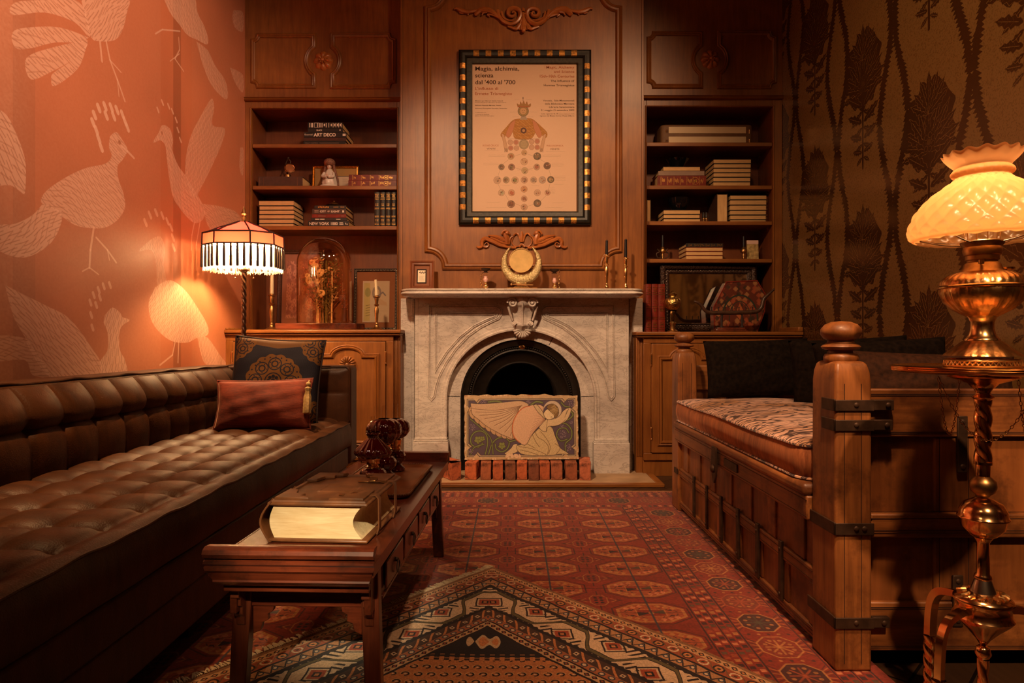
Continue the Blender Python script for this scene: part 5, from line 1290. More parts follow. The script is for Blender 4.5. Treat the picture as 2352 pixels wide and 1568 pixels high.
# ------------------------------------------------------------------ coffee table
def table():
    O = Vector((PX(662, 1.39), 1.39, 0)); rz = -.033
    T = thing('coffee_table', 'low dark red wood table with moulded upturned ends between sofa and hearth', 'table', O, (0, 0, rz))
    W = .36; L = 1.245; zt = .358; hw = W / 2
    B = lambda m, n, mt, **k: m.build(n, MAT[mt], T, world=False, **k)
    m = M(); m.box(-hw, hw, .012, L - .012, zt - .028, zt); m.box(-hw + .0, -hw + .004, .012, L - .012, zt, zt + .001); B(m, 'tabletop', 'wood_red', bevel=.004)
    # moulded end boards: profile y (outwards) by z
    pr = [(.030, .394), (.006, .396), (-.004, .391), (-.008, .383), (-.004, .374), (.004, .371), (.004, .369), (-.002, .366), (-.003, .361), (.003, .357), (.005, .355), (.001, .352), (-.000, .346), (.005, .341), (.008, .339), (.010, .330), (.014, .322), (.012, .318), (.020, .311), (.028, .305), (.040, .303), (.045, .303)]
    for s in (0, 1):
        m = M()
        def f(i, x):
            y, z = pr[i]; ins = max(0, (.352 - z)) * .42
            xx = x * (hw + .004 - ins) ; yy = y if s == 0 else L - y
            return (xx, yy, z)
        n = len(pr); vs = [f(i, -1) for i in range(n)] + [f(i, 1) for i in range(n)]
        fs = [(i, i + 1, n + i + 1, n + i) for i in range(n - 1)] + [tuple(range(n)), tuple(range(n, 2 * n))[::-1], (0, n, 2 * n - 1, n - 1)]
        m.add(vs, fs); B(m, 'end_board', 'wood_redx', smooth=35)
        # spandrel aprons under the end
        y = .055 if s == 0 else L - .055 - .018
        m = M(); m.box(-hw + .018, hw - .018, y - .012, y + .006, .285, .303); B(m, 'end_rail', 'wood_redx', bevel=.003)
        m = M(); m.box(-hw + .045, hw - .040, y + .06 if s == 0 else y - .06, (y + .06 if s == 0 else y - .06) + .018, .225, .292); B(m, 'end_apron', 'wood_redx', bevel=.002)
    for s in (-1, 1):
        x0 = s * (hw - .020)
        m = M(); m.box(min(x0, x0 - s * .016), max(x0, x0 - s * .016), .07, L - .07, .225, zt - .028); B(m, 'side_apron', 'wood_red', bevel=.002)
        m = M(); m.box(min(x0 + s * .004, x0 - s * .010), max(x0 + s * .004, x0 - s * .010), .17, L - .17, .222, .232); m.box(min(x0 + s * .004, x0), max(x0 + s * .004, x0), .17, L - .17, .312, .320); B(m, 'side_rail', 'wood_red', bevel=.002)
        for k in range(4):                      # drawer fronts with ring pulls
            ya = .19 + k * .222; yb = ya + .198
            m = M(); m.box(min(x0 + s * .002, x0 + s * .009), max(x0 + s * .002, x0 + s * .009), ya, yb, .240, .306); d = B(m, 'drawer', 'wood_red', bevel=.003)
            yc = (ya + yb) / 2; m = M(); xx = x0 + s * .012
            ring = [(xx + s * .004 + .0 * k, yc + .015 * math.cos(t), .262 + .015 * math.sin(t)) for t in np.linspace(0, 2 * PI, 17)[:-1]]
            m.tube(ring, .0022, 6, closed=True); m.sphere((xx, yc, .279), .006, 8)
            h = m.build('ring_pull', MAT['iron'], d, world=False)
    for sx in (-1, 1):
        for sy in (0, 1):
            y = .125 if sy == 0 else L - .125; x = sx * (hw - .032)
            m = M(); w_ = .021
            # slightly splayed square leg
            top = [(x - sx * .004 + a * w_, y + b * w_ * .8, zt - .03) for a, b in ((-1, -1), (1, -1), (1, 1), (-1, 1))]
            bot = [(x + sx * .010 + a * (w_ - .002), y + (-.012 if sy == 0 else .012) + b * (w_ - .002) * .8, .0145 if sy == 0 else .0095) for a, b in ((-1, -1), (1, -1), (1, 1), (-1, 1))]
            m.add(top + bot, [(0, 1, 2, 3), (7, 6, 5, 4)] + [(i, i + 4, (i + 1) % 4 + 4, (i + 1) % 4) for i in range(4)])
            B(m, 'leg', 'wood_redz', bevel=.003)
            # carved bracket at the outer face of the leg
            oy = -1 if sy == 0 else 1
            pts = [(0, .300), (.052, .300), (.050, .282), (.040, .276), (.042, .262), (.030, .256), (.031, .240), (.020, .234), (.022, .218), (.012, .208), (.010, .190), (0, .182)]
            m = M(); m.prism(pts if oy < 0 else pts[::-1], x - .010, x + .010, lambda u, v, h: (h, y + oy * (w_ * .8 + u), v)); B(m, 'bracket', 'wood_redz', bevel=.002)
            pts = [(0, .228), (.050, .228), (.046, .212), (.034, .206), (.036, .192), (.022, .186), (.018, .168), (0, .160)]
            m = M(); m.prism(pts, y - .008, y + .008, lambda u, v, h: (x - sx * (w_ + u), h, v)); B(m, 'bracket', 'wood_redx', bevel=.002)
            m = M(); m.prism(pts, x - .008, x + .008, lambda u, v, h: (h, y - oy * (w_ * .8 + u * .9), v)); B(m, 'bracket', 'wood_red', bevel=.002)
    return T, O, rz
TAB, TO, TR = table()

def old_book():
    z0 = .3595
    T = thing('book', 'thick old leather-bound book with clasps and pale page edges on the coffee table', 'book', (PX(731, 1.56), 1.545, z0), (0, 0, -.075))
    W, D, H = .238, .325, .094; hw = W / 2
    def cover(z, n):
        m = M(); m.box(-hw - .002, hw + .004, 0, D, z, z + .008); return m
    m = cover(0, 0); m.build('cover', MAT['bk_old'], T, world=False, bevel=.003)
    m = cover(H - .008, 1); top = m.build('cover', MAT['bk_old'], T, world=False, bevel=.003)
    # raised bevelled boards and corner plates on the cover
    m = M(); zt = H
    m.sweep([(-hw + .012, .012), (hw - .008, .012), (hw - .008, D - .012), (-hw + .012, D - .012)], [(-.006, 0), (-.004, .004), (.004, .004), (.006, 0)], lambda u, v, h: (u, v, zt + h)); 
    m.build('raised_border', MAT['bk_old'], top, world=False)
    for sx in (-1, 1):
        for sy in (0, 1):
            cx = sx * (hw - .010); cy = .014 if sy == 0 else D - .014; k = 1 if sy == 0 else -1
            pts = [(cx, cy), (cx - sx * .085, cy), (cx - sx * .075, cy + k * .018), (cx - sx * .055, cy + k * .022), (cx - sx * .06, cy + k * .045), (cx - sx * .035, cy + k * .050), (cx - sx * .025, cy + k * .085), (cx, cy + k * .095)]
            m = M(); m.prism(pts, zt + .001, zt + .0095, lambda u, v, h: (u, v, h)); m.build('corner_plate', MAT['bk_old'], top, world=False, bevel=.0015)
    m = M(); m.sweep([(-.04, .12), (.05, .12), (.05, D - .13), (-.04, D - .13)], [(-.004, 0), (0, .002), (.004, 0)], lambda u, v, h: (u, v, zt + h)); m.build('tooled_panel', MAT['bk_old'], top, world=False)
    # text block with concave fore edge on the right, rounded spine side on the left
    m = M(); n = 14
    def ol(t):  # right edge x at height t
        return hw - .012 - .022 * math.sin(PI * t)
    def lf(t): return -hw + .012 - .012 * math.sin(PI * t)
    pts = [(lf(i / n), .008 + (H - .016) * i / n) for i in range(n + 1)] + [(ol(1 - i / n), .008 + (H - .016) * (1 - i / n)) for i in range(n + 1)]
    m.prism(pts, .010, D - .008, lambda u, v, h: (u, h, v)); m.build('pages', MAT['pages_old'], T, world=False, smooth=35)
    m = M(); a = [(-hw + .004 - .024 * math.sin(PI * i / 12), H * i / 12) for i in range(13)]; b = [(x + .005, z) for x, z in a]
    m.prism(a + b[::-1], -.002, D + .002, lambda u, v, h: (u, h, v))
    for k in range(5):
        y = .03 + k * (D - .06) / 4; m.tube([(x - .002, y, z) for x, z in a], .005, 7)
    m.build('spine', MAT['bk_old'], T, world=False, smooth=35)
    for y in (.075, D - .095):                  # straps over the fore edge with metal clasps
        m = M(); ct = [(hw - .05, H + .003), (hw + .004, H + .003), (hw + .010, H - .004), (hw + .011, .02), (hw + .006, .004)]
        m.sweep(ct, [(0, -.009), (.003, -.009), (.003, .009), (0, .009), (0, -.009)], lambda u, v, h: (u, y + h, v), closed=False); s = m.build('strap', MAT['bk_old'], T, world=False)
        m = M(); m.box(hw - .058, hw - .040, y - .010, y + .010, H + .003, H + .009); m.box(hw - .09, hw - .06, y - .006, y + .006, H + .002, H + .005); m.build('clasp', MAT['brass_old'], s, world=False, bevel=.0015)
old_book()

def tray():
    z0 = .3595; Y = 2.22
    T = thing('tray', 'brown wooden serving tray with a beaded edge holding the ruby oil lamps', 'tray', (PX(888, 2.24), Y, z0), (0, 0, TR))
    m = M(); w_, l_ = .125, .245
    def rr_(ins, r=.03):
        a, b = w_ - ins, l_ - ins; q = []
        for cx, cy, t in ((a - r, b - r, 0), (-a + r, b - r, 90), (-a + r, -b + r, 180), (a - r, -b + r, 270)): q += arc(cx, cy, r, t, t + 90, 6)
        return q
    lay = [(.012, 0), (.006, .002), (.0, .013), (.003, .014), (.016, .007), (.020, .005)]
    ol = [[(x, y, z) for x, y in rr_(i)] for i, z in lay]; n = len(ol[0]); fs = []
    for j in range(len(ol) - 1): fs += [(j * n + i, j * n + (i + 1) % n, (j + 1) * n + (i + 1) % n, (j + 1) * n + i) for i in range(n)]
    fs += [tuple(range(n))[::-1], tuple(range((len(ol) - 1) * n, len(ol) * n))]
    m.add(sum(ol, []), fs); m.build('tray_body', plain('brown_lacquer', (.30, .095, .03), .35, 0, .3, 8, coat=.3), T, world=False)
    m = M(); q = rr_(.0); L_ = 0
    for a, b in zip(q, q[1:] + q[:1]):
        d = math.hypot(b[0] - a[0], b[1] - a[1]); k = max(1, int(d / .008))
        for i in range(k): m.sphere((a[0] + (b[0] - a[0]) * i / k, a[1] + (b[1] - a[1]) * i / k, .0125), .0042, 6)
    o = m.build('beaded_edge', MAT['bk_old'], T, world=False); o['kind'] = 'stuff'
tray()

def ruby_lamp(label, x, y, kind, sc_=1.0, zk=1.0):
    z0 = .3595 + .0055
    T = thing('oil_lamp', label, 'oil lamp', (x, y, z0), (0, 0, .2), 'ruby glass oil lamps on the tray')
    T.scale = (1, 1, zk); s = sc_; rib = lambda n, k: (lambda a, t, r, z: (r * (1 + k * math.cos(a * n)), z))
    m = M(); m.lathe([(0, 0), (.036 * s, 0), (.040 * s, .003), (.038 * s, .010), (.030 * s, .014), (.024 * s, .020), (.040 * s, .032), (.043 * s, .044), (.034 * s, .056), (.020 * s, .062)], n=48, mod=rib(12, .035)); m.build('font', MAT['ruby'], T, world=False, smooth=60)
    m = M(); m.lathe([(.017, .060), (.019, .062), (.019, .066), (.016, .068), (.016, .071), (.021, .073), (.021, .084), (.0225, .086), (.023, .092), (.018, .093)], n=28); m.tube([(0, 0, .078), (-.036, -.004, .078)], .0016, 6); m.lathe([(0, 0), (.006, 0), (.006, .003), (0, .003)], n=12, T=Matrix.Translation((-.036, -.004, .078)) @ Matrix.Rotation(-PI / 2, 4, 'Y')); m.build('burner', MAT['brass'], T, world=False)
    m = M()
    if kind == 'umbrella':
        pr = [(.020, .093), (.050, .096), (.059, .106), (.060, .112), (.052, .124), (.038, .138), (.026, .150), (.018, .156), (.0165, .162), (.019, .166), (.024, .170), (.0245, .173), (.022, .175)]
        m.lathe([(r * s, z) for r, z in pr], n=80, mod=lambda a, t, r, z: (r * (1 + (.05 if z < .155 else .03) * math.cos(a * 16)), z + (.002 * math.cos(a * 8) if z > .17 else 0)), cap=False)
        top = .228
    else:
        pr = [(.020, .093), (.030, .096), (.046, .104), (.058, .118), (.0605, .132), (.056, .146), (.044, .157), (.028, .162), (.020, .163)]
        m.lathe([(r * s, z * 1.0 if z < .1 else .093 + (z - .093) * s) for r, z in pr], n=80, mod=rib(14, .03), cap=False); top = .198
    m.build('shade', MAT['ruby'], T, world=False, smooth=60)
    m = M(); m.lathe([(.012, .094), (.013, .12), (.009, .15), (.0085, top)], n=20, cap=False); m.build('chimney', MAT['glass'], T, world=False)
xa, ya = PX(857, 2.13), 2.13
ruby_lamp('low ruby glass oil lamp with a ribbed umbrella shaped shade, nearest the old book', xa, ya, 'umbrella', .98)
ruby_lamp('ruby glass oil lamp with a large melon ribbed globe behind the umbrella shaded one', PX(882, 2.26), 2.26, 'globe', .99, 1.26)
ruby_lamp('ruby glass oil lamp partly hidden behind the other globe, nearest the hearth', PX(908, 2.385), 2.385, 'globe', .86, 1.24)

# ------------------------------------------------------------------ floor lamp
def floor_lamp():
    Y = 3.62; X = PX(560, Y)
    T = thing('floor_lamp', 'lit floor lamp with red silk shade and striped cream fringe behind the sofa', 'lamp', (X, Y, 0))
    zb = PZ(624, Y); zr = PZ(566, Y); zr2 = PZ(540, Y); zt = PZ(512, Y)
    m = M(); m.lathe([(0, 0), (.13, 0), (.135, .01), (.12, .02), (.06, .035), (.03, .06), (.018, .09)], n=32); m.build('base', MAT['brass_old'], T, world=False)
    m = M(); n = 10; Hh = zb + .02 - .08
    def col(u, v):
        a = 2 * PI * u; z = .08 + Hh * v; r = .0125 * (1 + .16 * math.cos(3 * (a + z * 55))); return (r * math.cos(a), r * math.sin(a), z)
    m.grid(col, 24, 420)
    for z in (.80, .815, zb + .002): m.lathe([(.012, z - .006), (.019, z - .003), (.019, z + .003), (.012, z + .006)], n=20)
    m.build('pole', plain('twisted_iron_pole', (.10, .05, .03), .35, .9), T, world=False, smooth=60)
    m = M(); m.lathe([(.010, zb), (.026, zb + .006), (.028, zb + .012), (.012, zb + .02), (.011, zb + .05), (.008, zt + .02), (.012, zt + .03), (.008, zt + .04), (.016, zt + .05), (.010, zt + .065), (.005, zt + .08), (.001, zt + .095)], n=20)
    for a in (0, 2.4, 4.4):
        m.tube([(0, 0, zb + .04), (.04 * math.cos(a), .04 * math.sin(a), zb + .05), (.055 * math.cos(a), .055 * math.sin(a), zb + .09)], .006, 8)
    m.build('fitting', MAT['brass_old'], T, world=False)
    for a in (.3, 3.0):
        m = M(); m.tube([(.05 * math.cos(a), .05 * math.sin(a), zb + .04), (.05 * math.cos(a), .05 * math.sin(a), zb - .03)], .0012, 5); m.sphere((.05 * math.cos(a), .05 * math.sin(a), zb - .034), .005, 8); m.build('pull_chain', MAT['brass'], T, world=False)
    # shade: elongated octagon with concave panels
    W, D = .192, .150
    def oct_(k, bow=0.0):
        c = [(W, -.075), (W, .075), (.095, D), (-.095, D), (-W, .075), (-W, -.075), (-.095, -D), (.095, -D)]; q = []
        for i in range(8):
            a, b = Vector(c[i]), Vector(c[(i + 1) % 8])
            for j in range(10):
                t = j / 10; p = a.lerp(b, t); p = p * (1 - bow * math.sin(PI * t)); q.append((p.x * k, p.y * k))
        return q
    lay = [(.17, zt, 0), (.30, zt - .012, .02), (.55, zt - .038, .03), (.80, zt - .066, .02), (1.0, zr2 + .012, .0)]
    lay = [(.14, zt + .004, 0), (.34, zt - .014, .03), (.60, zt - .034, .04), (.84, zt - .058, .03), (1.0, zr2, .012)]
    def ring(k, z, b): return [(x, y, z) for x, y in oct_(k, b)]
    def skin(m, L):
        n = len(L[0]); o = len(m.v); m.add(sum(L, []), [(j * n + i, j * n + (i + 1) % n, (j + 1) * n + (i + 1) % n, (j + 1) * n + i) for j in range(len(L) - 1) for i in range(n)])
    m = M(); L = []
    for k, z, b in lay:
        r = ring(k, z, b); L.append([(x * (1 + (.010 if i % 2 else 0)), y * (1 + (.010 if i % 2 else 0)), zz) for i, (x, y, zz) in enumerate(r)])
    skin(m, L); sh = m.build('shade', MAT['shade_red'], T, world=False, smooth=20, fix=False)
    m = M(); skin(m, [ring(1.0, zr2, .012), ring(1.01, zr, .012)]); m.build('braid_band', MAT['shade_band'], sh, world=False, fix=False)
    for z, k in ((zr2 + .001, 1.008), (zr, 1.016)):
        m = M(); m.tube([(x * k, y * k, z) for x, y in oct_(1, .012)], .0042, 6, closed=True); m.build('dark_trim', MAT['trim_dark'], sh, world=False)
    for i in range(8):
        c = [(W, -.075), (W, .075), (.095, D), (-.095, D), (-W, .075), (-W, -.075), (-.095, -D), (.095, -D)][i]
        m = M(); m.tube([(c[0] * k * 1.01, c[1] * k * 1.01, z + .002) for k, z, b in lay] + [(c[0] * 1.02, c[1] * 1.02, zr)], .0045, 6); m.build('rib_trim', MAT['trim_dark'], sh, world=False)
    # fringe: cream strands in groups and dark tassels
    per = [Vector(p) for p in oct_(1.005, .012)]; per.append(per[0]); cum = [0]
    for a, b in zip(per[:-1], per[1:]): cum.append(cum[-1] + (b - a).length)
    tot = cum[-1]
    def at(s):
        s %= tot; i = max(j for j in range(len(cum) - 1) if cum[j] <= s); t = (s - cum[i]) / max(1e-9, cum[i + 1] - cum[i]); return per[i].lerp(per[i + 1], t)
    rr = random.Random(4); m = M(); k = 0; NT = 34
    s = 0
    while s < tot:
        p = at(s); q = at(s + .0040); zb2 = zb - .006 + rr.random() * .014; j = 1 + (rr.random() - .5) * .012
        m.add([(p.x, p.y, zr), (q.x, q.y, zr), (q.x * j, q.y * j, zb2), (p.x * j, p.y * j, zb2 + .002)], [(0, 1, 2, 3)]); s += .0046
    o = m.build('cream_fringe', MAT['fringe'], sh, world=False, smooth=0, fix=False); o['kind'] = 'stuff'
    for k in range(NT):
        p = at(tot * (k + .5) / NT) * 1.03
        m = M(); m.sphere((p.x, p.y, zr - .008), .0055, 8); m.lathe([(.003, zr - .012), (.0058, zr - .018), (.0068, zr - .05), (.0075, zb + .020), (.005, zb + .016)], (p.x, p.y, 0), 8); m.build('tassel', MAT['trim_dark'], sh, world=False)
    for dx, dy in ((-.055, 0), (.055, .01)):
        m = M(); m.lathe([(.006, 0), (.012, .006), (.024, .035), (.026, .052), (.018, .072), (0, .080)], (dx, dy, zb + .06), 16)
        b = m.build('bulb', BULB, T, world=False)
BULB = nt('lit_bulb')
BULB[2].inputs['Base Color'].default_value = (1, .8, .5, 1); BULB[2].inputs['Emission Color'].default_value = (1, .62, .28, 1); BULB[2].inputs['Emission Strength'].default_value = 520; BULB = BULB[0]
floor_lamp()
# ------------------------------------------------------------------ daybed
def mattress_mat():
    m, t, b, o = nt('tiger_stripe_woven_fabric')
    dn = N(t, 'TexNoise', i_Scale=5.0, i_Detail=2.0); t.links.new(coords(t, (1, 1.5, 1)), dn.inputs[0])
    ad = N(t, 'VectorMath', operation='MULTIPLY_ADD'); t.links.new(dn.outputs[1], ad.inputs[0]); ad.inputs[1].default_value = (2.2, 4.5, 0); t.links.new(coords(t, (14, 62, 14)), ad.inputs[2])
    v = N(t, 'TexVoronoi', feature='DISTANCE_TO_EDGE', i_Scale=1.0); t.links.new(ad.outputs[0], v.inputs[0])
    mx = N(t, 'Math', operation='MULTIPLY', i_1=1.0); t.links.new(ramp(t, v.outputs[0], [(.075, (0, 0, 0)), (.12, (1, 1, 1))]), mx.inputs[0])
    big = N(t, 'TexNoise', i_Scale=3.0, i_Detail=2.0); t.links.new(coords(t, (1, 2.6, 1)), big.inputs[0])
    cc = N(t, 'Mix', data_type='RGBA'); t.links.new(ramp(t, big.outputs[0], [(.45, (0, 0, 0)), (.62, (1, 1, 1))]), cc.inputs[0]); cc.inputs[6].default_value = (.84, .52, .40, 1); cc.inputs[7].default_value = (.50, .24, .10, 1)
    fn = N(t, 'Mix', data_type='RGBA'); t.links.new(mx.outputs[0], fn.inputs[0]); fn.inputs[6].default_value = (.05, .022, .022, 1); t.links.new(cc.outputs[2], fn.inputs[7])
    t.links.new(fn.outputs[2], b.inputs['Base Color']); b.inputs['Roughness'].default_value = .7; b.inputs['Sheen Weight'].default_value = .25; bump(t, b, mx.outputs[0], .5, .002)
    return m
MAT['tiger'] = mattress_mat()

def daybed():
    X0, XE = .81, 1.735; Y0, Y1 = 1.635, 3.31
    T = thing('daybed', 'heavy rustic wooden daybed chest with turned posts and iron straps at the right', 'daybed', ((X0 + XE) / 2, (Y0 + Y1) / 2, .0))
    def post(x, y, w_, d_):
        # square post with rounded shoulders and a turned finial
        m = M(); z0 = .0095 if x < 1 else .001
        lay = [(z0, 1), (.30, 1), (.60, 1), (.735, .99), (.760, .95), (.778, .86), (.786, .74)]
        def rect(k, z): return [(x - w_ / 2 * k, y - d_ / 2 * k, z), (x + w_ / 2 * k, y - d_ / 2 * k, z), (x + w_ / 2 * k, y + d_ / 2 * k, z), (x - w_ / 2 * k, y + d_ / 2 * k, z)]
        ol = [rect(k, z) for z, k in lay]
        m.add(sum(ol, []), [(j * 4 + i, j * 4 + (i + 1) % 4, j * 4 + 4 + (i + 1) % 4, j * 4 + 4 + i) for j in range(len(ol) - 1) for i in range(4)] + [(3, 2, 1, 0), tuple(range(len(ol) * 4 - 4, len(ol) * 4))])
        p = m.build('post', MAT['bed_z'], T, bevel=.007, seg=3)
        for dx in (-.26, .20):
            m = M(); m.box(x + w_ * dx - .0007, x + w_ * dx + .0007, y - d_ / 2 - .0012, y - d_ / 2 + .001, z0 + .02, .73); m.build('groove', MAT['groove'], p, smooth=0)
        m = M(); r = min(w_, d_) / 2
        m.lathe([(r * .80, .778), (r * .90, .785), (r * .92, .796), (r * .84, .803), (r * .62, .806), (r * .60, .812), (r * .95, .817), (r * 1.03, .822), (r * .95, .827), (r * .72, .832), (r * .66, .838), (r * .90, .844), (r * 1.08, .856), (r * 1.06, .868), (r * .85, .880), (r * .5, .887), (0, .889)], (x, y, 0), 40, mod=lambda a, t, rr_, z: (rr_ * (1 + .012 * math.sin(a * 3 + z * 90)), z)); 
        if y > 2.5: m.v = [(a, b, c - .006) for a, b, c in m.v]
        m.build('finial', MAT['bed_z'], p, smooth=50)
        return p
    pn = post(.856, 1.70, .092, .130); pf = post(.856, 3.247, .092, .126); post(1.70, 1.70, .07, .10); post(1.70, 3.25, .07, .10)
    # ---- near and far end boards
    for end, ya, s in (('near', 1.662, -1), ('far', 3.285, 1)):
        xa, xb = .903, 1.665; th = .022
        def bx(m, x0, x1, z0, z1, pr=0): m.box(x0, x1, min(ya + s * pr, ya + s * (pr - th)), max(ya + s * pr, ya + s * (pr - th)), z0, z1)
        for nm, z0, z1, pr in (('top_rail', .594, .716, .010), ('middle_rail', .342, .402, .020), ('bottom_rail', .052, .176, .008)):
            m = M(); bx(m, xa, xb, z0, z1, pr); r_ = m.build(nm, MAT['bed_x'], T, bevel=.004)
            if end == 'near':
                for zz in ((z0 + .008, z0 + .012, z1 - .014, z1 - .018) if nm != 'middle_rail' else (z0 + .012, z0 + .018, z1 - .012)):
                    m = M(); m.box(xa, xb, ya - pr - .0008, ya - pr + .001, zz, zz + .0016); m.build('groove', MAT['groove'], r_, smooth=0)
        for z0, z1 in ((.402, .594), (.176, .342)):
            m = M(); m.box(xa, xb, ya + .004, ya + .016, z0, z1); m.build('panel', MAT['bed_p'], T)
            for x0, x1 in ((1.072, 1.180), (1.335, 1.44)):
                m = M(); bx(m, x0, x1, z0, z1, .004); st = m.build('stile', MAT['bed_z'], T, bevel=.005)
                if end == 'near':
                    m = M(); m.box(x0 + .012, x0 + .0135, ya - .0048, ya - .003, z0, z1); m.box(x0 + .086, x0 + .0875, ya - .0048, ya - .003, z0, z1); m.build('groove', MAT['groove'], st, smooth=0)
    # ---- front side (towards the room): x = const plane
    xs = .822
    def by(m, y0, y1, z0, z1, pr=0, th=.02): m.box(xs - pr, xs - pr + th, y0, y1, z0, z1)
    ya, yb = 1.766, 3.184
    for nm, z0, z1, pr in (('top_rail', .352, .418, .026), ('middle_rail', .178, .222, .006), ('bottom_rail', .028, .060, .004)):
        m = M(); by(m, ya if nm != 'top_rail' else ya - .0, yb + (.0), z0, z1, pr, .03); r_ = m.build(nm, MAT['bed_y'], T, bevel=.005)
        for zz in (z0 + .010, z1 - .012):
            m = M(); m.box(xs - pr - .0008, xs - pr + .001, ya, yb, zz, zz + .0016); m.build('groove', MAT['groove'], r_, smooth=0)
    m = M(); m.box(xs - .036, xs + .05, ya - .0, yb + .0, .418, .452); m.build('seat_ledge', MAT['bed_y'], T, bevel=.012, seg=4)
    n = 7; st = (yb - ya) / n
    for row, (z0, z1) in enumerate(((.222, .352), (.060, .178))):
        m = M(); m.box(xs + .004, xs + .014, ya, yb, z0, z1); m.build('panel', MAT['bed_p'], T)
        for k in range(n):
            yc = ya + st * (k + (.5 if row == 0 else 0.02)) 
            m = M(); by(m, yc - .035, yc + .035, z0, z1, .002, .016); m.build('stile', MAT['bed_z'], T, bevel=.004)
    for k in range(1, 7):
        yc = ya + st * k * .93 + .02
        m = M(); m.box(xs - .014, xs - .004, yc - .010, yc + .010, .055, .235); s_ = m.build('iron_strap', MAT['iron'], T, bevel=.002)
        for z in (.075, .21):
            m = M(); m.sphere((xs - .014, yc, z), .006, 8, sc_=(.6, 1, 1)); m.build('nail', MAT['iron'], s_)
    # hasp in the middle, plate beside it
    m = M(); m.prism([(2.50, .43), (2.55, .43), (2.556, .36), (2.55, .32), (2.53, .29), (2.52, .29), (2.50, .32), (2.494, .36)], xs - .044, xs - .036, lambda u, v, h: (h, u, v)); hs = m.build('hasp', MAT['iron'], T, bevel=.002)
    m = M(); m.sphere((xs - .047, 2.525, .345), .016, 12, sc_=(.6, 1, 1)); m.build('boss', MAT['iron'], hs)
    m = M(); m.box(xs - .032, xs - .024, 2.30, 2.44, .372, .402); m.build('iron_plate', MAT['iron'], T, bevel=.002)
    # straps around the near post corner
    def wrap(z0, z1, xl, yl, nm='corner_strap'):
        m = M(); yf = 1.635; xl0 = .8095
        m.box(xl0 - .005, xl0 - .0005, yf - .005, yl, z0, z1); m.box(xl0 - .005, .905, yf - .005, yf - .0005, z0, z1 - .002)
        if xl > .906: m.box(.902, xl, yf - .003, yf + .012, z0 + .002, z1 - .002)
        s_ = m.build(nm, MAT['iron'], T, bevel=.0015)
        for x in (.86, xl - .015):
            m = M(); m.sphere((x, yf - .005, (z0 + z1) / 2), .007, 10, sc_=(1, .5, 1)); m.build('nail', MAT['iron'], s_)
    wrap(.662, .692, .955, 1.70); wrap(.612, .642, .952, 1.70); wrap(.352, .384, .895, 1.765); wrap(.118, .148, .945, 1.78)
    for x0, z0, z1, yy in ((1.125, .505, .648, 1.648), (1.115, .115, .245, 1.650), (1.60, .505, .648, 1.648)):
        m = M(); m.box(x0, x0 + .026, yy, yy + .006, z0, z1); s_ = m.build('iron_strap', MAT['iron'], T, bevel=.002)
        for z in (z0 + .015, z1 - .015):
            m = M(); m.sphere((x0 + .013, yy, z), .007, 10, sc_=(1, .5, 1)); m.build('nail', MAT['iron'], s_)
    # far post strap
    m = M(); m.box(.803, .809, 3.18, 3.24, .19, .215); m.build('iron_strap', MAT['iron'], T)
    m = M(); m.box(xs + .05, 1.70, 1.70, 3.26, .40, .440); m.build('seat_deck', MAT['bed_x'], T)
    m = M(); m.box(1.66, 1.70, 1.75, 3.20, .04, .60); m.build('back_board', MAT['bed_y'], T, bevel=.004)
    return T
daybed()
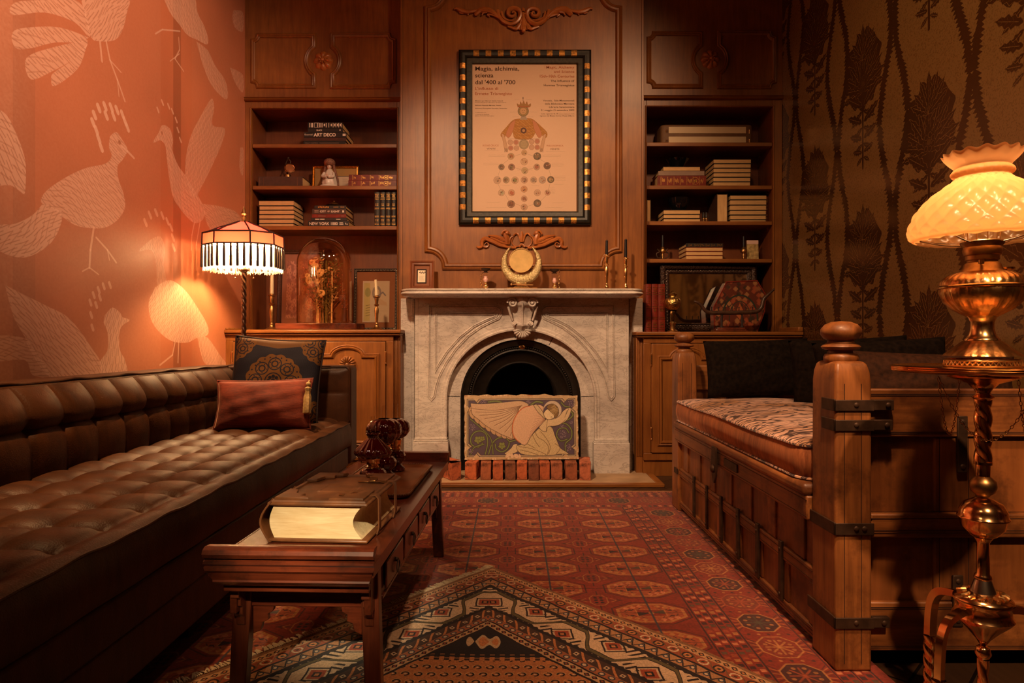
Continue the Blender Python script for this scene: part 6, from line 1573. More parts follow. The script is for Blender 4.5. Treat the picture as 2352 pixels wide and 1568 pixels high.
def mattress():
    T = thing('mattress', 'thick mattress with tiger striped pink top and rust velvet sides on the daybed', 'mattress', (1.2, 2.48, .4525))
    X0, X1, Y0, Y1 = .795, 1.652, 1.70, 3.245; z0 = .4535; zt = .545; r = .07
    # outline (with the two posts notched by moving the corners in)
    def ol(ins):
        a, b, c, d = X0 + ins, X1 - ins, Y0 + ins, Y1 - ins
        q = arc(b - r, c + r, r, -90, 0, 6) + arc(b - r, d - r, r, 0, 90, 6)
        q += [(.925, d), (.915, 3.175)] + arc(a + r, 3.17 - ins * .5 - .04, r, 90, 180, 6)[1:] + arc(a + r, 1.78 + r + ins * .5, r, 180, 270, 6) + [(.915, 1.775), (.925, c)]
        out = []
        for p_, q_ in zip(q, q[1:] + q[:1]):
            n = max(1, int(math.hypot(q_[0] - p_[0], q_[1] - p_[1]) / .03))
            out += [(p_[0] + (q_[0] - p_[0]) * i / n, p_[1] + (q_[1] - p_[1]) * i / n) for i in range(n)]
        return out
    base = ol(0); n = len(base); cx, cy = (X0 + X1) / 2, (Y0 + Y1) / 2
    def ringz(ins, z, wv=0): 
        out = []
        for i, (x, y) in enumerate(base):
            k = 1 - ins / max(.05, math.hypot(x - cx, y - cy)); out.append((cx + (x - cx) * k, cy + (y - cy) * k, z + wv * math.sin(y * 9 + x * 5)))
        return out
    side = [(.004, z0 + .004), (-.008, z0 + .03), (-.010, z0 + .05), (-.006, zt - .020), (.004, zt - .002)]
    L = [ringz(i, z, .002) for i, z in side]; m = M()
    m.add(sum(L, []), [(j * n + i, j * n + (i + 1) % n, (j + 1) * n + (i + 1) % n, (j + 1) * n + i) for j in range(len(L) - 1) for i in range(n)]); m.build('side_border', MAT['velvet2'], T, smooth=60)
    m = M(); L = []
    for s_, dz in ((0.995, 0), (.96, .010), (.88, .020), (.7, .030), (.5, .036), (.3, .038), (.1, .039)):
        L.append([(cx + (x - cx) * s_, cy + (y - cy) * s_, zt - .002 + dz + .002 * math.sin(x * 14 + y * 9)) for x, y in base])
    m.add(sum(L, []), [(j * n + i, j * n + (i + 1) % n, (j + 1) * n + (i + 1) % n, (j + 1) * n + i) for j in range(len(L) - 1) for i in range(n)] + [tuple(range((len(L) - 1) * n, len(L) * n))])
    m.build('top_cover', MAT['tiger'], T, smooth=60)
    m = M(); m.tube([(x, y, z + .002) for x, y, z in ringz(.000, zt - .002, .002)], .0042, 6, closed=True); m.build('piping', MAT['tiger'], T)
    m = M(); m.tube([(x, y, z) for x, y, z in ringz(.000, z0 + .004)], .004, 6, closed=True); m.build('piping', MAT['tiger'], T)
    m = M(); m.prism([(x, y) for x, y in ol(.02)], z0, z0 + .006, lambda u, v, h: (u, v, h)); m.build('underside', MAT['velvet2'], T)
mattress()
zc = .574
cushion('cushion', 'black fur cushion standing at the far end of the daybed mattress', 'cushion', .50, .275, .12, MAT['fur'], (PX(1750, 3.06), 3.08, zc), (-.16, -.03, 0), .04, group=None)
cushion('cushion', 'black fur cushion behind the finial of the near daybed post', 'cushion', .46, .285, .12, MAT['fur'], (1.41, 2.70, zc - .004), (-.16, -.05, -.22), .04)
cushion('cushion', 'black fur cushion behind the brown fur one, under the amber lamp', 'cushion', .50, .275, .12, MAT['fur'], (1.36, 2.36, zc - .004), (-.14, -.05, .03), .04)
cushion('cushion', 'long brown fur cushion just above the brass table rim', 'cushion', .62, .235, .14, MAT['fur2'], (1.335, 2.12, zc - .006), (-.12, .035, .0), .05)
cushion('cushion', 'flat dark fur cushion lying behind the near end board of the daybed', 'cushion', .60, .115, .13, MAT['fur2'], (1.33, 1.90, zc - .010), (0, 0, 0), .04)

# ------------------------------------------------------------------ brass table and oil lamp at the right
BX, BY = PX(2258, 1.35), 1.35
def twist_tube(m, x, y, z0, z1, r, turns, n=28, lobes=3, k=.22, nz=90):
    def f(u, v):
        a = 2 * PI * u; z = z0 + (z1 - z0) * v; rr_ = r * (1 + k * abs(math.cos(lobes / 2 * (a + v * turns * 2 * PI))) - k / 2); return (x + rr_ * math.cos(a), y + rr_ * math.sin(a), z)
    m.grid(f, n, nz)
def brass_table():
    T = thing('pedestal_table', 'polished brass tripod pedestal table with round top and hanging chain in the right foreground', 'table', (BX, BY, 0))
    zt = .785; g = lambda py: CH - (py - 784) / F * BY
    m = M(); R = .168
    m.lathe([(0, zt - .016), (R * .5, zt - .016), (R - .02, zt - .014), (R - .004, zt - .012), (R, zt - .009), (R - .003, zt - .007), (R, zt - .005), (R - .003, zt - .003), (R, zt - .001), (R - .004, zt + .001), (R - .010, zt - .002), (0, zt - .002)], (BX, BY, 0), 96); m.build('top', MAT['copper'], T, smooth=35)
    m = M(); m.lathe([(.0, g(861) + .002), (.060, g(861)), (.064, g(866)), (.050, g(872)), (.028, g(880)), (.020, g(890))], (BX, BY, 0), 40); m.build('boss', MAT['copper'], T)
    def px(r): return r * BY / F * .83
    m = M(); m.lathe([(px(22), g(884)), (px(24), g(890)), (px(18), g(900)), (px(18), g(905)), (px(27), g(912)), (px(16), g(922))], (BX, BY, 0), 32)
    twist_tube(m, BX, BY, g(1062), g(915), px(19), 1.6, lobes=2, k=.30)
    m.lathe([(px(22), g(1066)), (px(22), g(1060)), (px(18), g(1062))], (BX, BY, 0), 32)
    m.lathe([(px(17), g(1095)), (px(18), g(1066)), (px(17), g(1064))], (BX, BY, 0), 32); m.build('twisted_column', MAT['copper'], T, smooth=60)
    m = M(); m.lathe([(px(14), g(1140)), (px(18), g(1136)), (px(29), g(1128)), (px(33), g(1116)), (px(31), g(1104)), (px(20), g(1095)), (px(16), g(1092))], (BX, BY, 0), 36); m.build('knop', MAT['brass_old'], T, smooth=60)
    m = M(); m.lathe([(px(20), g(1234)), (px(34), g(1228)), (px(52), g(1210)), (px(58), g(1191)), (px(62), g(1189)), (px(62), g(1186)), (px(58), g(1184)), (px(57), g(1172)), (px(46), g(1155)), (px(26), g(1146)), (px(17), g(1142))], (BX, BY, 0), 56); m.build('ball', MAT['copper'], T, smooth=60)
    m = M(); m.lathe([(px(19), g(1330)), (px(22), g(1326)), (px(20), g(1320)), (px(16), g(1316)), (px(15), g(1245)), (px(20), g(1238)), (px(24), g(1233))], (BX, BY, 0), 32); m.build('stem', MAT['copper'], T, smooth=60)
    m = M(); m.lathe([(px(34), g(1366)), (px(30), g(1354)), (px(20), g(1330))], (BX, BY, 0), 32); m.build('silver_collar', MAT['steel'], T, smooth=60)
    m = M(); m.lathe([(px(6), g(1482)), (px(18), g(1466)), (px(40), g(1444)), (px(62), g(1426)), (px(70), g(1418)), (px(73), g(1414)), (px(70), g(1410)), (px(67), g(1404)), (px(66), g(1384)), (px(72), g(1378)), (px(70), g(1372)), (px(54), g(1364)), (px(34), g(1358)), (0, g(1357))], (BX, BY, 0), 56); ur = m.build('urn', MAT['copper'], T, smooth=60)
    m = M()
    for k in range(16):
        a = k * PI / 8; m.tube([(BX + px(40) * math.cos(a), BY + px(40) * math.sin(a), g(1360)), (BX + px(50) * math.cos(a + .12), BY + px(50) * math.sin(a + .12), g(1361)), (BX + px(60) * math.cos(a), BY + px(60) * math.sin(a), g(1365))], .0035, 6)
    m.build('embossed_collar', MAT['brass_cast'], ur)
    m = M(); m.lathe([(px(10), g(1482)), (px(16), g(1486)), (px(20), g(1500)), (px(12), g(1514)), (px(8), g(1516))], (BX, BY, 0), 28); twist_tube(m, BX, BY, .06, g(1512), px(13), 1.2, lobes=2, k=.3); m.sphere((BX, BY, .055), .010, 12); m.build('drop_finial', MAT['copper'], T, smooth=60)
    for ang in (PI + .42, 2 * PI - .30, PI / 2 + .15):
        c, s = math.cos(ang), math.sin(ang); r0 = px(66)
        P_ = lambda r, z: (BX + r * c, BY + r * s, z)
        m = M(); q = smooth_path([P_(r0 - .01, g(1395)), P_(r0 + .020, g(1392)), P_(r0 + .060, g(1404)), P_(r0 + .080, g(1430)), P_(r0 + .088, g(1470)), P_(r0 + .091, g(1530))], 6)
        m.tube(q, .0095, 4, flat=1.3)
        z1, z0 = g(1528), .042; bx, by_ = P_(r0 + .092, 0)[:2]
        twist_tube(m, bx, by_, z0, z1, .0115, 2.0, lobes=2, k=.3, nz=50)
        m.lathe([(0, .0150 if bx < 1 else .001), (.016, .0150 if bx < 1 else .001), (.018, .0165), (.015, .016), (.010, .026), (.012, .034), (.009, .04)], (bx, by_, 0), 20); m.build('leg', MAT['copper'], T, smooth=45)
    # hanging chain: swags of links
    for a0, a1 in ((PI + .10, 1.5 * PI + .45), (1.5 * PI + .45, 2 * PI + .3), (PI + .10, PI / 2 - .2)):
        p0 = Vector((BX + .062 * 1.6 * math.cos(a0), BY + .062 * 1.6 * math.sin(a0), .765)); p1 = Vector((BX + .1 * math.cos(a1), BY + .1 * math.sin(a1), .765))
        m = M(); n = 40
        for i in range(n):
            t0, t1 = i / n, (i + 1.25) / n
            def cp(t): 
                p = p0.lerp(p1, t); p.z -= .62 * t * (1 - t) * .9 * .28 / .155 * .5; return p
            a, b = cp(t0), cp(min(1, t1)); d = (b - a); u = Vector((-d.y, d.x, 0)); u = u.normalized() if u.length > 1e-6 else Vector((1, 0, 0)); 
            if i % 2: u = d.cross(u).normalized()
            q = [a, a.lerp(b, .3) + u * .0022, a.lerp(b, .7) + u * .0022, b, a.lerp(b, .7) - u * .0022, a.lerp(b, .3) - u * .0022]
            m.tube(q, .0007, 4, closed=True)
        m.build('chain', MAT['brass_old'], T)
brass_table()

def brass_lamp():
    LX = PX(2256, BY); zt = .7832; g = lambda py: CH - (py - 784) / F * BY
    T = thing('oil_lamp', 'lit brass oil lamp with quilted amber glass shade on the brass pedestal table', 'oil lamp', (LX, BY, zt))
    def px(r): return r * BY / F * .83
    c = (LX, BY, 0)
    m = M(); m.lathe([(px(90), zt + .0005), (px(92), zt + .002), (px(92), zt + .0045), (px(89), zt + .0045)], c, 64)
    # pierced foot band of small triangles
    for k in range(44):
        a = 2 * PI * k / 44; w_ = PI / 44
        for q in (-1, 1):
            p0 = (px(90) * math.cos(a), px(90) * math.sin(a)); p1 = (px(88) * math.cos(a + q * w_), px(88) * math.sin(a + q * w_))
            m.tube([(LX + p0[0], BY + p0[1], zt + .004), (LX + p1[0], BY + p1[1], zt + .013)], .0016, 4)
    m.lathe([(px(89), zt + .012), (px(90), zt + .014), (px(86), zt + .017)], c, 64, cap=False)
    fl = lambda a, t, r, z: (r * (1 + .040 * abs(math.cos(a * 6)) + .014 * math.cos(a * 30 + z * 300)), z)
    b = m.build('pierced_foot_ring', MAT['brass_cast'], T, smooth=50)
    m = M(); m.lathe([(px(89), g(817)), (px(84), g(812)), (px(70), g(802)), (px(54), g(790)), (px(46), g(784)), (px(40), g(782))], c, 112, mod=fl, cap=False); m.build('embossed_foot', MAT['brass_cast'], T, smooth=60)
    m = M(); m.lathe([(px(40), g(786)), (px(42), g(784)), (px(42), g(779)), (px(38), g(776)), (px(32), g(768)), (px(28), g(755)), (px(28), g(740)), (px(33), g(730)), (px(40), g(725)), (px(38), g(722))], c, 56, cap=False); m.build('neck', MAT['brass'], T, smooth=50)
    gad = lambda a, t, r, z: (r * (1 + .055 * abs(math.sin(a * 6)) * math.sin(PI * min(1, max(0, t))) + .013 * math.cos(a * 60)), z)
    m = M(); m.lathe([(px(36), g(727)), (px(46), g(722)), (px(68), g(710)), (px(88), g(692)), (px(98), g(672)), (px(99), g(662))], c, 144, mod=gad, cap=False); m.build('gadrooned_bowl', MAT['brass_cast'], T, smooth=60)
    m = M(); m.lathe([(px(99), g(663)), (px(104), g(661)), (px(105), g(658)), (px(101), g(655))], c, 72, cap=False); m.build('bowl_rim', MAT['brass'], T)
    m = M(); m.lathe([(px(101), g(656)), (px(98), g(648)), (px(88), g(637)), (px(72), g(628)), (px(54), g(624))], c, 144, mod=lambda a, t, r, z: (r * (1 + .04 * abs(math.cos(a * 16)) * math.sin(PI * t)), z), cap=False); m.build('embossed_shoulder', MAT['brass_cast'], T, smooth=60)
    m = M(); m.lathe([(px(54), g(625)), (px(46), g(616)), (px(42), g(606)), (px(36), g(602)), (px(36), g(599)), (px(40), g(597)), (px(40), g(588)), (px(44), g(586)), (px(46), g(575)), (px(44), g(568)), (px(50), g(562)), (px(52), g(556)), (px(48), g(554)), (px(20), g(554))], c, 56, cap=False)
    m.tube([(LX - px(25), BY - px(28), g(606)), (LX - px(36), BY - px(46), g(606))], .0018, 6); m.lathe([(0, 0), (.005, 0), (.005, .008), (0, .008)], n=12, T=Matrix.Translation((LX - px(34), BY - px(44), g(610)))); m.build('burner', MAT['brass_old'], T, smooth=50)
    m = M(); m.lathe([(.009, 0), (.011, .002), (.011, .006), (0, .007)], (LX + px(58), BY - px(20), g(622)), 20); m.build('filler_cap', MAT['brass'], T)
    # glass chimney
    m = M(); m.lathe([(px(34), g(552)), (px(35), g(530)), (px(30), g(500)), (px(24), g(470)), (px(24), g(346)), (px(25), g(343))], c, 40, cap=False); m.build('chimney', MAT['glass'], T, smooth=60)
    m = M()
    for k in range(10):
        a = k * PI / 5; m.tube([(LX + px(40) * math.cos(a), BY + px(40) * math.sin(a), g(556)), (LX + px(41) * math.cos(a), BY + px(41) * math.sin(a), g(528))], .0011, 4)
    m.build('gallery', MAT['brass_old'], T)
    m = M(); R = px(148)
    for k in range(4):
        a = k * PI / 2 + .45; q = smooth_path([(LX + px(44) * math.cos(a), BY + px(44) * math.sin(a), g(560)), (LX + px(80) * math.cos(a), BY + px(80) * math.sin(a), g(556)), (LX + px(124) * math.cos(a), BY + px(124) * math.sin(a), g(548)), (LX + R * math.cos(a), BY + R * math.sin(a), g(541))], 5); m.tube(q, .0014, 6)
    m.tube([(LX + R * math.cos(2 * PI * i / 60), BY + R * math.sin(2 * PI * i / 60), g(541)) for i in range(60)], .0014, 5, closed=True)
    m.build('shade_holder', MAT['steel'], T)
    # quilted shade
    pr = [(184, 545), (190, 535), (191, 525), (184, 512), (181, 505), (168, 482), (152, 464), (134, 449), (112, 434), (90, 421), (76, 412), (68, 406), (64, 400), (72, 396), (76, 388), (70, 381), (68, 376), (78, 366), (90, 352), (94, 344)]
    pr = [(154, 552), (166, 547), (174, 538), (176, 526), (172, 512), (164, 494), (152, 477), (136, 460), (116, 444), (94, 430), (76, 419), (66, 412), (63, 407), (70, 402), (73, 396), (69, 390), (65, 386), (70, 379), (82, 369), (91, 359), (94, 352)]
    pr = [(px(r) , g(z)) for r, z in pr]
    fine = smooth_path([(r, z, 0) for r, z in pr], 4); fine = [(p.x, p.y) for p in fine]; nF = len(fine)
    def quilt(a, t, r, z):
        v = t * nF / 4
        if v < 11.2:
            q = abs(math.sin(a * 11 + v * 1.15) * math.sin(a * 11 - v * 1.15)); return (r * (1 + .048 * q ** .6 - .016), z + .002 * q)
        if v < 16: return (r * (1 + .030 * abs(math.cos(a * 11))), z)
        k = (v - 16) / 5; return (r * (1 + .035 * k * math.cos(a * 15)), z + .0025 * k * math.cos(a * 15))
    m = M(); m.lathe(fine, c, 264, mod=quilt, cap=False); sh = m.build('shade', MAT['amber_shade'], T, smooth=80, fix=False)
    m = M(); m.lathe([(.004, 0), (.014, .012), (.019, .030), (.017, .050), (.008, .066), (0, .070)], (LX, BY, g(520)), 20); m.build('flame_bulb', BULB2, T, smooth=80)
BULB2 = nt('lit_lamp_globe')
BULB2[2].inputs['Base Color'].default_value = (1, .8, .5, 1); BULB2[2].inputs['Emission Color'].default_value = (1, .62, .30, 1); BULB2[2].inputs['Emission Strength'].default_value = 32; BULB2 = BULB2[0]
brass_lamp()
# ------------------------------------------------------------------ books
def book_flat(label, px0, px1, Y, z, h, mat, face='spine', depth=.20, group=None, rz=0, deco=None, pm='pages', x0x1=None):
    x0, x1 = x0x1 or (PX(px0, Y), PX(px1, Y)); cx = (x0 + x1) / 2; w = (x1 - x0) / 2; t = .0028
    T = thing('book', label, 'book', (cx, Y, z + .0004), (0, 0, rz), group); h -= .0006
    m = M(); m.box(-w, w, 0, depth, 0, t); m.box(-w, w, 0, depth, h - t, h)
    if face == 'spine': m.box(-w, w, -.001, t, 0, h)
    else: m.box(-w, w, depth - t, depth, 0, h)
    m.build('cover', MAT[mat], T, world=False, bevel=.001)
    m = M()
    if face == 'spine': m.box(-w + .004, w - .004, t, depth - .004, t, h - t)
    else: m.box(-w + .003, w - .003, .003, depth - t, t, h - t)
    m.build('pages', MAT[pm], T, world=False)
    if deco: deco(T, w, h, lambda u, v, hh=0: (u, -.0012 - hh, v))
    return z + h + .0006
def book_up(label, px0, px1, Y, z, h, mat, face='spine', depth=.20, group=None, deco=None, x0x1=None):
    x0, x1 = x0x1 or (PX(px0, Y), PX(px1, Y)); cx = (x0 + x1) / 2; w = (x1 - x0) / 2; t = .0028
    T = thing('book', label, 'book', (cx, Y, z + .0004), (0, 0, 0), group)
    m = M(); m.box(-w, -w + t, 0, depth, 0, h); m.box(w - t, w, 0, depth, 0, h)
    if face == 'spine': m.prism([(-w, t), (-w, -.001), (-w * .6, -.005), (0, -.0065), (w * .6, -.005), (w, -.001), (w, t)], 0, h, lambda u, v, q: (u, v, q))
    else: m.box(-w, w, depth - t, depth, 0, h)
    m.build('cover', MAT[mat], T, world=False, bevel=.0008)
    m = M(); m.box(-w + t, w - t, .004 if face == 'spine' else .003, depth - t, .003, h - .004); m.build('pages', MAT['pages_z'], T, world=False)
    if deco: deco(T, w, h, lambda u, v, hh=0: (u, -.0072 - hh, v))
    return T
def gold_flat(seed, n=5, medal=True, matn='gilt'):
    def f(T, w, h, mp):
        rr = random.Random(seed); m = M()
        for k in range(n):
            x = -w * .92 + (w * 1.84) * (k + .2) / n
            for q in range(2): m.box(x + q * .004, x + q * .004 + .0012, -.0020, -.0012, h * .1, h * .9)
            for q in range(rr.randint(3, 5)):
                xa = x + .010 + q * .005; za = h * (.25 + .2 * rr.random()); m.box(xa, xa + .0028, -.0020, -.0012, za, za + h * (.2 + .2 * rr.random()))
        if medal: m.sweep([(w * .55 + h * .34 * math.cos(t), h / 2 + h * .34 * math.sin(t)) for t in np.linspace(0, 2 * PI, 17)[:-1]], [(-.001, .0002), (-.001, .0008), (.001, .0008), (.001, .0002)], lambda u, v, hh: mp(u, v, hh)); m.box(w * .55 - h * .12, w * .55 + h * .12, -.0020, -.0012, h * .4, h * .6)
        o = m.build('gilt_tooling', MAT[matn], T, world=False, smooth=0); lab(o, 'gold stamped bands and marks on the spine')
    return f
def gold_up(seed, letters=None, circ=False):
    def f(T, w, h, mp):
        rr = random.Random(seed); m = M()
        for z in (.05, .09, .27, .30, .50, .53, .78, .82, .93):
            m.box(-w * .8, w * .8, -.0078, -.0056, h * z, h * z + .0018)
        for z in (.60, .64, .86, .89, .15, .19):
            for q in range(3):
                x = -w * .5 + w * .4 * q; m.box(x, x + w * .25 * (0.6 + .4 * rr.random()), -.0082, -.0068, h * z, h * z + .004)
        if letters: put_text(m, letters, 0, h * .50 - .0 if 0 else h * .43, 0, h * .05, lambda u, v, hh: (u, -.0074 - hh, v), align='c', bold=.02)
        if circ: m.sweep([(w * .5 * math.cos(t), h * .13 + w * .5 * math.sin(t)) for t in np.linspace(0, 2 * PI, 17)[:-1]], [(-.001, .0), (-.001, .001), (.001, .001), (.001, .0)], lambda u, v, hh: (u, -.0070 - hh, v))
        o = m.build('gilt_tooling', MAT['gilt'], T, world=False, smooth=0); lab(o, 'gold bands and lettering on the spine')
    return f
def lettering(items, matn='white'):
    """items: (text, x fraction of full width, z fraction, width fraction, height fraction, bold)"""
    def f(T, w, h, mp):
        m = M()
        for s, fx, fz, fw, fh, bo in items:
            if s == '|': m.box(-w + 2 * w * fx, -w + 2 * w * (fx + fw), -.0019, -.0012, h * fz, h * (fz + fh))
            else: put_text(m, s, -w + 2 * w * fx, h * fz, 2 * w * fw, h * fh, lambda u, v, hh: mp(u, v, hh), bold=bo)
        o = m.build('spine_lettering', MAT[matn], T, world=False, smooth=0); lab(o, 'printed title on the book spine')
    return f

# ---- left bookcase
Yk = 4.37; dz = lambda n, Y=Yk: n * Y / F
G = 'books stacked on the top shelf of the left bookcase'
z = 2.1505
z = book_flat('lowest thin dark book under the stack with ART DECO', 697, 794, Yk, z, dz(8.8), 'bk_black', group=G, deco=lettering([('KELLY HOPPEN', .04, .35, .30, .26, 0), ('|', .38, .42, .46, .10, 0)], 'bk_grey'))
z = book_flat('plain grey brown book directly beneath the ART DECO one', 697, 795, Yk, z, dz(8), 'bk_brown', group=G, deco=lettering([('|', .08, .5, .7, .06, 0)], 'bk_red'))
z = book_flat('dark book titled ART DECO in bold white capitals', 698, 796, Yk, z, dz(12.6), 'bk_black', group=G, deco=lettering([('Essential', .02, .40, .19, .30, 0), ('ART DECO', .23, .22, .52, .58, .035), ('|', .91, .30, .07, .40, 0)]))
z = book_flat('slim dark book lettered BLACK on its spine', 707, 788, Yk, z, dz(9), 'bk_black', group=G, deco=lettering([('BLACK', .25, .30, .16, .34, .03), ('|', .9, .35, .03, .3, 0)]))
def stripes(T, w, h, mp):
    m = M(); rr = random.Random(8)
    for x, ww in ((.05, .02), (.10, .02), (.13, .02), (.27, .02), (.34, .025), (.40, .02), (.46, .035), (.52, .02), (.60, .015), (.66, .03), (.72, .015), (.76, .03), (.80, .015), (.84, .03), (.88, .015), (.92, .03), (.955, .015)):
        m.box(-w + 2 * w * x, -w + 2 * w * (x + ww), -.0020, -.0012, h * (.12 + .2 * (ww > .026)), h * (.9 - .15 * (ww > .026)))
    m.sweep([(-w + 2 * w * .19, h * .12), (-w + 2 * w * .32, h * .12), (-w + 2 * w * .32, h * .9), (-w + 2 * w * .19, h * .9)], [(-.0008, 0), (-.0008, .0008), (.0008, .0008), (.0008, 0)], lambda u, v, hh: mp(u, v, hh))
    m.build('spine_pattern', MAT['white'], T, world=False, smooth=0)
z = book_flat('topmost book of the ART DECO stack, black with white stripe ornaments', 707, 787, Yk, z, dz(13.4), 'bk_black', group=G, deco=stripes)

z2 = 1.8725
zt2 = book_flat('large worn brown book lying flat under the small brass magnifier', 593, 695, Yk, z2, dz(23), 'bk_brown', depth=.19, deco=lettering([('|', .03, .1, .006, .8, 0), ('|', .12, .1, .006, .8, 0), ('|', .88, .1, .006, .8, 0)], 'bk_old'))
def magnifier():
    Y = 4.44; c = PX(661, Y); T = thing('magnifying_glass', 'small brass stand with a tilted round lens on the large brown book', 'magnifying glass', (c, Y, zt2 + .0005))
    m = M(); m.lathe([(0, 0), (.026, 0), (.026, .005), (.022, .008), (.020, .028), (.016, .032), (0, .032)], n=24); m.build('base', MAT['brass_old'], T, world=False, bevel=.001)
    m = M(); m.tube([(0, 0, .03), (-.012, .01, .06), (-.016, .01, .11), (.002, .0, .14), (.02, 0, .12), (.015, 0, .10)], .0045, 8); m.sphere((.004, 0, .142), .009, 10); m.build('arm', MAT['iron'], T, world=False)
    R = Matrix.Translation((.018, -.012, .070)) @ Matrix.Rotation(1.25, 4, 'X') @ Matrix.Rotation(.35, 4, 'Y')
    m = M(); m.tube([(.032 * math.cos(t), .032 * math.sin(t), 0) for t in np.linspace(0, 2 * PI, 33)[:-1]], .0045, 8, closed=True, T=R); rg = m.build('lens_ring', MAT['copper'], T, world=False)
    m = M(); m.lathe([(0, .003), (.02, .002), (.030, 0), (.02, -.002), (0, -.003)], n=28, T=R); m.build('lens', plain('coppery_lens', (.55, .22, .09), .15, .6), rg, world=False, smooth=60)
magnifier()

def frame_thing(name, label, px0, px1, py0, py1, Y, fw, fmat, zbase, tilt=-.08, prof=None, mat_col=None, mw=0, deco=None, cat='picture frame', glass=True, rz=0, inner=None):
    """rectangular picture frame standing on zbase, leaning back; local coords X,Z"""
    x0, x1 = PX(px0, Y), PX(px1, Y); W = x1 - x0; Hh = (py1 - py0) * Y / F
    T = thing(name, label, cat, ((x0 + x1) / 2, Y, zbase + .001), (tilt, 0, rz)); w = W / 2
    prof = prof or [(0, 0), (0, .014), (.25, .018), (.5, .012), (.8, .015), (1, .008), (1, 0)]
    rect = [(-w, 0), (w, 0), (w, Hh), (-w, Hh)]
    m = M(); m.sweep(rect, [(o * fw, h) for o, h in prof], lambda u, v, h: (u, -h, v)); m.add([(-w + fw * .5, .0, fw * .5), (w - fw * .5, .0, fw * .5), (w - fw * .5, .0, Hh - fw * .5), (-w + fw * .5, .0, Hh - fw * .5)], [(0, 1, 2, 3)]) if False else None
    m.box(-w + .001, w - .001, .0, .006, .001, Hh - .001)
    fr = m.build('frame', fmat, T, world=False, smooth=30)
    if mat_col is not None:
        m = M(); m.box(-w + fw * .9, w - fw * .9, -.0030, -.0005, fw * .9, Hh - fw * .9); m.build('mount', mat_col, T, world=False)
    if inner: inner(T, w, Hh)
    if glass:
        m = M(); m.box(-w + fw * .9, w - fw * .9, -.0065, -.0055, fw * .9, Hh - fw * .9); m.build('glass_pane', MAT['glass'], T, world=False, smooth=0)
    return T, w, Hh
och = plain('ochre_mount', (.42, .24, .08), .8); tan = plain('rust_brown_mount', (.30, .105, .04), .8); paper = plain('aged_paper', (.62, .46, .33), .8, 0, .1, 9)
def inner1(T, w, H):
    m = M(); m.box(-w * .40, w * .78, -.0042, -.0031, H * .07, H * .60); m.build('border_line', MAT['trim_dark'], T, world=False, smooth=0)
    m = M(); m.box(-w * .37, w * .75, -.0050, -.0043, H * .095, H * .575); p = m.build('print', paper, T, world=False, smooth=0)
    m = M()
    for k in range(7): m.box(w * .30, w * (.5 + .05 * (k % 3)), -.0054, -.0051, H * (.2 + k * .045), H * (.2 + k * .045) + .0012)
    m.build('faint_lines', MAT['bk_grey'], p, world=False, smooth=0)
frame_thing('picture_frame', 'small gilt framed picture with ochre mount behind the white figurine', 718, 824, 370, 427, 4.50, .015, MAT['gilt'], z2, -.06, mat_col=och, inner=inner1, glass=False)
def figurine():
    Y = 4.42; c = PX(757, Y); s = Y / F
    T = thing('figurine', 'small white china figurine of a praying veiled woman with a brown beaded headdress', 'figurine', (c, Y, z2 + .0005)); g = lambda y: (427 - y) * s
    m = M(); m.lathe([(0, 0), (.066, 0), (.068, .004), (.064, .012), (.050, .016), (0, .017)], n=40); m.build('base', MAT['whiteglaze'], T, world=False)
    m = M(); m.lathe([(.046, .015), (.050, .03), (.044, .06), (.036, .09), (.026, .11), (.016, .125), (.011, .132)], n=40, mod=lambda a, t, r, z: (r * (1 + .06 * math.sin(a * 7 + z * 30)), z))
    for sx in (-1, 1): m.tube(smooth_path([(sx * .030, -.02, .098), (sx * .036, -.040, .070), (sx * .006, -.056, .066)], 5), .010, 8)
    m.build('robe', MAT['whiteglaze'], T, world=False, smooth=70)
    m = M(); m.sphere((0, -.008, .142), .017, 16, sc_=(.9, 1, 1.15)); m.sphere((0, -.026, .141), .003, 6); 
    for sx in (-1, 1): m.tube([(sx * .004, -.056, .064), (sx * .001, -.060, .082)], .004, 7)
    m.build('face_and_hands', plain('painted_china_skin', (.62, .42, .32), .35), T, world=False, smooth=70)
    m = M(); m.lathe([(.020, .148), (.034, .155), (.038, .17), (.034, .186), (.020, .197), (0, .200)], (0, 0, 0), 28, mod=lambda a, t, r, z: (r * (1 + .04 * math.sin(a * 14)), z + .001 * math.sin(a * 9)))
    for sx in (-1, 1): m.tube(smooth_path([(sx * .028, 0, .155), (sx * .034, .004, .12), (sx * .050, .008, .07), (sx * .056, .01, .02)], 5), lambda t: .010 - .003 * t, 8)
    m.build('headdress', plain('brown_beaded_headdress', (.20, .085, .05), .6, 0, .5, 140, .8, .003), T, world=False, smooth=70)
figurine()
G = 'red gilt volumes lying at the right of the second left shelf'
z = book_flat('lower of two red leather gilt volumes beside the figurine', 800, 911, Yk, z2, dz(14.2), 'bk_red', group=G, deco=gold_flat(3))
book_flat('upper of two red leather gilt volumes beside the figurine', 801, 911, Yk, z, dz(13), 'bk_red', group=G, deco=gold_flat(4))
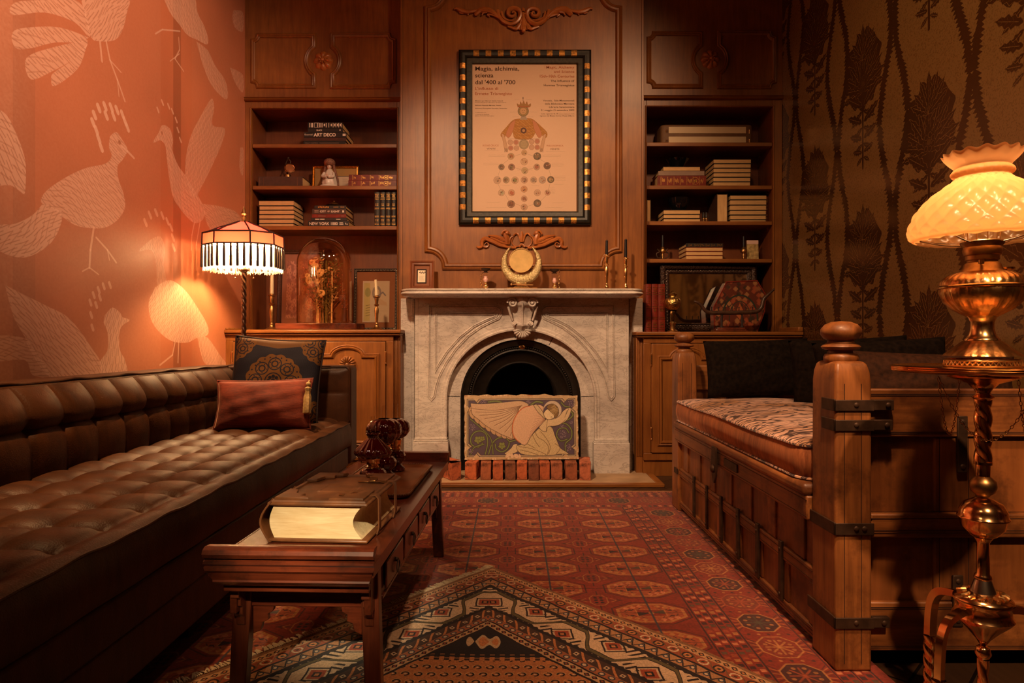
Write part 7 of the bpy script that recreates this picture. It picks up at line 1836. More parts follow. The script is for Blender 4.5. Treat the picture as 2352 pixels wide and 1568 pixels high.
# third shelf
z3 = 1.6045; z = z3; G = 'cream paged books stacked on the left of the third left shelf'
nm = ['lowest', 'second from the bottom', 'third from the bottom', 'fourth from the bottom', 'fifth from the bottom', 'topmost and thickest']
for k, hh in enumerate((7.5, 10, 10.2, 10.2, 10, 12)):
    z = book_flat('cream paged book nearest the red lampshade, %s of its stack' % nm[k], 594 + rng.uniform(-.6, .8), 675 + rng.uniform(-1, .8), Yk, z, dz(hh), 'bk_black', 'pages', group=G)
z = z3; G = 'titled books stacked in the middle of the third left shelf'
z = book_flat('black book titled NEW YORK 1880 in white serif capitals', 708, 801, Yk, z, dz(13.4), 'bk_black', group=G, deco=lettering([('NEW YORK 1880', .03, .27, .70, .46, .01), ('|', .77, .62, .09, .07, 0), ('|', .77, .46, .10, .07, 0), ('|', .77, .30, .10, .07, 0), ('|', .92, .35, .015, .3, 0), ('|', .95, .30, .02, .2, 0)]))
z = book_flat('thin black book directly on top of NEW YORK 1880', 714, 797, Yk, z, dz(6.6), 'bk_black', group=G, deco=lettering([('|', .12, .38, .12, .26, 0), ('|', .26, .38, .12, .26, 0), ('|', .70, .40, .12, .2, 0)]))
z = book_flat('reddish brown book just below CITY OF LIGHT', 717, 795, Yk, z, dz(8.4), 'bk_red', group=G, deco=lettering([('|', .18, .42, .22, .16, 0), ('|', .86, .42, .08, .16, 0)], 'bk_grey'))
z = book_flat('brown book titled CITY OF LIGHT in pale capitals', 717, 795, Yk, z, dz(12.4), 'bk_brown', group=G, deco=lettering([('CITY', .23, .34, .18, .34, .03), ('OF', .455, .40, .06, .24, .02), ('LIGHT', .56, .34, .25, .34, .03), ('|', .07, .60, .12, .06, 0), ('|', .07, .38, .12, .06, 0), ('|', .89, .3, .05, .4, 0)]))
z = book_flat('dark gilt lettered book under the little brass dish', 722, 795, Yk, z, dz(7.6), 'bk_black', group=G, deco=lettering([('|', .12 + .05 * k, .25 + .1 * (k % 2), .035, .45, 0) for k in range(7)] + [('|', .60, .42, .16, .16, 0), ('|', .82, .42, .12, .16, 0)], 'gilt'))
T = thing('dish', 'small domed brass dish with lid on the titled book stack', 'dish', (PX(762, Yk), Yk + .06, z + .0005))
m = M(); m.lathe([(0, 0), (.022, 0), (.030, .006), (.050, .010), (.052, .012), (.034, .013)], n=36); m.build('bowl', MAT['brass_old'], T, world=False, smooth=60)
m = M(); m.lathe([(.036, .013), (.032, .022), (.018, .032), (.006, .036), (.005, .040), (.007, .043), (0, .046)], n=36); m.build('lid', MAT['brass_old'], T, world=False, smooth=60)
G = 'black gilt volumes standing at the right of the third left shelf'
for k, (a, b) in enumerate(((860, 872.4), (873.2, 885.4), (886, 898), (898.8, 910))):
    book_up(['leftmost of four upright black volumes with gold bands', 'second of four upright black volumes with gold bands', 'third of four upright black volumes with gold bands', 'rightmost upright black volume, touching the bookcase frame'][k], a, b, Yk, z3, .230, 'bk_black', group=G, deco=gold_up(k))

# ---- candlesticks and candles
def candlestick(label, x, y, z0, H, s=1.0, mat='brass_old', fluted=False, group=None):
    T = thing('candlestick', label, 'candlestick', (x, y, z0 + .0005), group=group)
    P1 = [(0, 0), (.036 * s, 0), (.037 * s, .003), (.030 * s, .009), (.016 * s, .016), (.011 * s, .030), (.012 * s, .034), (.007 * s, .040), (.007 * s, .046)]
    P2 = [(.008 * s, H * .25), (.012 * s, H * .48), (.013 * s, H * .60), (.008 * s, H * .66), (.008 * s, H * .68), (.015 * s, H * .71), (.016 * s, H * .725), (.009 * s, H * .75), (.010 * s, H * .80), (.013 * s, H * .88), (.012 * s, H * .935)]
    m = M(); m.lathe(P1, n=36); m.build('foot', MAT[mat], T, world=False, smooth=50)
    m = M(); m.lathe([(.007 * s, .045)] + P2, n=36, mod=(lambda a, t, r, z: (r * (1 + (.05 * math.cos(a * 8) if z < H * .64 else 0)), z))); m.build('stem', MAT[mat], T, world=False, smooth=50)
    m = M(); m.lathe([(.010 * s, H * .93), (.020 * s, H * .94), (.023 * s, H * .955), (.022 * s, H * .965), (.012 * s, H * .96), (.0115 * s, H), (.0095 * s, H), (.0095 * s, H * .95), (0, H * .95)], n=36); m.build('drip_pan', MAT[mat], T, world=False, smooth=50)
    return T
def candle(label, x, y, z0, H, r, mat, tilt=0, r1=None, group=None):
    T = thing('candle', label, 'candle', (x, y, z0), (0, tilt, 0), group); m = M(); r1 = r1 or r * .85
    m.lathe([(0, 0), (r, 0), (r * .98, H * .3), (r1, H * .99), (r1 * .7, H), (0, H)], n=20); m.build('wax', MAT[mat], T, world=False, smooth=50)
    m = M(); m.tube([(0, 0, H - .001), (.001, 0, H + .006), (.003, 0, H + .009)], .0010, 5); m.build('wick', MAT['black'], T, world=False)
ZM = 1.1562; Ym = 4.10
hA = (662 - 580) * Ym / F
candlestick('taller set brass candlestick, left of the two with black candles on the mantel', PX(1393, Ym), Ym, ZM, hA, 1.0, 'brass', True, 'brass candlesticks on the mantel')
candle('black candle in the left of the two mantel candlesticks', PX(1393, Ym), Ym, ZM + hA * .955, .100, .0092, 'blackwax', .02, group='black candles on the mantel')
hB = (662 - 586) * Ym / F
candlestick('brass candlestick with a black candle nearest the right end of the mantel', PX(1437, Ym), Ym, ZM, hB, .85, 'brass', True, 'brass candlesticks on the mantel')
candle('black candle in the candlestick nearest the right end of the mantel', PX(1437, Ym), Ym, ZM + hB * .955, .122, .0098, 'blackwax', .01, group='black candles on the mantel')
# small frame on the mantel
def inner2(T, w, H):
    m = M(); m.box(-w * .43, w * .37, -.0058, -.0031, H * .24, H * .72); m.build('border_line', MAT['trim_dark'], T, world=False, smooth=0)
    m = M(); m.box(-w * .34, w * .28, -.0068, -.0059, H * .275, H * .68); p = m.build('print', plain('small_cream_print', (.78, .66, .50), .8), T, world=False, smooth=0)
    m = M(); rr = random.Random(2)
    for k in range(9): m.sphere((-w * .20 + .006 * k * .8, -.0070, H * .60 + .004 * math.sin(k * 2)), .0035, 6, sc_=(1, .1, 1))
    for k in range(5): m.box(-w * .26, w * (.12 + .08 * rr.random()), -.0072, -.0069, H * (.34 + .035 * k), H * (.34 + .035 * k) + .0009)
    m.build('sketch', MAT['bk_brown'], p, world=False, smooth=0)
frame_thing('picture_frame', 'small dark wooden frame with a tiny cream print on the left of the mantel', 941, 997, 593, 662, 4.12, .030, MAT['wood_dark'], ZM, -.12, mat_col=plain('brown_mount', (.22, .075, .03), .7), inner=inner2, glass=False)
# crescent gong
def gong():
    Y = 4.08; s = Y / F; cx = PX(1197.5, Y); T = thing('gong', 'brass gong disc hung in an ornate silver-gold crescent stand in the middle of the mantel', 'gong', (cx, Y, ZM + .0005))
    g = lambda py: (661.5 - py) * s
    m = M(); m.box(-.118, .118, -.045, .045, 0, .008); m.box(-.10, .10, -.038, .038, .008, .013); bs = m.build('base', MAT['brass_old'], T, world=False, bevel=.003)
    m = M(); m.prism([(-.052, .013), (.052, .013), (.040, .024), (.024, .030), (.034, .044), (-.034, .044), (-.024, .030), (-.040, .024)], -.018, .018, lambda u, v, h: (u, h, v)); m.build('foot', MAT['brass_cast'], T, world=False, bevel=.002)
    zc = g(602); R = .129
    silver = plain('embossed_pale_brass', (.62, .50, .26), .3, 1, .25, 240, 1.0, .004)
    m = M(); n = 90
    def cres(u, v):
        t = u * 2 - 1; a = -PI / 2 + t * 2.62
        ro = R; th = .062 * (1 - abs(t) ** 1.7) ** .75 + .003
        rc = ro - th / 2; b = 2 * PI * v; emb = 1 + .05 * math.sin(t * 95 + math.sin(b * 3) * 2) * (abs(t) < .86)
        r = rc + th / 2 * math.cos(b) * emb; y = .018 * (th / .062) ** .5 * math.sin(b) * emb
        return (r * math.cos(a), y, zc + r * math.sin(a))
    m.grid(cres, 220, 20)
    m.build('crescent', silver, T, world=False, smooth=70)
    m = M(); rr = random.Random(3)
    for i in range(64):                        # raised curls on the crescent
        t = -.84 + 1.68 * (i // 2) / 31; a = -PI / 2 + t * 2.62; th = .062 * (1 - abs(t) ** 1.7) ** .75; q = (.30 if i % 2 else .70); r = R - th * q; k = th * .17
        c = (r * math.cos(a), r * math.sin(a)); m.tube([(c[0] + k * (1 - .5 * j / 12) * math.cos(j * .62 + i), -.017 * (th / .062) ** .5 * .95, zc + c[1] + k * (1 - .5 * j / 12) * math.sin(j * .62 + i)) for j in range(13)], .0016, 5)
    o = m.build('raised_curls', silver, T, world=False); 
    m = M(); rd = .0755; zd = g(594)
    m.lathe([(0, 0), (rd - .002, .001), (rd, .003), (rd, .010), (rd - .003, .010), (rd - .004, .005), (0, .004)], n=64, T=Matrix.Translation((-.002, -.006, zd)) @ Matrix.Rotation(PI / 2, 4, 'X')); m.build('gong_disc', plain('hammered_gold_brass', (.86, .56, .22), .38, .9, .15, 18, .2), T, world=False, smooth=50)
    for sx in (-1, 1):
        m = M(); m.tube([(sx * .045, -.006, zd + .060), (sx * .066, -.002, zd + .078)], .0012, 5); m.build('cord', MAT['iron'], T, world=False)
    m = M(); m.tube([(-.055, -.030, .034), (.072, -.028, .030)], .0026, 8); m.sphere((-.062, -.030, .034), .0085, 12); m.build('mallet', MAT['brass'], T, world=False)
gong()
def burner(label, px, side, glassy):
    Y = 4.10; s = Y / F; T = thing('oil_burner', label, 'oil burner', (PX(px, Y), Y, ZM + .0005), group='miniature oil burners beside the gong'); k = 1.0 if side < 0 else .88
    m = M(); m.lathe([(0, 0), (.020, 0), (.020, .003), (.012, .008), (.010, .014), (.017, .020), (.019, .028), (.014, .037), (.007, .041), (.009, .046), (.010, .052), (.006, .053)], n=28); m.v = [(a * k, b * k, c * k) for a, b, c in m.v]; m.build('lamp_font', MAT['brass'], T, world=False, smooth=50)
    m = M(); z0 = .052 * k; m.lathe([(.009, z0), (.015, z0 + .012), (.0145, z0 + .020), (.010, z0 + .028), (.012, z0 + .036), (.0105, z0 + .037)], n=24); m.v = [(a * k, b * k, z0 + (c - z0) * k) for a, b, c in m.v]; m.build('milk_glass_chimney', MAT['pinkglass'], T, world=False, smooth=60)
    zb = (662 - (621 if side < 0 else 623)) * s
    m = M(); m.lathe([(0, zb), (.016, zb), (.018, zb + .002), (.010, zb + .004), (.012, zb + .008), (.026, zb + .016), (.031, zb + .026), (.029, zb + .026), (.022, zb + .016), (0, zb + .012)], n=32); m.build('bowl', MAT['iron'], T, world=False, smooth=50)
    m = M(); x = side * .030
    m.tube(smooth_path([(side * .014, 0, .003), (x, 0, .006), (x * 1.15, 0, .020), (x * .85, 0, .038), (x * 1.0, 0, .055), (x * .72, 0, .075), (x * .9, 0, .092), (side * .016, 0, zb + .001)], 5), .0026, 7)
    for zz in (.02, .045, .07, .09): m.tube([(x + side * .003 * math.cos(t * .5), 0.0, zz + .003 * math.sin(t)) for t in range(6)], .0018, 5)
    m.tube([(x, 0, zb + .002), (x * 1.15, 0, zb + .018), (x * .95, 0, zb + .022)], .0016, 5)
    m.build('scroll_bracket', MAT['brass'], T, world=False)
burner('tiny brass oil burner with a pink glass, left of the gong', 1115.5, -1, 0); burner('tiny brass oil burner with a white glass, right of the gong', 1273.5, 1, 0)

# ---- left cabinet top
ZL = .9095
Yc_ = 4.14
candlestick('tall brass candlestick standing beneath the red lampshade beside the glass dome', PX(624, Yc_), Yc_, ZL, (755 - 676) * Yc_ / F + .010, 1.15, 'brass_old')
candle('ivory candle in the candlestick beneath the red lampshade', PX(624, Yc_), Yc_, ZL + .222, .125, .012, 'wax', .02)
candlestick('brass candlestick in front of the patterned silver frame, right of the dome', PX(865, 4.10), 4.10, ZL, (757 - 678) * 4.10 / F, 1.0, 'brass_old')
candle('ivory candle leaning slightly in front of the patterned silver frame', PX(865, 4.10), 4.10, ZL + .207, .108, .0095, 'wax', -.06)
def inner3(T, w, H):
    im = Img(300, 400, (-1, 1, -1, 1), (.50, .20, .15)); rr = random.Random(6)
    for k in range(260):
        x, y = rr.uniform(-1, 1), rr.uniform(-1, 1); c = (.66, .30, .22) if rr.random() < .5 else (.30, .09, .07)
        for q in range(5): im.disc((x + .07 * math.cos(q * 1.26), y + .06 * math.sin(q * 1.26)), .045, c, .7)
        im.disc((x, y), .03, (.2, .08, .05), .8)
    mt = tex_mat('pink_flower_print', im.image('pink_flower_print'), 'XZ', (-w * .62, w * .62, H * .15, H * .86), .7, 'EXTEND', space='object')[0]
    m = M(); m.box(-w * .62, w * .62, -.0050, -.0031, H * .15, H * .86); m.build('print', mt, T, world=False, smooth=0)
frame_thing('picture_frame', 'dark beaded frame with a pink floral print, behind the left side of the dome', 636, 742, 570, 757, 4.46, .030, plain('dark_beaded_wood', (.05, .018, .010), .35, 0, .3, 90, .8, .004), ZL, -.07, mat_col=plain('pink_brown_mount', (.34, .13, .08), .8), inner=inner3)
def inner4(T, w, H):
    im = Img(300, 420, (-1, 1, -1, 1), (.60, .44, .30)); 
    im.rect_(-.9, .9, -.93, .93, (.62, .46, .30)); im.rect_(-.9, -.45, -.93, .9, (.55, .42, .16)); im.disc((.05, .42), .34, (.20, .17, .16), .8, r2=.20); im.line([(.2, .3), (.5, .45), (.7, .3)], .08, (.22, .18, .18)); im.disc((-.62, .45), .22, (.25, .25, .08), .7)
    for k in range(5): im.line([(-.75, -.2 - k * .12), (-.45, -.16 - k * .12)], .03, (.2, .14, .05))
    im.line([(-.1, -.1), (-.1, -.7)], .02, (.5, .35, .2)); im.line([(-.3, -.45), (.85, -.45)], .015, (.5, .35, .2)); im.poly([(-.1, -.1), (.15, .2), (.8, -.05), (.8, -.2), (.1, -.15)], (.58, .38, .22), .8)
    mt = tex_mat('pale_print', im.image('pale_print'), 'XZ', (-w * .60, w * .62, H * .13, H * .80), .7, 'EXTEND', space='object')[0]
    m = M(); m.box(-w * .60, w * .62, -.0050, -.0031, H * .13, H * .80); m.build('print', mt, T, world=False, smooth=0)
    # inlaid zigzag of the frame
    m = M(); fw = .019; per = [(-w + fw / 2, fw / 2), (w - fw / 2, fw / 2), (w - fw / 2, H - fw / 2), (-w + fw / 2, H - fw / 2)]
    for i in range(4):
        a, b = Vector(per[i]), Vector(per[(i + 1) % 4]); d = b - a; L = d.length; d.normalize(); nn = Vector((-d.y, d.x)); k = int(L / .022)
        for j in range(k):
            c = a + d * (L * (j + .5) / k); s_ = L / k / 2 * .9
            if j % 3 == 2: m.tube([(c.x + .0055 * math.cos(t), -.0135, c.y + .0055 * math.sin(t)) for t in np.linspace(0, 6.28, 11)[:-1]], .0012, 4, closed=True)
            else: m.tube([((c - d * s_ - nn * .007).x, -.0135, (c - d * s_ - nn * .007).y), ((c + nn * .007).x, -.0135, (c + nn * .007).y), ((c + d * s_ - nn * .007).x, -.0135, (c + d * s_ - nn * .007).y)], .0012, 4)
    m.build('inlay_pattern', plain('silver_inlay', (.72, .62, .48), .35, .7), T, world=False)
frame_thing('picture_frame', 'patterned silver and black frame with a pale print, right of the glass dome', 812, 913, 614, 757, 4.42, .019, plain('black_inlaid_frame', (.06, .045, .035), .4), ZL, -.07, mat_col=tan, inner=inner4)

def dome():
    Y = 4.19; s = Y / F; cx = PX(745, Y)
    T = thing('glass_dome', 'tall glass cloche with dried flowers on an oval wooden base on the left cabinet', 'glass dome', (cx, Y, ZL + .0005))
    m = M(); hb = .042; ol = [(.27 * math.cos(t) if abs(math.cos(t)) < .99 else .27 * math.cos(t), .135 * math.sin(t)) for t in np.linspace(0, 2 * PI, 65)[:-1]]
    ol = [(PX(644, Y) - cx, -.10), (PX(800, Y) - cx, -.12), (PX(825, Y) - cx, -.09), (PX(838, Y) - cx, 0), (PX(830, Y) - cx, .09), (PX(800, Y) - cx, .13), (PX(660, Y) - cx, .13), (PX(645, Y) - cx, .10)]
    m.prism(ol, 0, hb, lambda u, v, h: (u, v, h)); m.build('wooden_base', MAT['wood_redx'], T, world=False, bevel=.006)
    zt = (784 - 546) * s + CH - ZL; R = .172; RY = .150
    pr = [(R * .985, hb + .002), (R, hb + .02)] + [(R, hb + .02 + (zt - R - hb - .02) * i / 6) for i in range(1, 7)] + [(R * math.cos(t), zt - R + R * math.sin(t)) for t in np.linspace(.12, PI / 2, 16)]
    m = M(); m.lathe([(max(0, r), z) for r, z in pr], n=64, mod=lambda a, t, r, z: (r * (1 - .10 * abs(math.sin(a)) ** 2), z), cap=False); m.build('glass_cloche', MAT['glass_amber'], T, world=False, smooth=70)
    m = M(); m.tube([(R * .985 * math.cos(t), R * .90 * math.sin(t), hb + .004) for t in np.linspace(0, 2 * PI, 49)[:-1]], .003, 6, closed=True); m.build('rim', MAT['glass'], T, world=False)
    rr = random.Random(12)
    def stems(n, matn, name, kind):
        m = M()
        for k in range(n):
            a = rr.uniform(0, 6.28); r0 = rr.uniform(0, .07); r1 = rr.uniform(.04, .135); H = rr.uniform(.16, .47) if kind != 'flower' else rr.uniform(.2, .44)
            p0 = Vector((r0 * math.cos(a), r0 * math.sin(a) * .8, hb)); p1 = Vector((r1 * math.cos(a), r1 * math.sin(a) * .8, hb + H * .9)); mid = p0.lerp(p1, .5) * 1.0; mid.x *= .7; mid.y *= .7
            mid.z = hb + H * .5; q = smooth_path([p0, mid, p1], 5); m.tube(q, .0013, 4)
            if kind == 'leaf':
                for j in range(3, len(q)):
                    for sd in (-1, 1):
                        c = q[j]; d = Vector((rr.uniform(-1, 1), rr.uniform(-1, 1), rr.uniform(-.2, .9))).normalized() * rr.uniform(.016, .034); sdv = d.cross(Vector((0, 1, .2))).normalized() * .0040
                        m.add([c, c + d * .5 + sdv, c + d, c + d * .5 - sdv], [(0, 1, 2, 3)])
            elif kind == 'flower':
                c = q[-1]; R0 = rr.uniform(.012, .020)
                for j in range(9):
                    b = j * 2.4; m.sphere((c.x + R0 * .7 * math.cos(b), c.y - .005 + R0 * .3 * math.sin(b * 2), c.z + R0 * .7 * math.sin(b)), R0 * .55, 6, sc_=(1, .5, 1))
            else:
                c = q[-1]
                for j in range(14): m.sphere((c.x + rr.uniform(-.018, .018), c.y + rr.uniform(-.015, .015), c.z + rr.uniform(-.06, .03)), .0038, 5)
        o = m.build(name, MAT[matn], T, world=False, smooth=30, fix=False); o['kind'] = 'stuff'
    stems(46, 'green_dry', 'dried_leaves', 'leaf'); stems(12, 'cream_dry', 'cream_flowers', 'flower'); stems(26, 'red_dry', 'red_berries', 'berry'); stems(22, 'cream_dry', 'pale_leaves', 'leaf')
    for k, (x, hh) in enumerate(((-.03, .36), (.02, .40), (.055, .33))):
        m = M(); m.tube([(x, -.03, hb), (x * 1.05, -.03, hb + hh)], .006, 8); m.build('thick_stalk', MAT['cream_dry'] if k != 1 else MAT['green_dry'], T, world=False)
dome()

# ---- right bookcase
z1r, z2r, z3r, z4r, zcr = 2.1605, 1.8745, 1.6365, 1.3865, .8965
def case():
    Y = 4.38; T = thing('storage_case', 'brown case with two long cream panels and brass corners on the top right shelf', 'case', (PX(1624, Y), Y, z1r)); w = (1729 - 1517) * Y / F / 2; H = 45 * Y / F
    m = M(); m.prism([(-w + .03, 0), (w - .03, 0), (w - .004, .012), (w, .03), (w, .2), (-w, .2), (-w, .03), (-w + .004, .012)], 0, H, lambda u, v, h: (u, v, h)); m.build('body', plain('brown_case_covering', (.16, .075, .03), .6, 0, .15, 30), T, world=False, bevel=.012, seg=4)
    x0, x1 = PX(1535.5, Y) - PX(1624, Y), PX(1713.5, Y) - PX(1624, Y)
    for a, b in ((.003, .049), (.069, .115)):
        m = M(); m.box(x0, x1, -.004, .004, a, min(b, H - .005)); m.build('cream_panel', MAT['cream'], T, world=False, bevel=.003)
        for xx in (x0 - .012, x1 + .012):
            m = M(); m.box(xx - .012, xx + .012, -.0022 + .003, .006, a + .002, a + .028)
            for k in range(4): m.tube([(xx - .011, .0006, a + .006 + k * .006), (xx + .011, .0006, a + .006 + k * .006)], .0018, 6)
            m.build('brass_corner', MAT['copper'], T, world=False)
case()
G = 'books under the wide black bowl'
z = book_flat('thick red leather book with gold lettering at the bottom of the bowl stack', 1510, 1622, 4.37, z2r, dz(24.4), 'bk_red', group=G, deco=gold_flat(11, 7))
z = book_flat('flat grey book between the red gilt book and a cream paged one', 1512, 1618, 4.37, z, dz(10.2), 'bk_grey', group=G)
z = book_flat('cream paged book carrying the wide black bowl', 1523, 1609, 4.37, z, dz(10.8), 'bk_black', 'pages', group=G)
def bowl(label, pxc, Y, z0, prof, name='bowl', fl=0):
    m = M(); m.lathe(prof, (PX(pxc, Y), Y + .06, z0 + .0005), 48, mod=lambda a, t, r, zz: (r * (1 + fl * abs(math.cos(a * 6))), zz), cap=False); o = m.build(name, MAT['blackglass'], smooth=60, origin=(PX(pxc, Y), Y + .06, z0 + .0005)); tag(o, label, name); return o
bowl('wide flared black glass bowl on the second right shelf', 1560, 4.40, z, [(0, .001), (.044, 0), (.046, .006), (.040, .012), (.055, .035), (.082, .066), (.079, .066), (.05, .036), (.03, .014), (0, .012)])
G = 'cream paged books stacked on the right of the second right shelf'; z = z2r
for k in range(6):
    z = book_flat('cream paged book right of the black bowl, %s of six' % ['lowest', 'second lowest', 'third from the bottom', 'fourth from the bottom', 'fifth from the bottom', 'topmost'][k], 1638.5 + rng.uniform(-.5, 1), 1724 + k * .4, 4.37, z, dz(10.4), 'bk_black', 'pages', group=G)
book_up('slim upright book with pale page edges at the left end of the third right shelf', 1486, 1495, 4.37, z3r, .148, 'bk_black', 'pages')
G = 'books under the deep black vase'; z = z3r
for k, hh in enumerate((7.6, 9.6, 10.6)):
    z = book_flat('cream paged book under the deep black vase, %s of three' % ['lowest', 'middle', 'topmost'][k], 1524, 1609 - (k == 1), 4.37, z, dz(hh), 'bk_black', 'pages', group=G)
bowl('deep black glass vase with lobed sides on the third right shelf', 1564.5, 4.37, z, [(0, .001), (.036, 0), (.044, .008), (.060, .030), (.068, .055), (.071, .085), (.068, .085), (.062, .055), (.04, .02), (0, .010)], 'vase', .04)
def binoc():
    Y = 4.42; T = thing('opera_glasses', 'tiny brass and black opera glasses standing between the books on the third right shelf', 'opera glasses', (PX(1619, Y), Y, z3r + .0005))
    for sx in (-1, 1):
        m = M(); m.lathe([(0, 0), (.009, 0), (.009, .006), (.006, .008), (.0065, .024), (.009, .026), (.009, .034), (.006, .036)], (sx * .0098, 0, 0), 16); m.build('lower_barrel', MAT['brass'], T, world=False)
        m = M(); m.lathe([(.006, .036), (.009, .038), (.009, .046), (.007, .062), (.008, .072), (0, .072)], (sx * .0098, 0, 0), 16); m.build('upper_barrel', MAT['bk_black'], T, world=False)
binoc()
book_up('thick upright book with pale page edges in the middle of the third right shelf', 1647, 1671, 4.37, z3r, .186, 'bk_brown', 'pages')
G = 'cream paged books stacked at the right of the third right shelf'; z = z3r
for k, hh in enumerate((5, 10.8, 10.8, 12, 12.2, 10.6)):
    z = book_flat('cream paged book right of the thick upright book, %s of six' % ['lowest and thinnest', 'second lowest', 'third from the bottom', 'fourth from the bottom', 'fifth from the bottom', 'topmost'][k], 1677 + rng.uniform(-.6, .6), 1760 + k * .3, 4.37, z, dz(hh), 'bk_black', 'pages', group=G)
book_up('upright red book squeezed against the right side of the third right shelf', 0, 0, 4.42, z3r, .18, 'bk_red', deco=gold_up(9), x0x1=(1.708, 1.730))
# fourth shelf
def mini_holder(label, px, Y, extra, group):
    T = thing('candle_holder', label, 'candle holder', (PX(px, Y), Y, z4r + .0005), group=group)
    m = M(); m.lathe([(0, 0), (.020, 0), (.020, .004), (.010, .008), (.008, .014), (.013, .030), (.009, .042), (.010, .046), (.021, .052), (.022, .060), (.020, .074), (.014, .078), (.012, .086), (.010, .088), (0, .088)], n=24); m.build('holder', MAT['brass_old'], T, world=False, smooth=50)
    if extra:
        m = M()
        for s_ in (-1, 1): m.tube(smooth_path([(s_ * .010, 0, .01), (s_ * .036, 0, .02), (s_ * .040, 0, .045), (s_ * .022, 0, .055), (s_ * .036, 0, .075)], 5), .004, 7)
        m.build('scroll_arms', MAT['iron'], T, world=False)
    candle('black candle in the holder %s' % ('left of the four book stack' if extra else 'beside the small propped card'), PX(px, Y), Y, z4r + .0885, .078 if extra else .072, .0088, 'blackwax', 0)
mini_holder('small brass holder with scrolled dark arms, left of the four book stack', 1522, 4.42, True, 'brass holders on the fourth right shelf'); mini_holder('small brass holder beside the propped card on the fourth right shelf', 1708, 4.42, False, 'brass holders on the fourth right shelf')
G = 'books stacked in the middle of the fourth right shelf'; z = z4r
for k, hh in enumerate((8.6, 9.4, 9.8)):
    z = book_flat('cream paged book under the black gilt one, %s of three' % ['lowest', 'middle', 'topmost'][k], 1575.5, 1661, 4.37, z, dz(hh), 'bk_red', 'pages', group=G)
book_flat('black gilt book on top of the fourth right shelf stack', 1575.5, 1661, 4.37, z, dz(8.6), 'bk_black', group=G, deco=gold_flat(21, 6, False))
def card():
    Y = 4.45; T = thing('card', 'small propped card with brown pattern and pale top edge on the fourth right shelf', 'card', (PX(1729, Y), Y, z4r + .0005), (-.05, 0, 0)); w = 13.5 * Y / F; H = 47 * Y / F
    m = M(); m.box(-w, w, 0, .012, 0, H); m.build('board', plain('marbled_card', (.42, .28, .11), .5, 0, .5, 45), T, world=False)
    m = M(); m.box(-w, w, -.001, 0, H * .82, H); m.build('pale_strip', plain('pale_card_strip', (.70, .45, .36), .7), T, world=False)
card()
# counter of the right cabinet
G = 'tall red volumes on the right cabinet'
for k, (a, b, L_) in enumerate(((1483.5, 1496, ''), (1497, 1511, 'B'), (1512, 1527.5, 'GC'))):
    book_up(['leftmost tall red volume, half hidden by the mantel end', 'tall red volume with a gold B in the middle of three', 'tall red volume with gold GC next to the brass lamp'][k], a, b, 4.15, zcr, .304, 'bk_red', group=G, deco=gold_up(30 + k, L_ or None, True))
def mirror():
    Y = 4.38; x0, x1 = PX(1517, Y), PX(1741, Y); W = x1 - x0; H = (770 - 607) * Y / F - .02; w = W / 2
    T = thing('mirror', 'rectangular mirror in a dark ornate beaded frame on the right cabinet', 'mirror', ((x0 + x1) / 2, Y, zcr + .001), (-.07, 0, .035))
    fw = .062; fm = plain('dark_carved_frame', (.045, .022, .014), .25, .3, .5, 120, .9, .006)
    m = M(); rect = [(-w, 0), (w, 0), (w, H), (-w, H)]; m.sweep(rect, [(0, 0), (0, .018), (.10 * fw, .024), (.3 * fw, .030), (.52 * fw, .022), (.56 * fw, .012), (.80 * fw, .012), (.84 * fw, .018), (fw, .010), (fw, 0)], lambda u, v, h: (u, -h, v)); m.box(-w + .002, w - .002, 0, .008, .002, H - .002); fr = m.build('frame', fm, T, world=False, smooth=30)
    m = M(); rr = random.Random(1); per = [(-w + fw * .3, fw * .3), (w - fw * .3, fw * .3), (w - fw * .3, H - fw * .3), (-w + fw * .3, H - fw * .3)]
    for i in range(4):
        a, b = Vector(per[i]), Vector(per[(i + 1) % 4]); L = (b - a).length; d = (b - a).normalized(); nn = Vector((-d.y, d.x)); k = int(L / .030)
        for j in range(k):
            c = a + d * L * (j + .5) / k; q = [(c + d * (.011 * math.cos(t) * (1 - t / 9)) + nn * (.011 * math.sin(t) * (1 - t / 9))) for t in np.linspace(0, 6, 12)]; m.tube([(p.x, -.030, p.y) for p in q], .0024, 5)
    m.build('carved_scrolls', plain('dark_polished_scrolls', (.10, .05, .03), .18, .6), fr, world=False)
    m = M(); k0 = fw * .68; per = [(-w + k0, k0), (w - k0, k0), (w - k0, H - k0), (-w + k0, H - k0)]; cnt = 0
    for i in range(4):
        a, b = Vector(per[i]), Vector(per[(i + 1) % 4]); L = (b - a).length; k = int(L / .020)
        for j in range(k):
            c = a.lerp(b, (j + .5) / k); m.sphere((c.x, -.013, c.y), .0052, 8, sc_=(1.2, .8, .8)); cnt += 1
    o = m.build('beading', MAT['steel'], fr, world=False)
    g_ = plain('mirror_silvering', (.85, .80, .68), .06, 1)
    m = M(); m.box(-w + fw * .97, w - fw * .97, -.004, -.001, fw * .97, H - fw * .97); m.build('mirror_glass', g_, T, world=False, smooth=0)
mirror()
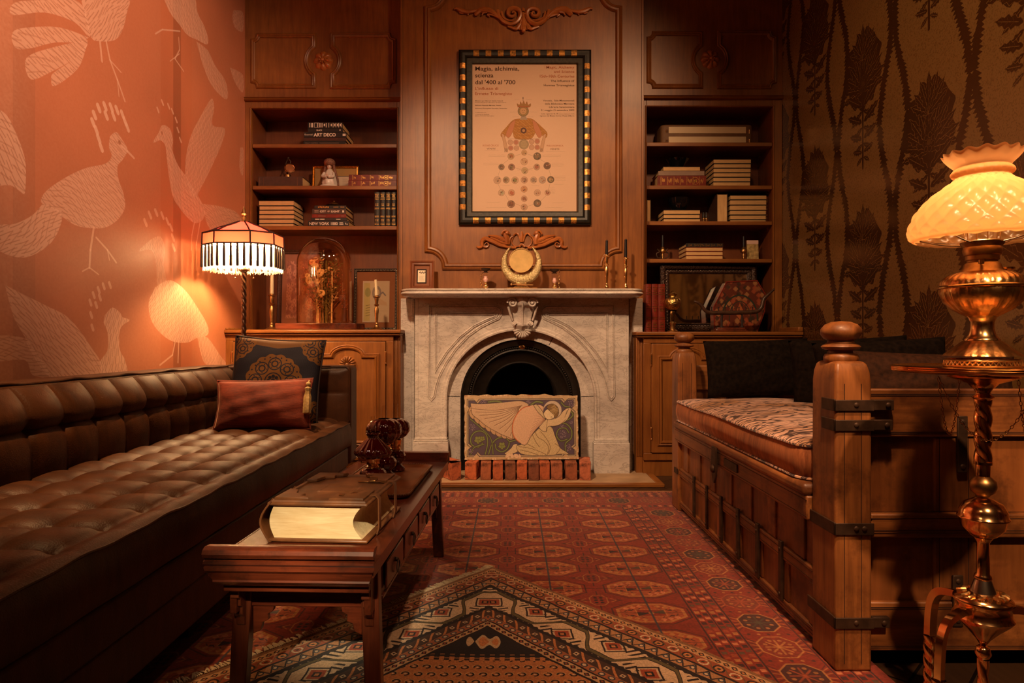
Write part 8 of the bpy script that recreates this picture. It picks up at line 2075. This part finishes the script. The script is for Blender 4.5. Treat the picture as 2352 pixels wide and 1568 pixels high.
def small_lamp():
    Y = 4.12; T = thing('table_lamp', 'small engraved brass and glass lamp between the red volumes and the mirror', 'lamp', (PX(1545, Y), Y, zcr + .0005)); s = Y / F; g = lambda py: (762 - py) * s
    m = M(); m.lathe([(0, 0), (.034, 0), (.034, .006), (.020, .012), (.016, g(748)), (.022, g(742)), (.013, g(738))], n=32); m.build('base', MAT['brass_old'], T, world=False, smooth=50)
    m = M(); m.lathe([(.013, g(739)), (.016, g(730)), (.014, g(722)), (.022, g(716)), (.028, g(712))], n=32); m.build('glass_stem', glass('amber_stem_glass', (.75, .52, .25), .05), T, world=False, smooth=60)
    m = M(); m.lathe([(.028, g(712)), (.044, g(706)), (.051, g(698)), (.050, g(690)), (.040, g(686)), (.022, g(684)), (.018, g(680)), (.026, g(678)), (.027, g(675)), (.014, g(672)), (.008, g(668)), (0, g(667))], n=40, mod=lambda a, t, r, zz: (r * (1 + .03 * abs(math.cos(a * 8))), zz)); m.build('engraved_reservoir', plain('engraved_gold_brass', (.60, .42, .14), .25, 1, .4, 110, 1, .004), T, world=False, smooth=60)
small_lamp()
def hexbox():
    Y = 4.25; s = Y / F; c0 = PX(1710, Y)
    T = thing('hexagonal_box', 'dark red hexagonal box painted with flowers standing on its side before the mirror', 'box', (c0, Y, zcr + .0005))
    pts = [(1572, 762), (1640, 710), (1670, 647), (1738, 644.5), (1758, 680), (1756, 712), (1738, 762)]
    pts = [(1642, 762), (1640, 705), (1669, 648), (1738, 645), (1757, 676), (1755, 714), (1738, 762)]
    q = [((x - 1710) * s, (762.5 - y) * s) for x, y in pts]; q = [(x, max(0, z)) for x, z in q]
    im = Img(500, 500, (-.22, .16, 0, .36), (.10, .022, .012)); rr = random.Random(9)
    for k in range(150):
        x, y = rr.uniform(-.2, .15), rr.uniform(0, .36); c = rr.choice([(.28, .06, .025), (.22, .075, .03), (.03, .02, .015), (.30, .13, .05)])
        for j in range(4): im.disc((x + .008 * math.cos(j * 1.6), y + .008 * math.sin(j * 1.6)), .008, c, .75)
    arc_ = [(-.03 + .115 * math.cos(t), .09 + .15 * math.sin(t)) for t in np.linspace(-.1, PI + .1, 40)]; im.line(arc_, .010, (.02, .03, .02)); im.line([(x * .6 - .012, y * .75 + .02) for x, y in arc_], .006, (.03, .03, .02))
    im.poly([(-.06, .12), (-.03, .19), (0, .12), (-.03, .08)], (.34, .09, .03))
    mt = tex_mat('painted_flowers', im.image('painted_flowers'), 'XZ', (-.22, .16, 0, .36), .35, 'EXTEND', space='object', coat=.3)[0]
    m = M(); m.prism(q, 0, .09, lambda u, v, h: (u, h, v)); b = m.build('box_body', mt, T, world=False, bevel=.003, smooth=30)
    m = M(); m.sweep(q, [(-.001, 0), (-.001, .004), (.005, .004), (.006, 0)], lambda u, v, h: (u, -h, v)); m.build('edge_border', MAT['bk_red'], T, world=False)
hexbox()
def dragon_boat():
    Y = 4.12; s = Y / F; T = thing('ornament', 'dark carved stand with curved horned ends and small columns in front of the hexagonal box', 'ornament', (PX(1680, Y), Y, zcr + .0005))
    q = lambda x, y: ((1470 + x / 5.226 - 1680) * s, 0, (762 - (500 + y / 5.226)) * s)
    dk = plain('dark_carved_horn', (.05, .022, .012), .35, 0, .4, 50, .5, .002)
    m = M(); x0, x1 = q(905, 0)[0], q(1255, 0)[0]; m.box(x0, x1, -.035, .035, 0, .014); m.box(x0 + .006, x1 - .006, -.03, .03, .014, .026); m.build('base', MAT['wood_redx'], T, world=False, bevel=.003)
    for x in (980, 1225):
        a, b = q(x, 1310), q(x, 1150); m = M(); m.lathe([(.008, .026), (.011, .030), (.006, .040), (.009, (a[2] + b[2]) / 2 + .01), (.005, b[2] - .012), (.010, b[2] - .004), (.010, b[2] + .004)], (a[0], 0, 0), 16); m.build('column', MAT['trim_dark'], T, world=False)
    m = M(); P_ = smooth_path([q(650, 1002), q(720, 1035), (q(780, 1110)), q(850, 1140), q(1000, 1140), q(1200, 1138), q(1380, 1128), q(1455, 1080), q(1485, 980), q(1540, 920), q(1618, 852)], 6)
    m.tube(P_, lambda t: .004 + .010 * math.sin(min(1, max(.0, t)) * PI) ** .5, 10); m.build('curved_horn_rail', dk, T, world=False)
    for k in range(7):
        a = q(860 + k * 82, 1130); m = M(); m.tube([(a[0], 0, a[2]), (a[0], 0, a[2] + .026)], .0032, 7); m.sphere((a[0], 0, a[2] + .028), .0045, 8); m.build('peg', MAT['trim_dark'], T, world=False)
dragon_boat()

# ------------------------------------------------------------------ poster
def poster():
    Y = 4.234; s = Y / F; T = thing('framed_poster', 'large framed exhibition poster in a gold and black striped frame above the mantel', 'poster', (PX(1205, Y), Y, PZ(317, Y)))
    X0, X1, Z0, Z1 = PX(1054, Y), PX(1357, Y), PZ(517, Y), PZ(117, Y); fw = 19 * s
    # frame of alternating gold and black blocks
    rect = [(X0, Z0), (X1, Z0), (X1, Z1), (X0, Z1)]
    f = lambda u, v, h: (u, Y - h, v)
    m = M(); m.sweep(rect, [(0, 0), (0, .020), (.003, .024), (.005, .020), (.006, .022), (.25 * fw, .034), (.5 * fw, .038), (.78 * fw, .034), (fw - .004, .024), (fw - .002, .026), (fw, .022), (fw, 0)], f); m.cur = 1; G = plain('worn_gold_leaf', (.46, .21, .045), .4, .6, .6, 90, .6, .001)
    def blocks(a, b, n, first):
        a, b = Vector(a), Vector(b); d = b - a; L = d.length; d.normalize(); nn = Vector((-d.y, d.x)); st = L / n
        for k in range(n):
            if k % 2 != first: continue
            p0, p1 = a + d * st * k, a + d * st * (k + .92)
            vs = []; pr = [(.006, .0235), (.25 * fw, .0350), (.5 * fw, .0390), (.78 * fw, .0350), (fw - .005, .0248)]
            for p in (p0, p1):
                for o, h in pr:
                    z = p + nn * o; vs.append(f(z.x, z.y, h))
            m.add(vs, [(i, i + 1, 5 + i + 1, 5 + i) for i in range(4)])
    e = fw
    blocks((X0 + e * .2, Z0), (X1 - e * .2, Z0), 19, 0) if False else None
    def side(p, q, n): 
        p, q = Vector(p), Vector(q); d = (q - p).normalized(); blocks(p + d * e * 1.0, q - d * e * 1.0, n, 1)
    side((X0, Z0), (X1, Z0), 19); side((X1, Z0), (X1, Z1), 27); side((X1, Z1), (X0, Z1), 19); side((X0, Z1), (X0, Z0), 27)
    fr = m.build('frame', [plain('black_frame_paint', (.012, .010, .007), .4, 0, .4, 60, .4, .001), G], T, smooth=30)
    m = M(); ix0, ix1, iz0, iz1 = X0 + fw, X1 - fw, Z0 + fw, Z1 - fw; k = PX(1085, Y) - ix0
    m.sweep([(ix0, iz0), (ix1, iz0), (ix1, iz1), (ix0, iz1)], [(0, .002), (0, .018), (k * .8, .012), (k * .84, .015), (k, .012), (k, .002)], f); m.build('inner_slip', plain('dark_marbled_slip', (.032, .024, .013), .35, 0, .5, 60), fr, smooth=30)
    # print
    a0, a1, c0, c1 = 165, 1030, 1418, 180        # crop coordinates of the sheet
    im = Img(1100, 1574, (a0, a1, -c0, -c1), (.84, .60, .46)); dkc = (.10, .06, .045); rd = (.55, .16, .07)
    V = lambda pts: [(x, -y) for x, y in pts]
    im.a *= (.97 + .06 * noise2(1574, 1100, 6, 2, 2))[..., None]
    ye = (.52, .24, .05); dy = (.30, .12, .03)
    # generic crowned figure in a yellow robe with hands lowered
    def sp(pts, c, o=2): 
        q = smooth_path([(x, -y, 0) for x, y in pts + [pts[0]]], 5); q = [(p.x, p.y) for p in q]; mm = im.poly(q, c); im.line(q, o, dy, .9); return mm
    mm = sp([(520, 635), (590, 628), (660, 632), (700, 660), (745, 700), (790, 750), (778, 790), (735, 760), (700, 740), (660, 795), (600, 805), (520, 795), (500, 740), (455, 765), (420, 790), (402, 760), (450, 700), (490, 655)], ye)
    im.hatch(mm, .5, 9, dy, .6, duty=.3); im.hatch(mm, -.6, 17, (.70, .42, .16), .5, duty=.3)
    for sx in (-1, 1):
        X_ = lambda x: 595 + sx * x
        sp([(X_(70), 640), (X_(110), 670), (X_(150), 760), (X_(125), 790), (X_(90), 730)], (.62, .26, .14)); sp([(X_(165), 765), (X_(185), 760), (X_(172), 830), (X_(160), 890), (X_(140), 905), (X_(140), 860)], (.66, .42, .28))
        for k in range(4): im.line(V([(X_(158 - k * 7), 880), (X_(162 - k * 9), 910)]), 3, dkc, .8)
    for y in (690, 715, 740, 765): im.line(V([(525, y), (595, y + 8), (670, y)]), 3, dy, .8)
    im.disc((593, -730), 25, (.12, .05, .04)); im.disc((593, -730), 12, (.55, .32, .16))
    im.poly(V([(575, 610), (612, 610), (625, 640), (560, 640)]), (.45, .35, .28))
    im.disc((590, -567), 46, (.20, .18, .12)); im.disc((590, -567), 40, (.40, .30, .14)); im.disc((590, -567), 27, (.66, .40, .22)); im.disc((582, -562), 3, dkc); im.disc((600, -562), 3, dkc); im.line(V([(583, 580), (598, 580)]), 2, dkc)
    for k in range(16): im.line([(590 + 28 * math.cos(k * PI / 8), -567 + 28 * math.sin(k * PI / 8)), (590 + 42 * math.cos(k * PI / 8), -567 + 42 * math.sin(k * PI / 8))], 3, dy)
    sp([(545, 535), (538, 505), (558, 515), (568, 488), (580, 510), (593, 482), (606, 510), (620, 488), (630, 515), (652, 505), (640, 535)], (.42, .22, .07)); im.line(V([(545, 530), (640, 530)]), 5, (.5, .1, .05)); im.line(V([(588, 450), (588, 482)]), 3, dkc); im.disc((588, -458), 6, dkc, .8, r2=3)
    rr = random.Random(4)
    def scrib(x, y, n, L, c=dkc, al=.5):
        for k in range(n):
            px_ = x
            while px_ < x + L: w_ = rr.uniform(3, 8); im.line(V([(px_, y + k * 12 + rr.uniform(-2, 2)), (px_ + w_, y + k * 12 + rr.uniform(-2, 2))]), 1.6, c, al); px_ += w_ + 3
    def roundel(x, y, r, c, inn=None):
        im.disc((x, -y), r, c, .9); im.disc((x, -y), r, dkc, .6, r2=r - 2)
        if inn:
            im.disc((x + rr.uniform(-3, 3), -y), r * .6, inn, .8)
            for k in range(5): im.disc((x + rr.uniform(-.6, .6) * r, -y + rr.uniform(-.6, .6) * r), r * .18, rr.choice([dkc, (.6, .4, .28), (.4, .15, .08)]), .8)
    for x, y in ((482, 828), (530, 828), (485, 876), (533, 876), (660, 823), (707, 820), (660, 870), (707, 870)): roundel(x, y, 22, (.60, .34, .24)); im.disc((x, -y), 17, rr.choice([(.66, .42, .30), (.58, .24, .17)]), .9); scrib(x - 11, y - 6, 2, 20)
    roundel(595, 845, 42, (.46, .36, .22)); im.disc((595, -845), 34, dkc, .6, r2=31); scrib(570, 828, 3, 48)
    im.line(V([(460, 800), (730, 800)]), 3, dkc, .7)
    for x, y, r, c, i_ in ((487, 945, 28, (.52, .36, .2), (.42, .14, .06)), (707, 945, 32, (.12, .09, .06), (.3, .2, .12)), (598, 915, 24, (.62, .40, .22), (.5, .32, .18)), (598, 990, 30, (.66, .44, .30), (.58, .38, .25)), (408, 1035, 26, (.28, .2, .14), (.14, .1, .07)), (492, 1035, 28, (.32, .14, .11), (.25, .2, .1)), (703, 1035, 27, (.5, .34, .24), (.4, .12, .08)), (790, 1025, 30, (.13, .07, .05), (.2, .1, .07)), (603, 1065, 28, (.56, .42, .26), (.46, .34, .2)),
                           (373, 1145, 32, (.6, .4, .3), (.52, .36, .26)), (447, 1143, 28, (.4, .3, .2), (.2, .16, .1)), (521, 1145, 30, (.6, .4, .28), (.2, .22, .08)), (599, 1143, 29, (.6, .38, .28), (.22, .12, .08)), (677, 1143, 28, (.6, .42, .32), (.25, .2, .18)), (750, 1143, 30, (.5, .38, .32), (.5, .38, .32)), (820, 1140, 29, (.12, .08, .05), (.5, .38, .2)),
                           (408, 1250, 28, (.64, .44, .32), (.4, .42, .3)), (492, 1250, 28, (.62, .36, .24), (.5, .12, .06)), (597, 1220, 28, (.62, .34, .2), (.58, .3, .16)), (708, 1250, 28, (.64, .42, .32), (.56, .36, .26)), (793, 1250, 24, (.64, .4, .28), (.3, .08, .05)), (598, 1300, 26, (.6, .36, .26), (.25, .1, .07)), (488, 1345, 32, (.28, .14, .09), (.2, .08, .05)), (708, 1338, 32, (.12, .08, .06), (.3, .22, .16)), (598, 1370, 28, (.58, .38, .26), (.5, .26, .18))): roundel(x, y, r, c, i_)
    for pts in (((515, 945), (570, 925)), ((625, 925), (678, 945)), ((470, 970), (420, 1010)), ((730, 970), (780, 1000)), ((395, 1060), (378, 1112)), ((805, 1055), (820, 1110)), ((520, 1040), (575, 1060)), ((630, 1060), (680, 1040)), ((380, 1178), (400, 1222)), ((815, 1170), (800, 1225)), ((440, 1265), (470, 1320)), ((780, 1275), (735, 1320)), ((520, 1340), (570, 1360)), ((625, 1365), (680, 1345))): im.line(V(pts), 2, dkc, .55)
    for x, y, n, L in ((300, 935, 2, 140), (750, 935, 2, 150), (255, 1003, 2, 125), (830, 1003, 3, 95), (850, 1110, 4, 90), (850, 1180, 1, 80), (285, 1330, 1, 100), (280, 1375, 1, 160), (830, 1333, 1, 100), (770, 1375, 1, 150), (415, 1190, 1, 60), (660, 1190, 1, 60), (480, 575, 1, 60), (640, 575, 1, 60), (500, 615, 1, 50), (630, 615, 1, 40), (515, 468, 1, 40), (615, 470, 1, 40), (270, 895, 1, 110), (780, 905, 1, 160), (800, 1210, 5, 50), (540, 1035, 3, 50), (620, 1035, 3, 50)): scrib(x, y, n, L)
    im.rect_(165, 205, -1418, -1200, (.78, .56, .42), .35)
    pm, t_, b_, x_ = tex_mat('poster_print', im.image('poster_print'), 'XZ', (PX(1040 + a0 / 3.646, Y), PX(1040 + a1 / 3.646, Y), PZ(100 + c0 / 3.646, Y), PZ(100 + c1 / 3.646, Y)), .6, 'EXTEND')
    m = M(); m.box(PX(1084, Y), PX(1324, Y), Y - .004, Y - .002, PZ(490, Y), PZ(148, Y)); pr = m.build('print', pm, T, smooth=0)
    def line(m, s_, x, y, L, hpx, al='l', bo=.01):
        put_text(m, s_, PX(1040 + x / 3.646, Y), PZ(100 + y / 3.646, Y), L / 3.646 * s if L else 0, hpx / 3.646 * s, lambda u, v, h: (u, Y - .0042 - h * .5, v), align=al, bold=bo)
    ink = plain('poster_black_ink', (.09, .045, .03), .7); red = plain('poster_red_ink', (.50, .14, .06), .7)
    for nm, mat_, lines in (('black_lettering', ink, [('Magia, alchimia,', 188, 228, 368, 34, 'l', .014), ('scienza', 188, 285, 152, 34, 'l', .014), ("dal '400 al '700", 188, 342, 336, 34, 'l', .014), ('The Influence of', 1017, 323, 198, 18, 'r', .008), ('Hermes Trismegistus', 1017, 360, 255, 18, 'r', .008),
            ('Venezia,  Sale Monumentali', 1017, 486, 262, 14, 'r', .008), ('della Biblioteca Marciana', 1017, 513, 246, 14, 'r', .008), ('Libreria Sansoviniana', 1017, 540, 210, 14, 'r', .008), ('31 maggio-15 settembre 2002', 1017, 566, 278, 14, 'r', .008), ('tutti i giorni 9-19', 880, 594, 142, 9, 'r', .01), ('(chiusura biglietteria 17,30)', 1017, 594, 130, 7, 'r', .0), ('ingresso dal Museo Correr, Piazza S.Marco', 1017, 612, 288, 10, 'r', .01),
            ('Ministero per i Beni e le Attivita Culturali', 188, 486, 232, 9, 'l', .01), ('Direzione Generale per i Beni Librari e gli Istituti Culturali', 188, 499, 258, 7, 'l', .0), ('Biblioteca Nazionale Marciana, Venezia', 188, 524, 216, 9, 'l', .01), ('Bibliotheca Philosophica Hermetica, Amsterdam', 188, 549, 266, 9, 'l', .01), ('In collaborazione con', 188, 582, 90, 7, 'l', 0), ('COMUNE DI VENEZIA', 188, 601, 118, 7, 'l', 0), ('BENI E ATTIVITA CULTURALI', 188, 612, 158, 7, 'l', 0), ('VENITE', 284, 888, 74, 13, 'l', 0), ('VENITE', 815, 892, 78, 14, 'l', 0)]),
            ('red_lettering', red, [("L'influsso di", 188, 390, 192, 24, 'l', .008), ('Ermete Trismegisto', 188, 432, 308, 24, 'l', .008), ('Magic, Alchemy', 1017, 211, 234, 22, 'r', .008), ('and Science', 1017, 248, 170, 22, 'r', .008), ('15th-18th Centuries', 1017, 286, 288, 22, 'r', .008), ('ROSAE CRUCIS', 252, 862, 132, 14, 'l', 0), ('PHILOSOPHICA', 786, 864, 140, 14, 'l', 0)])):
        m = M()
        for a in lines: line(m, a[0], a[1], a[2], a[3], a[4], a[5], a[6])
        if nm == 'red_lettering': m.box(PX(1040 + 770 / 3.646, Y), PX(1040 + 772 / 3.646, Y), Y - .0045, Y - .0041, PZ(100 + 212 / 3.646, Y), PZ(100 + 188 / 3.646, Y))
        m.build(nm, mat_, pr, smooth=0)
    m = M(); m.box(PX(1083, Y), PX(1325, Y), Y - .0110, Y - .0100, PZ(491, Y), PZ(147, Y)); m.build('glass_pane', MAT['glass'], T, smooth=0)
poster()
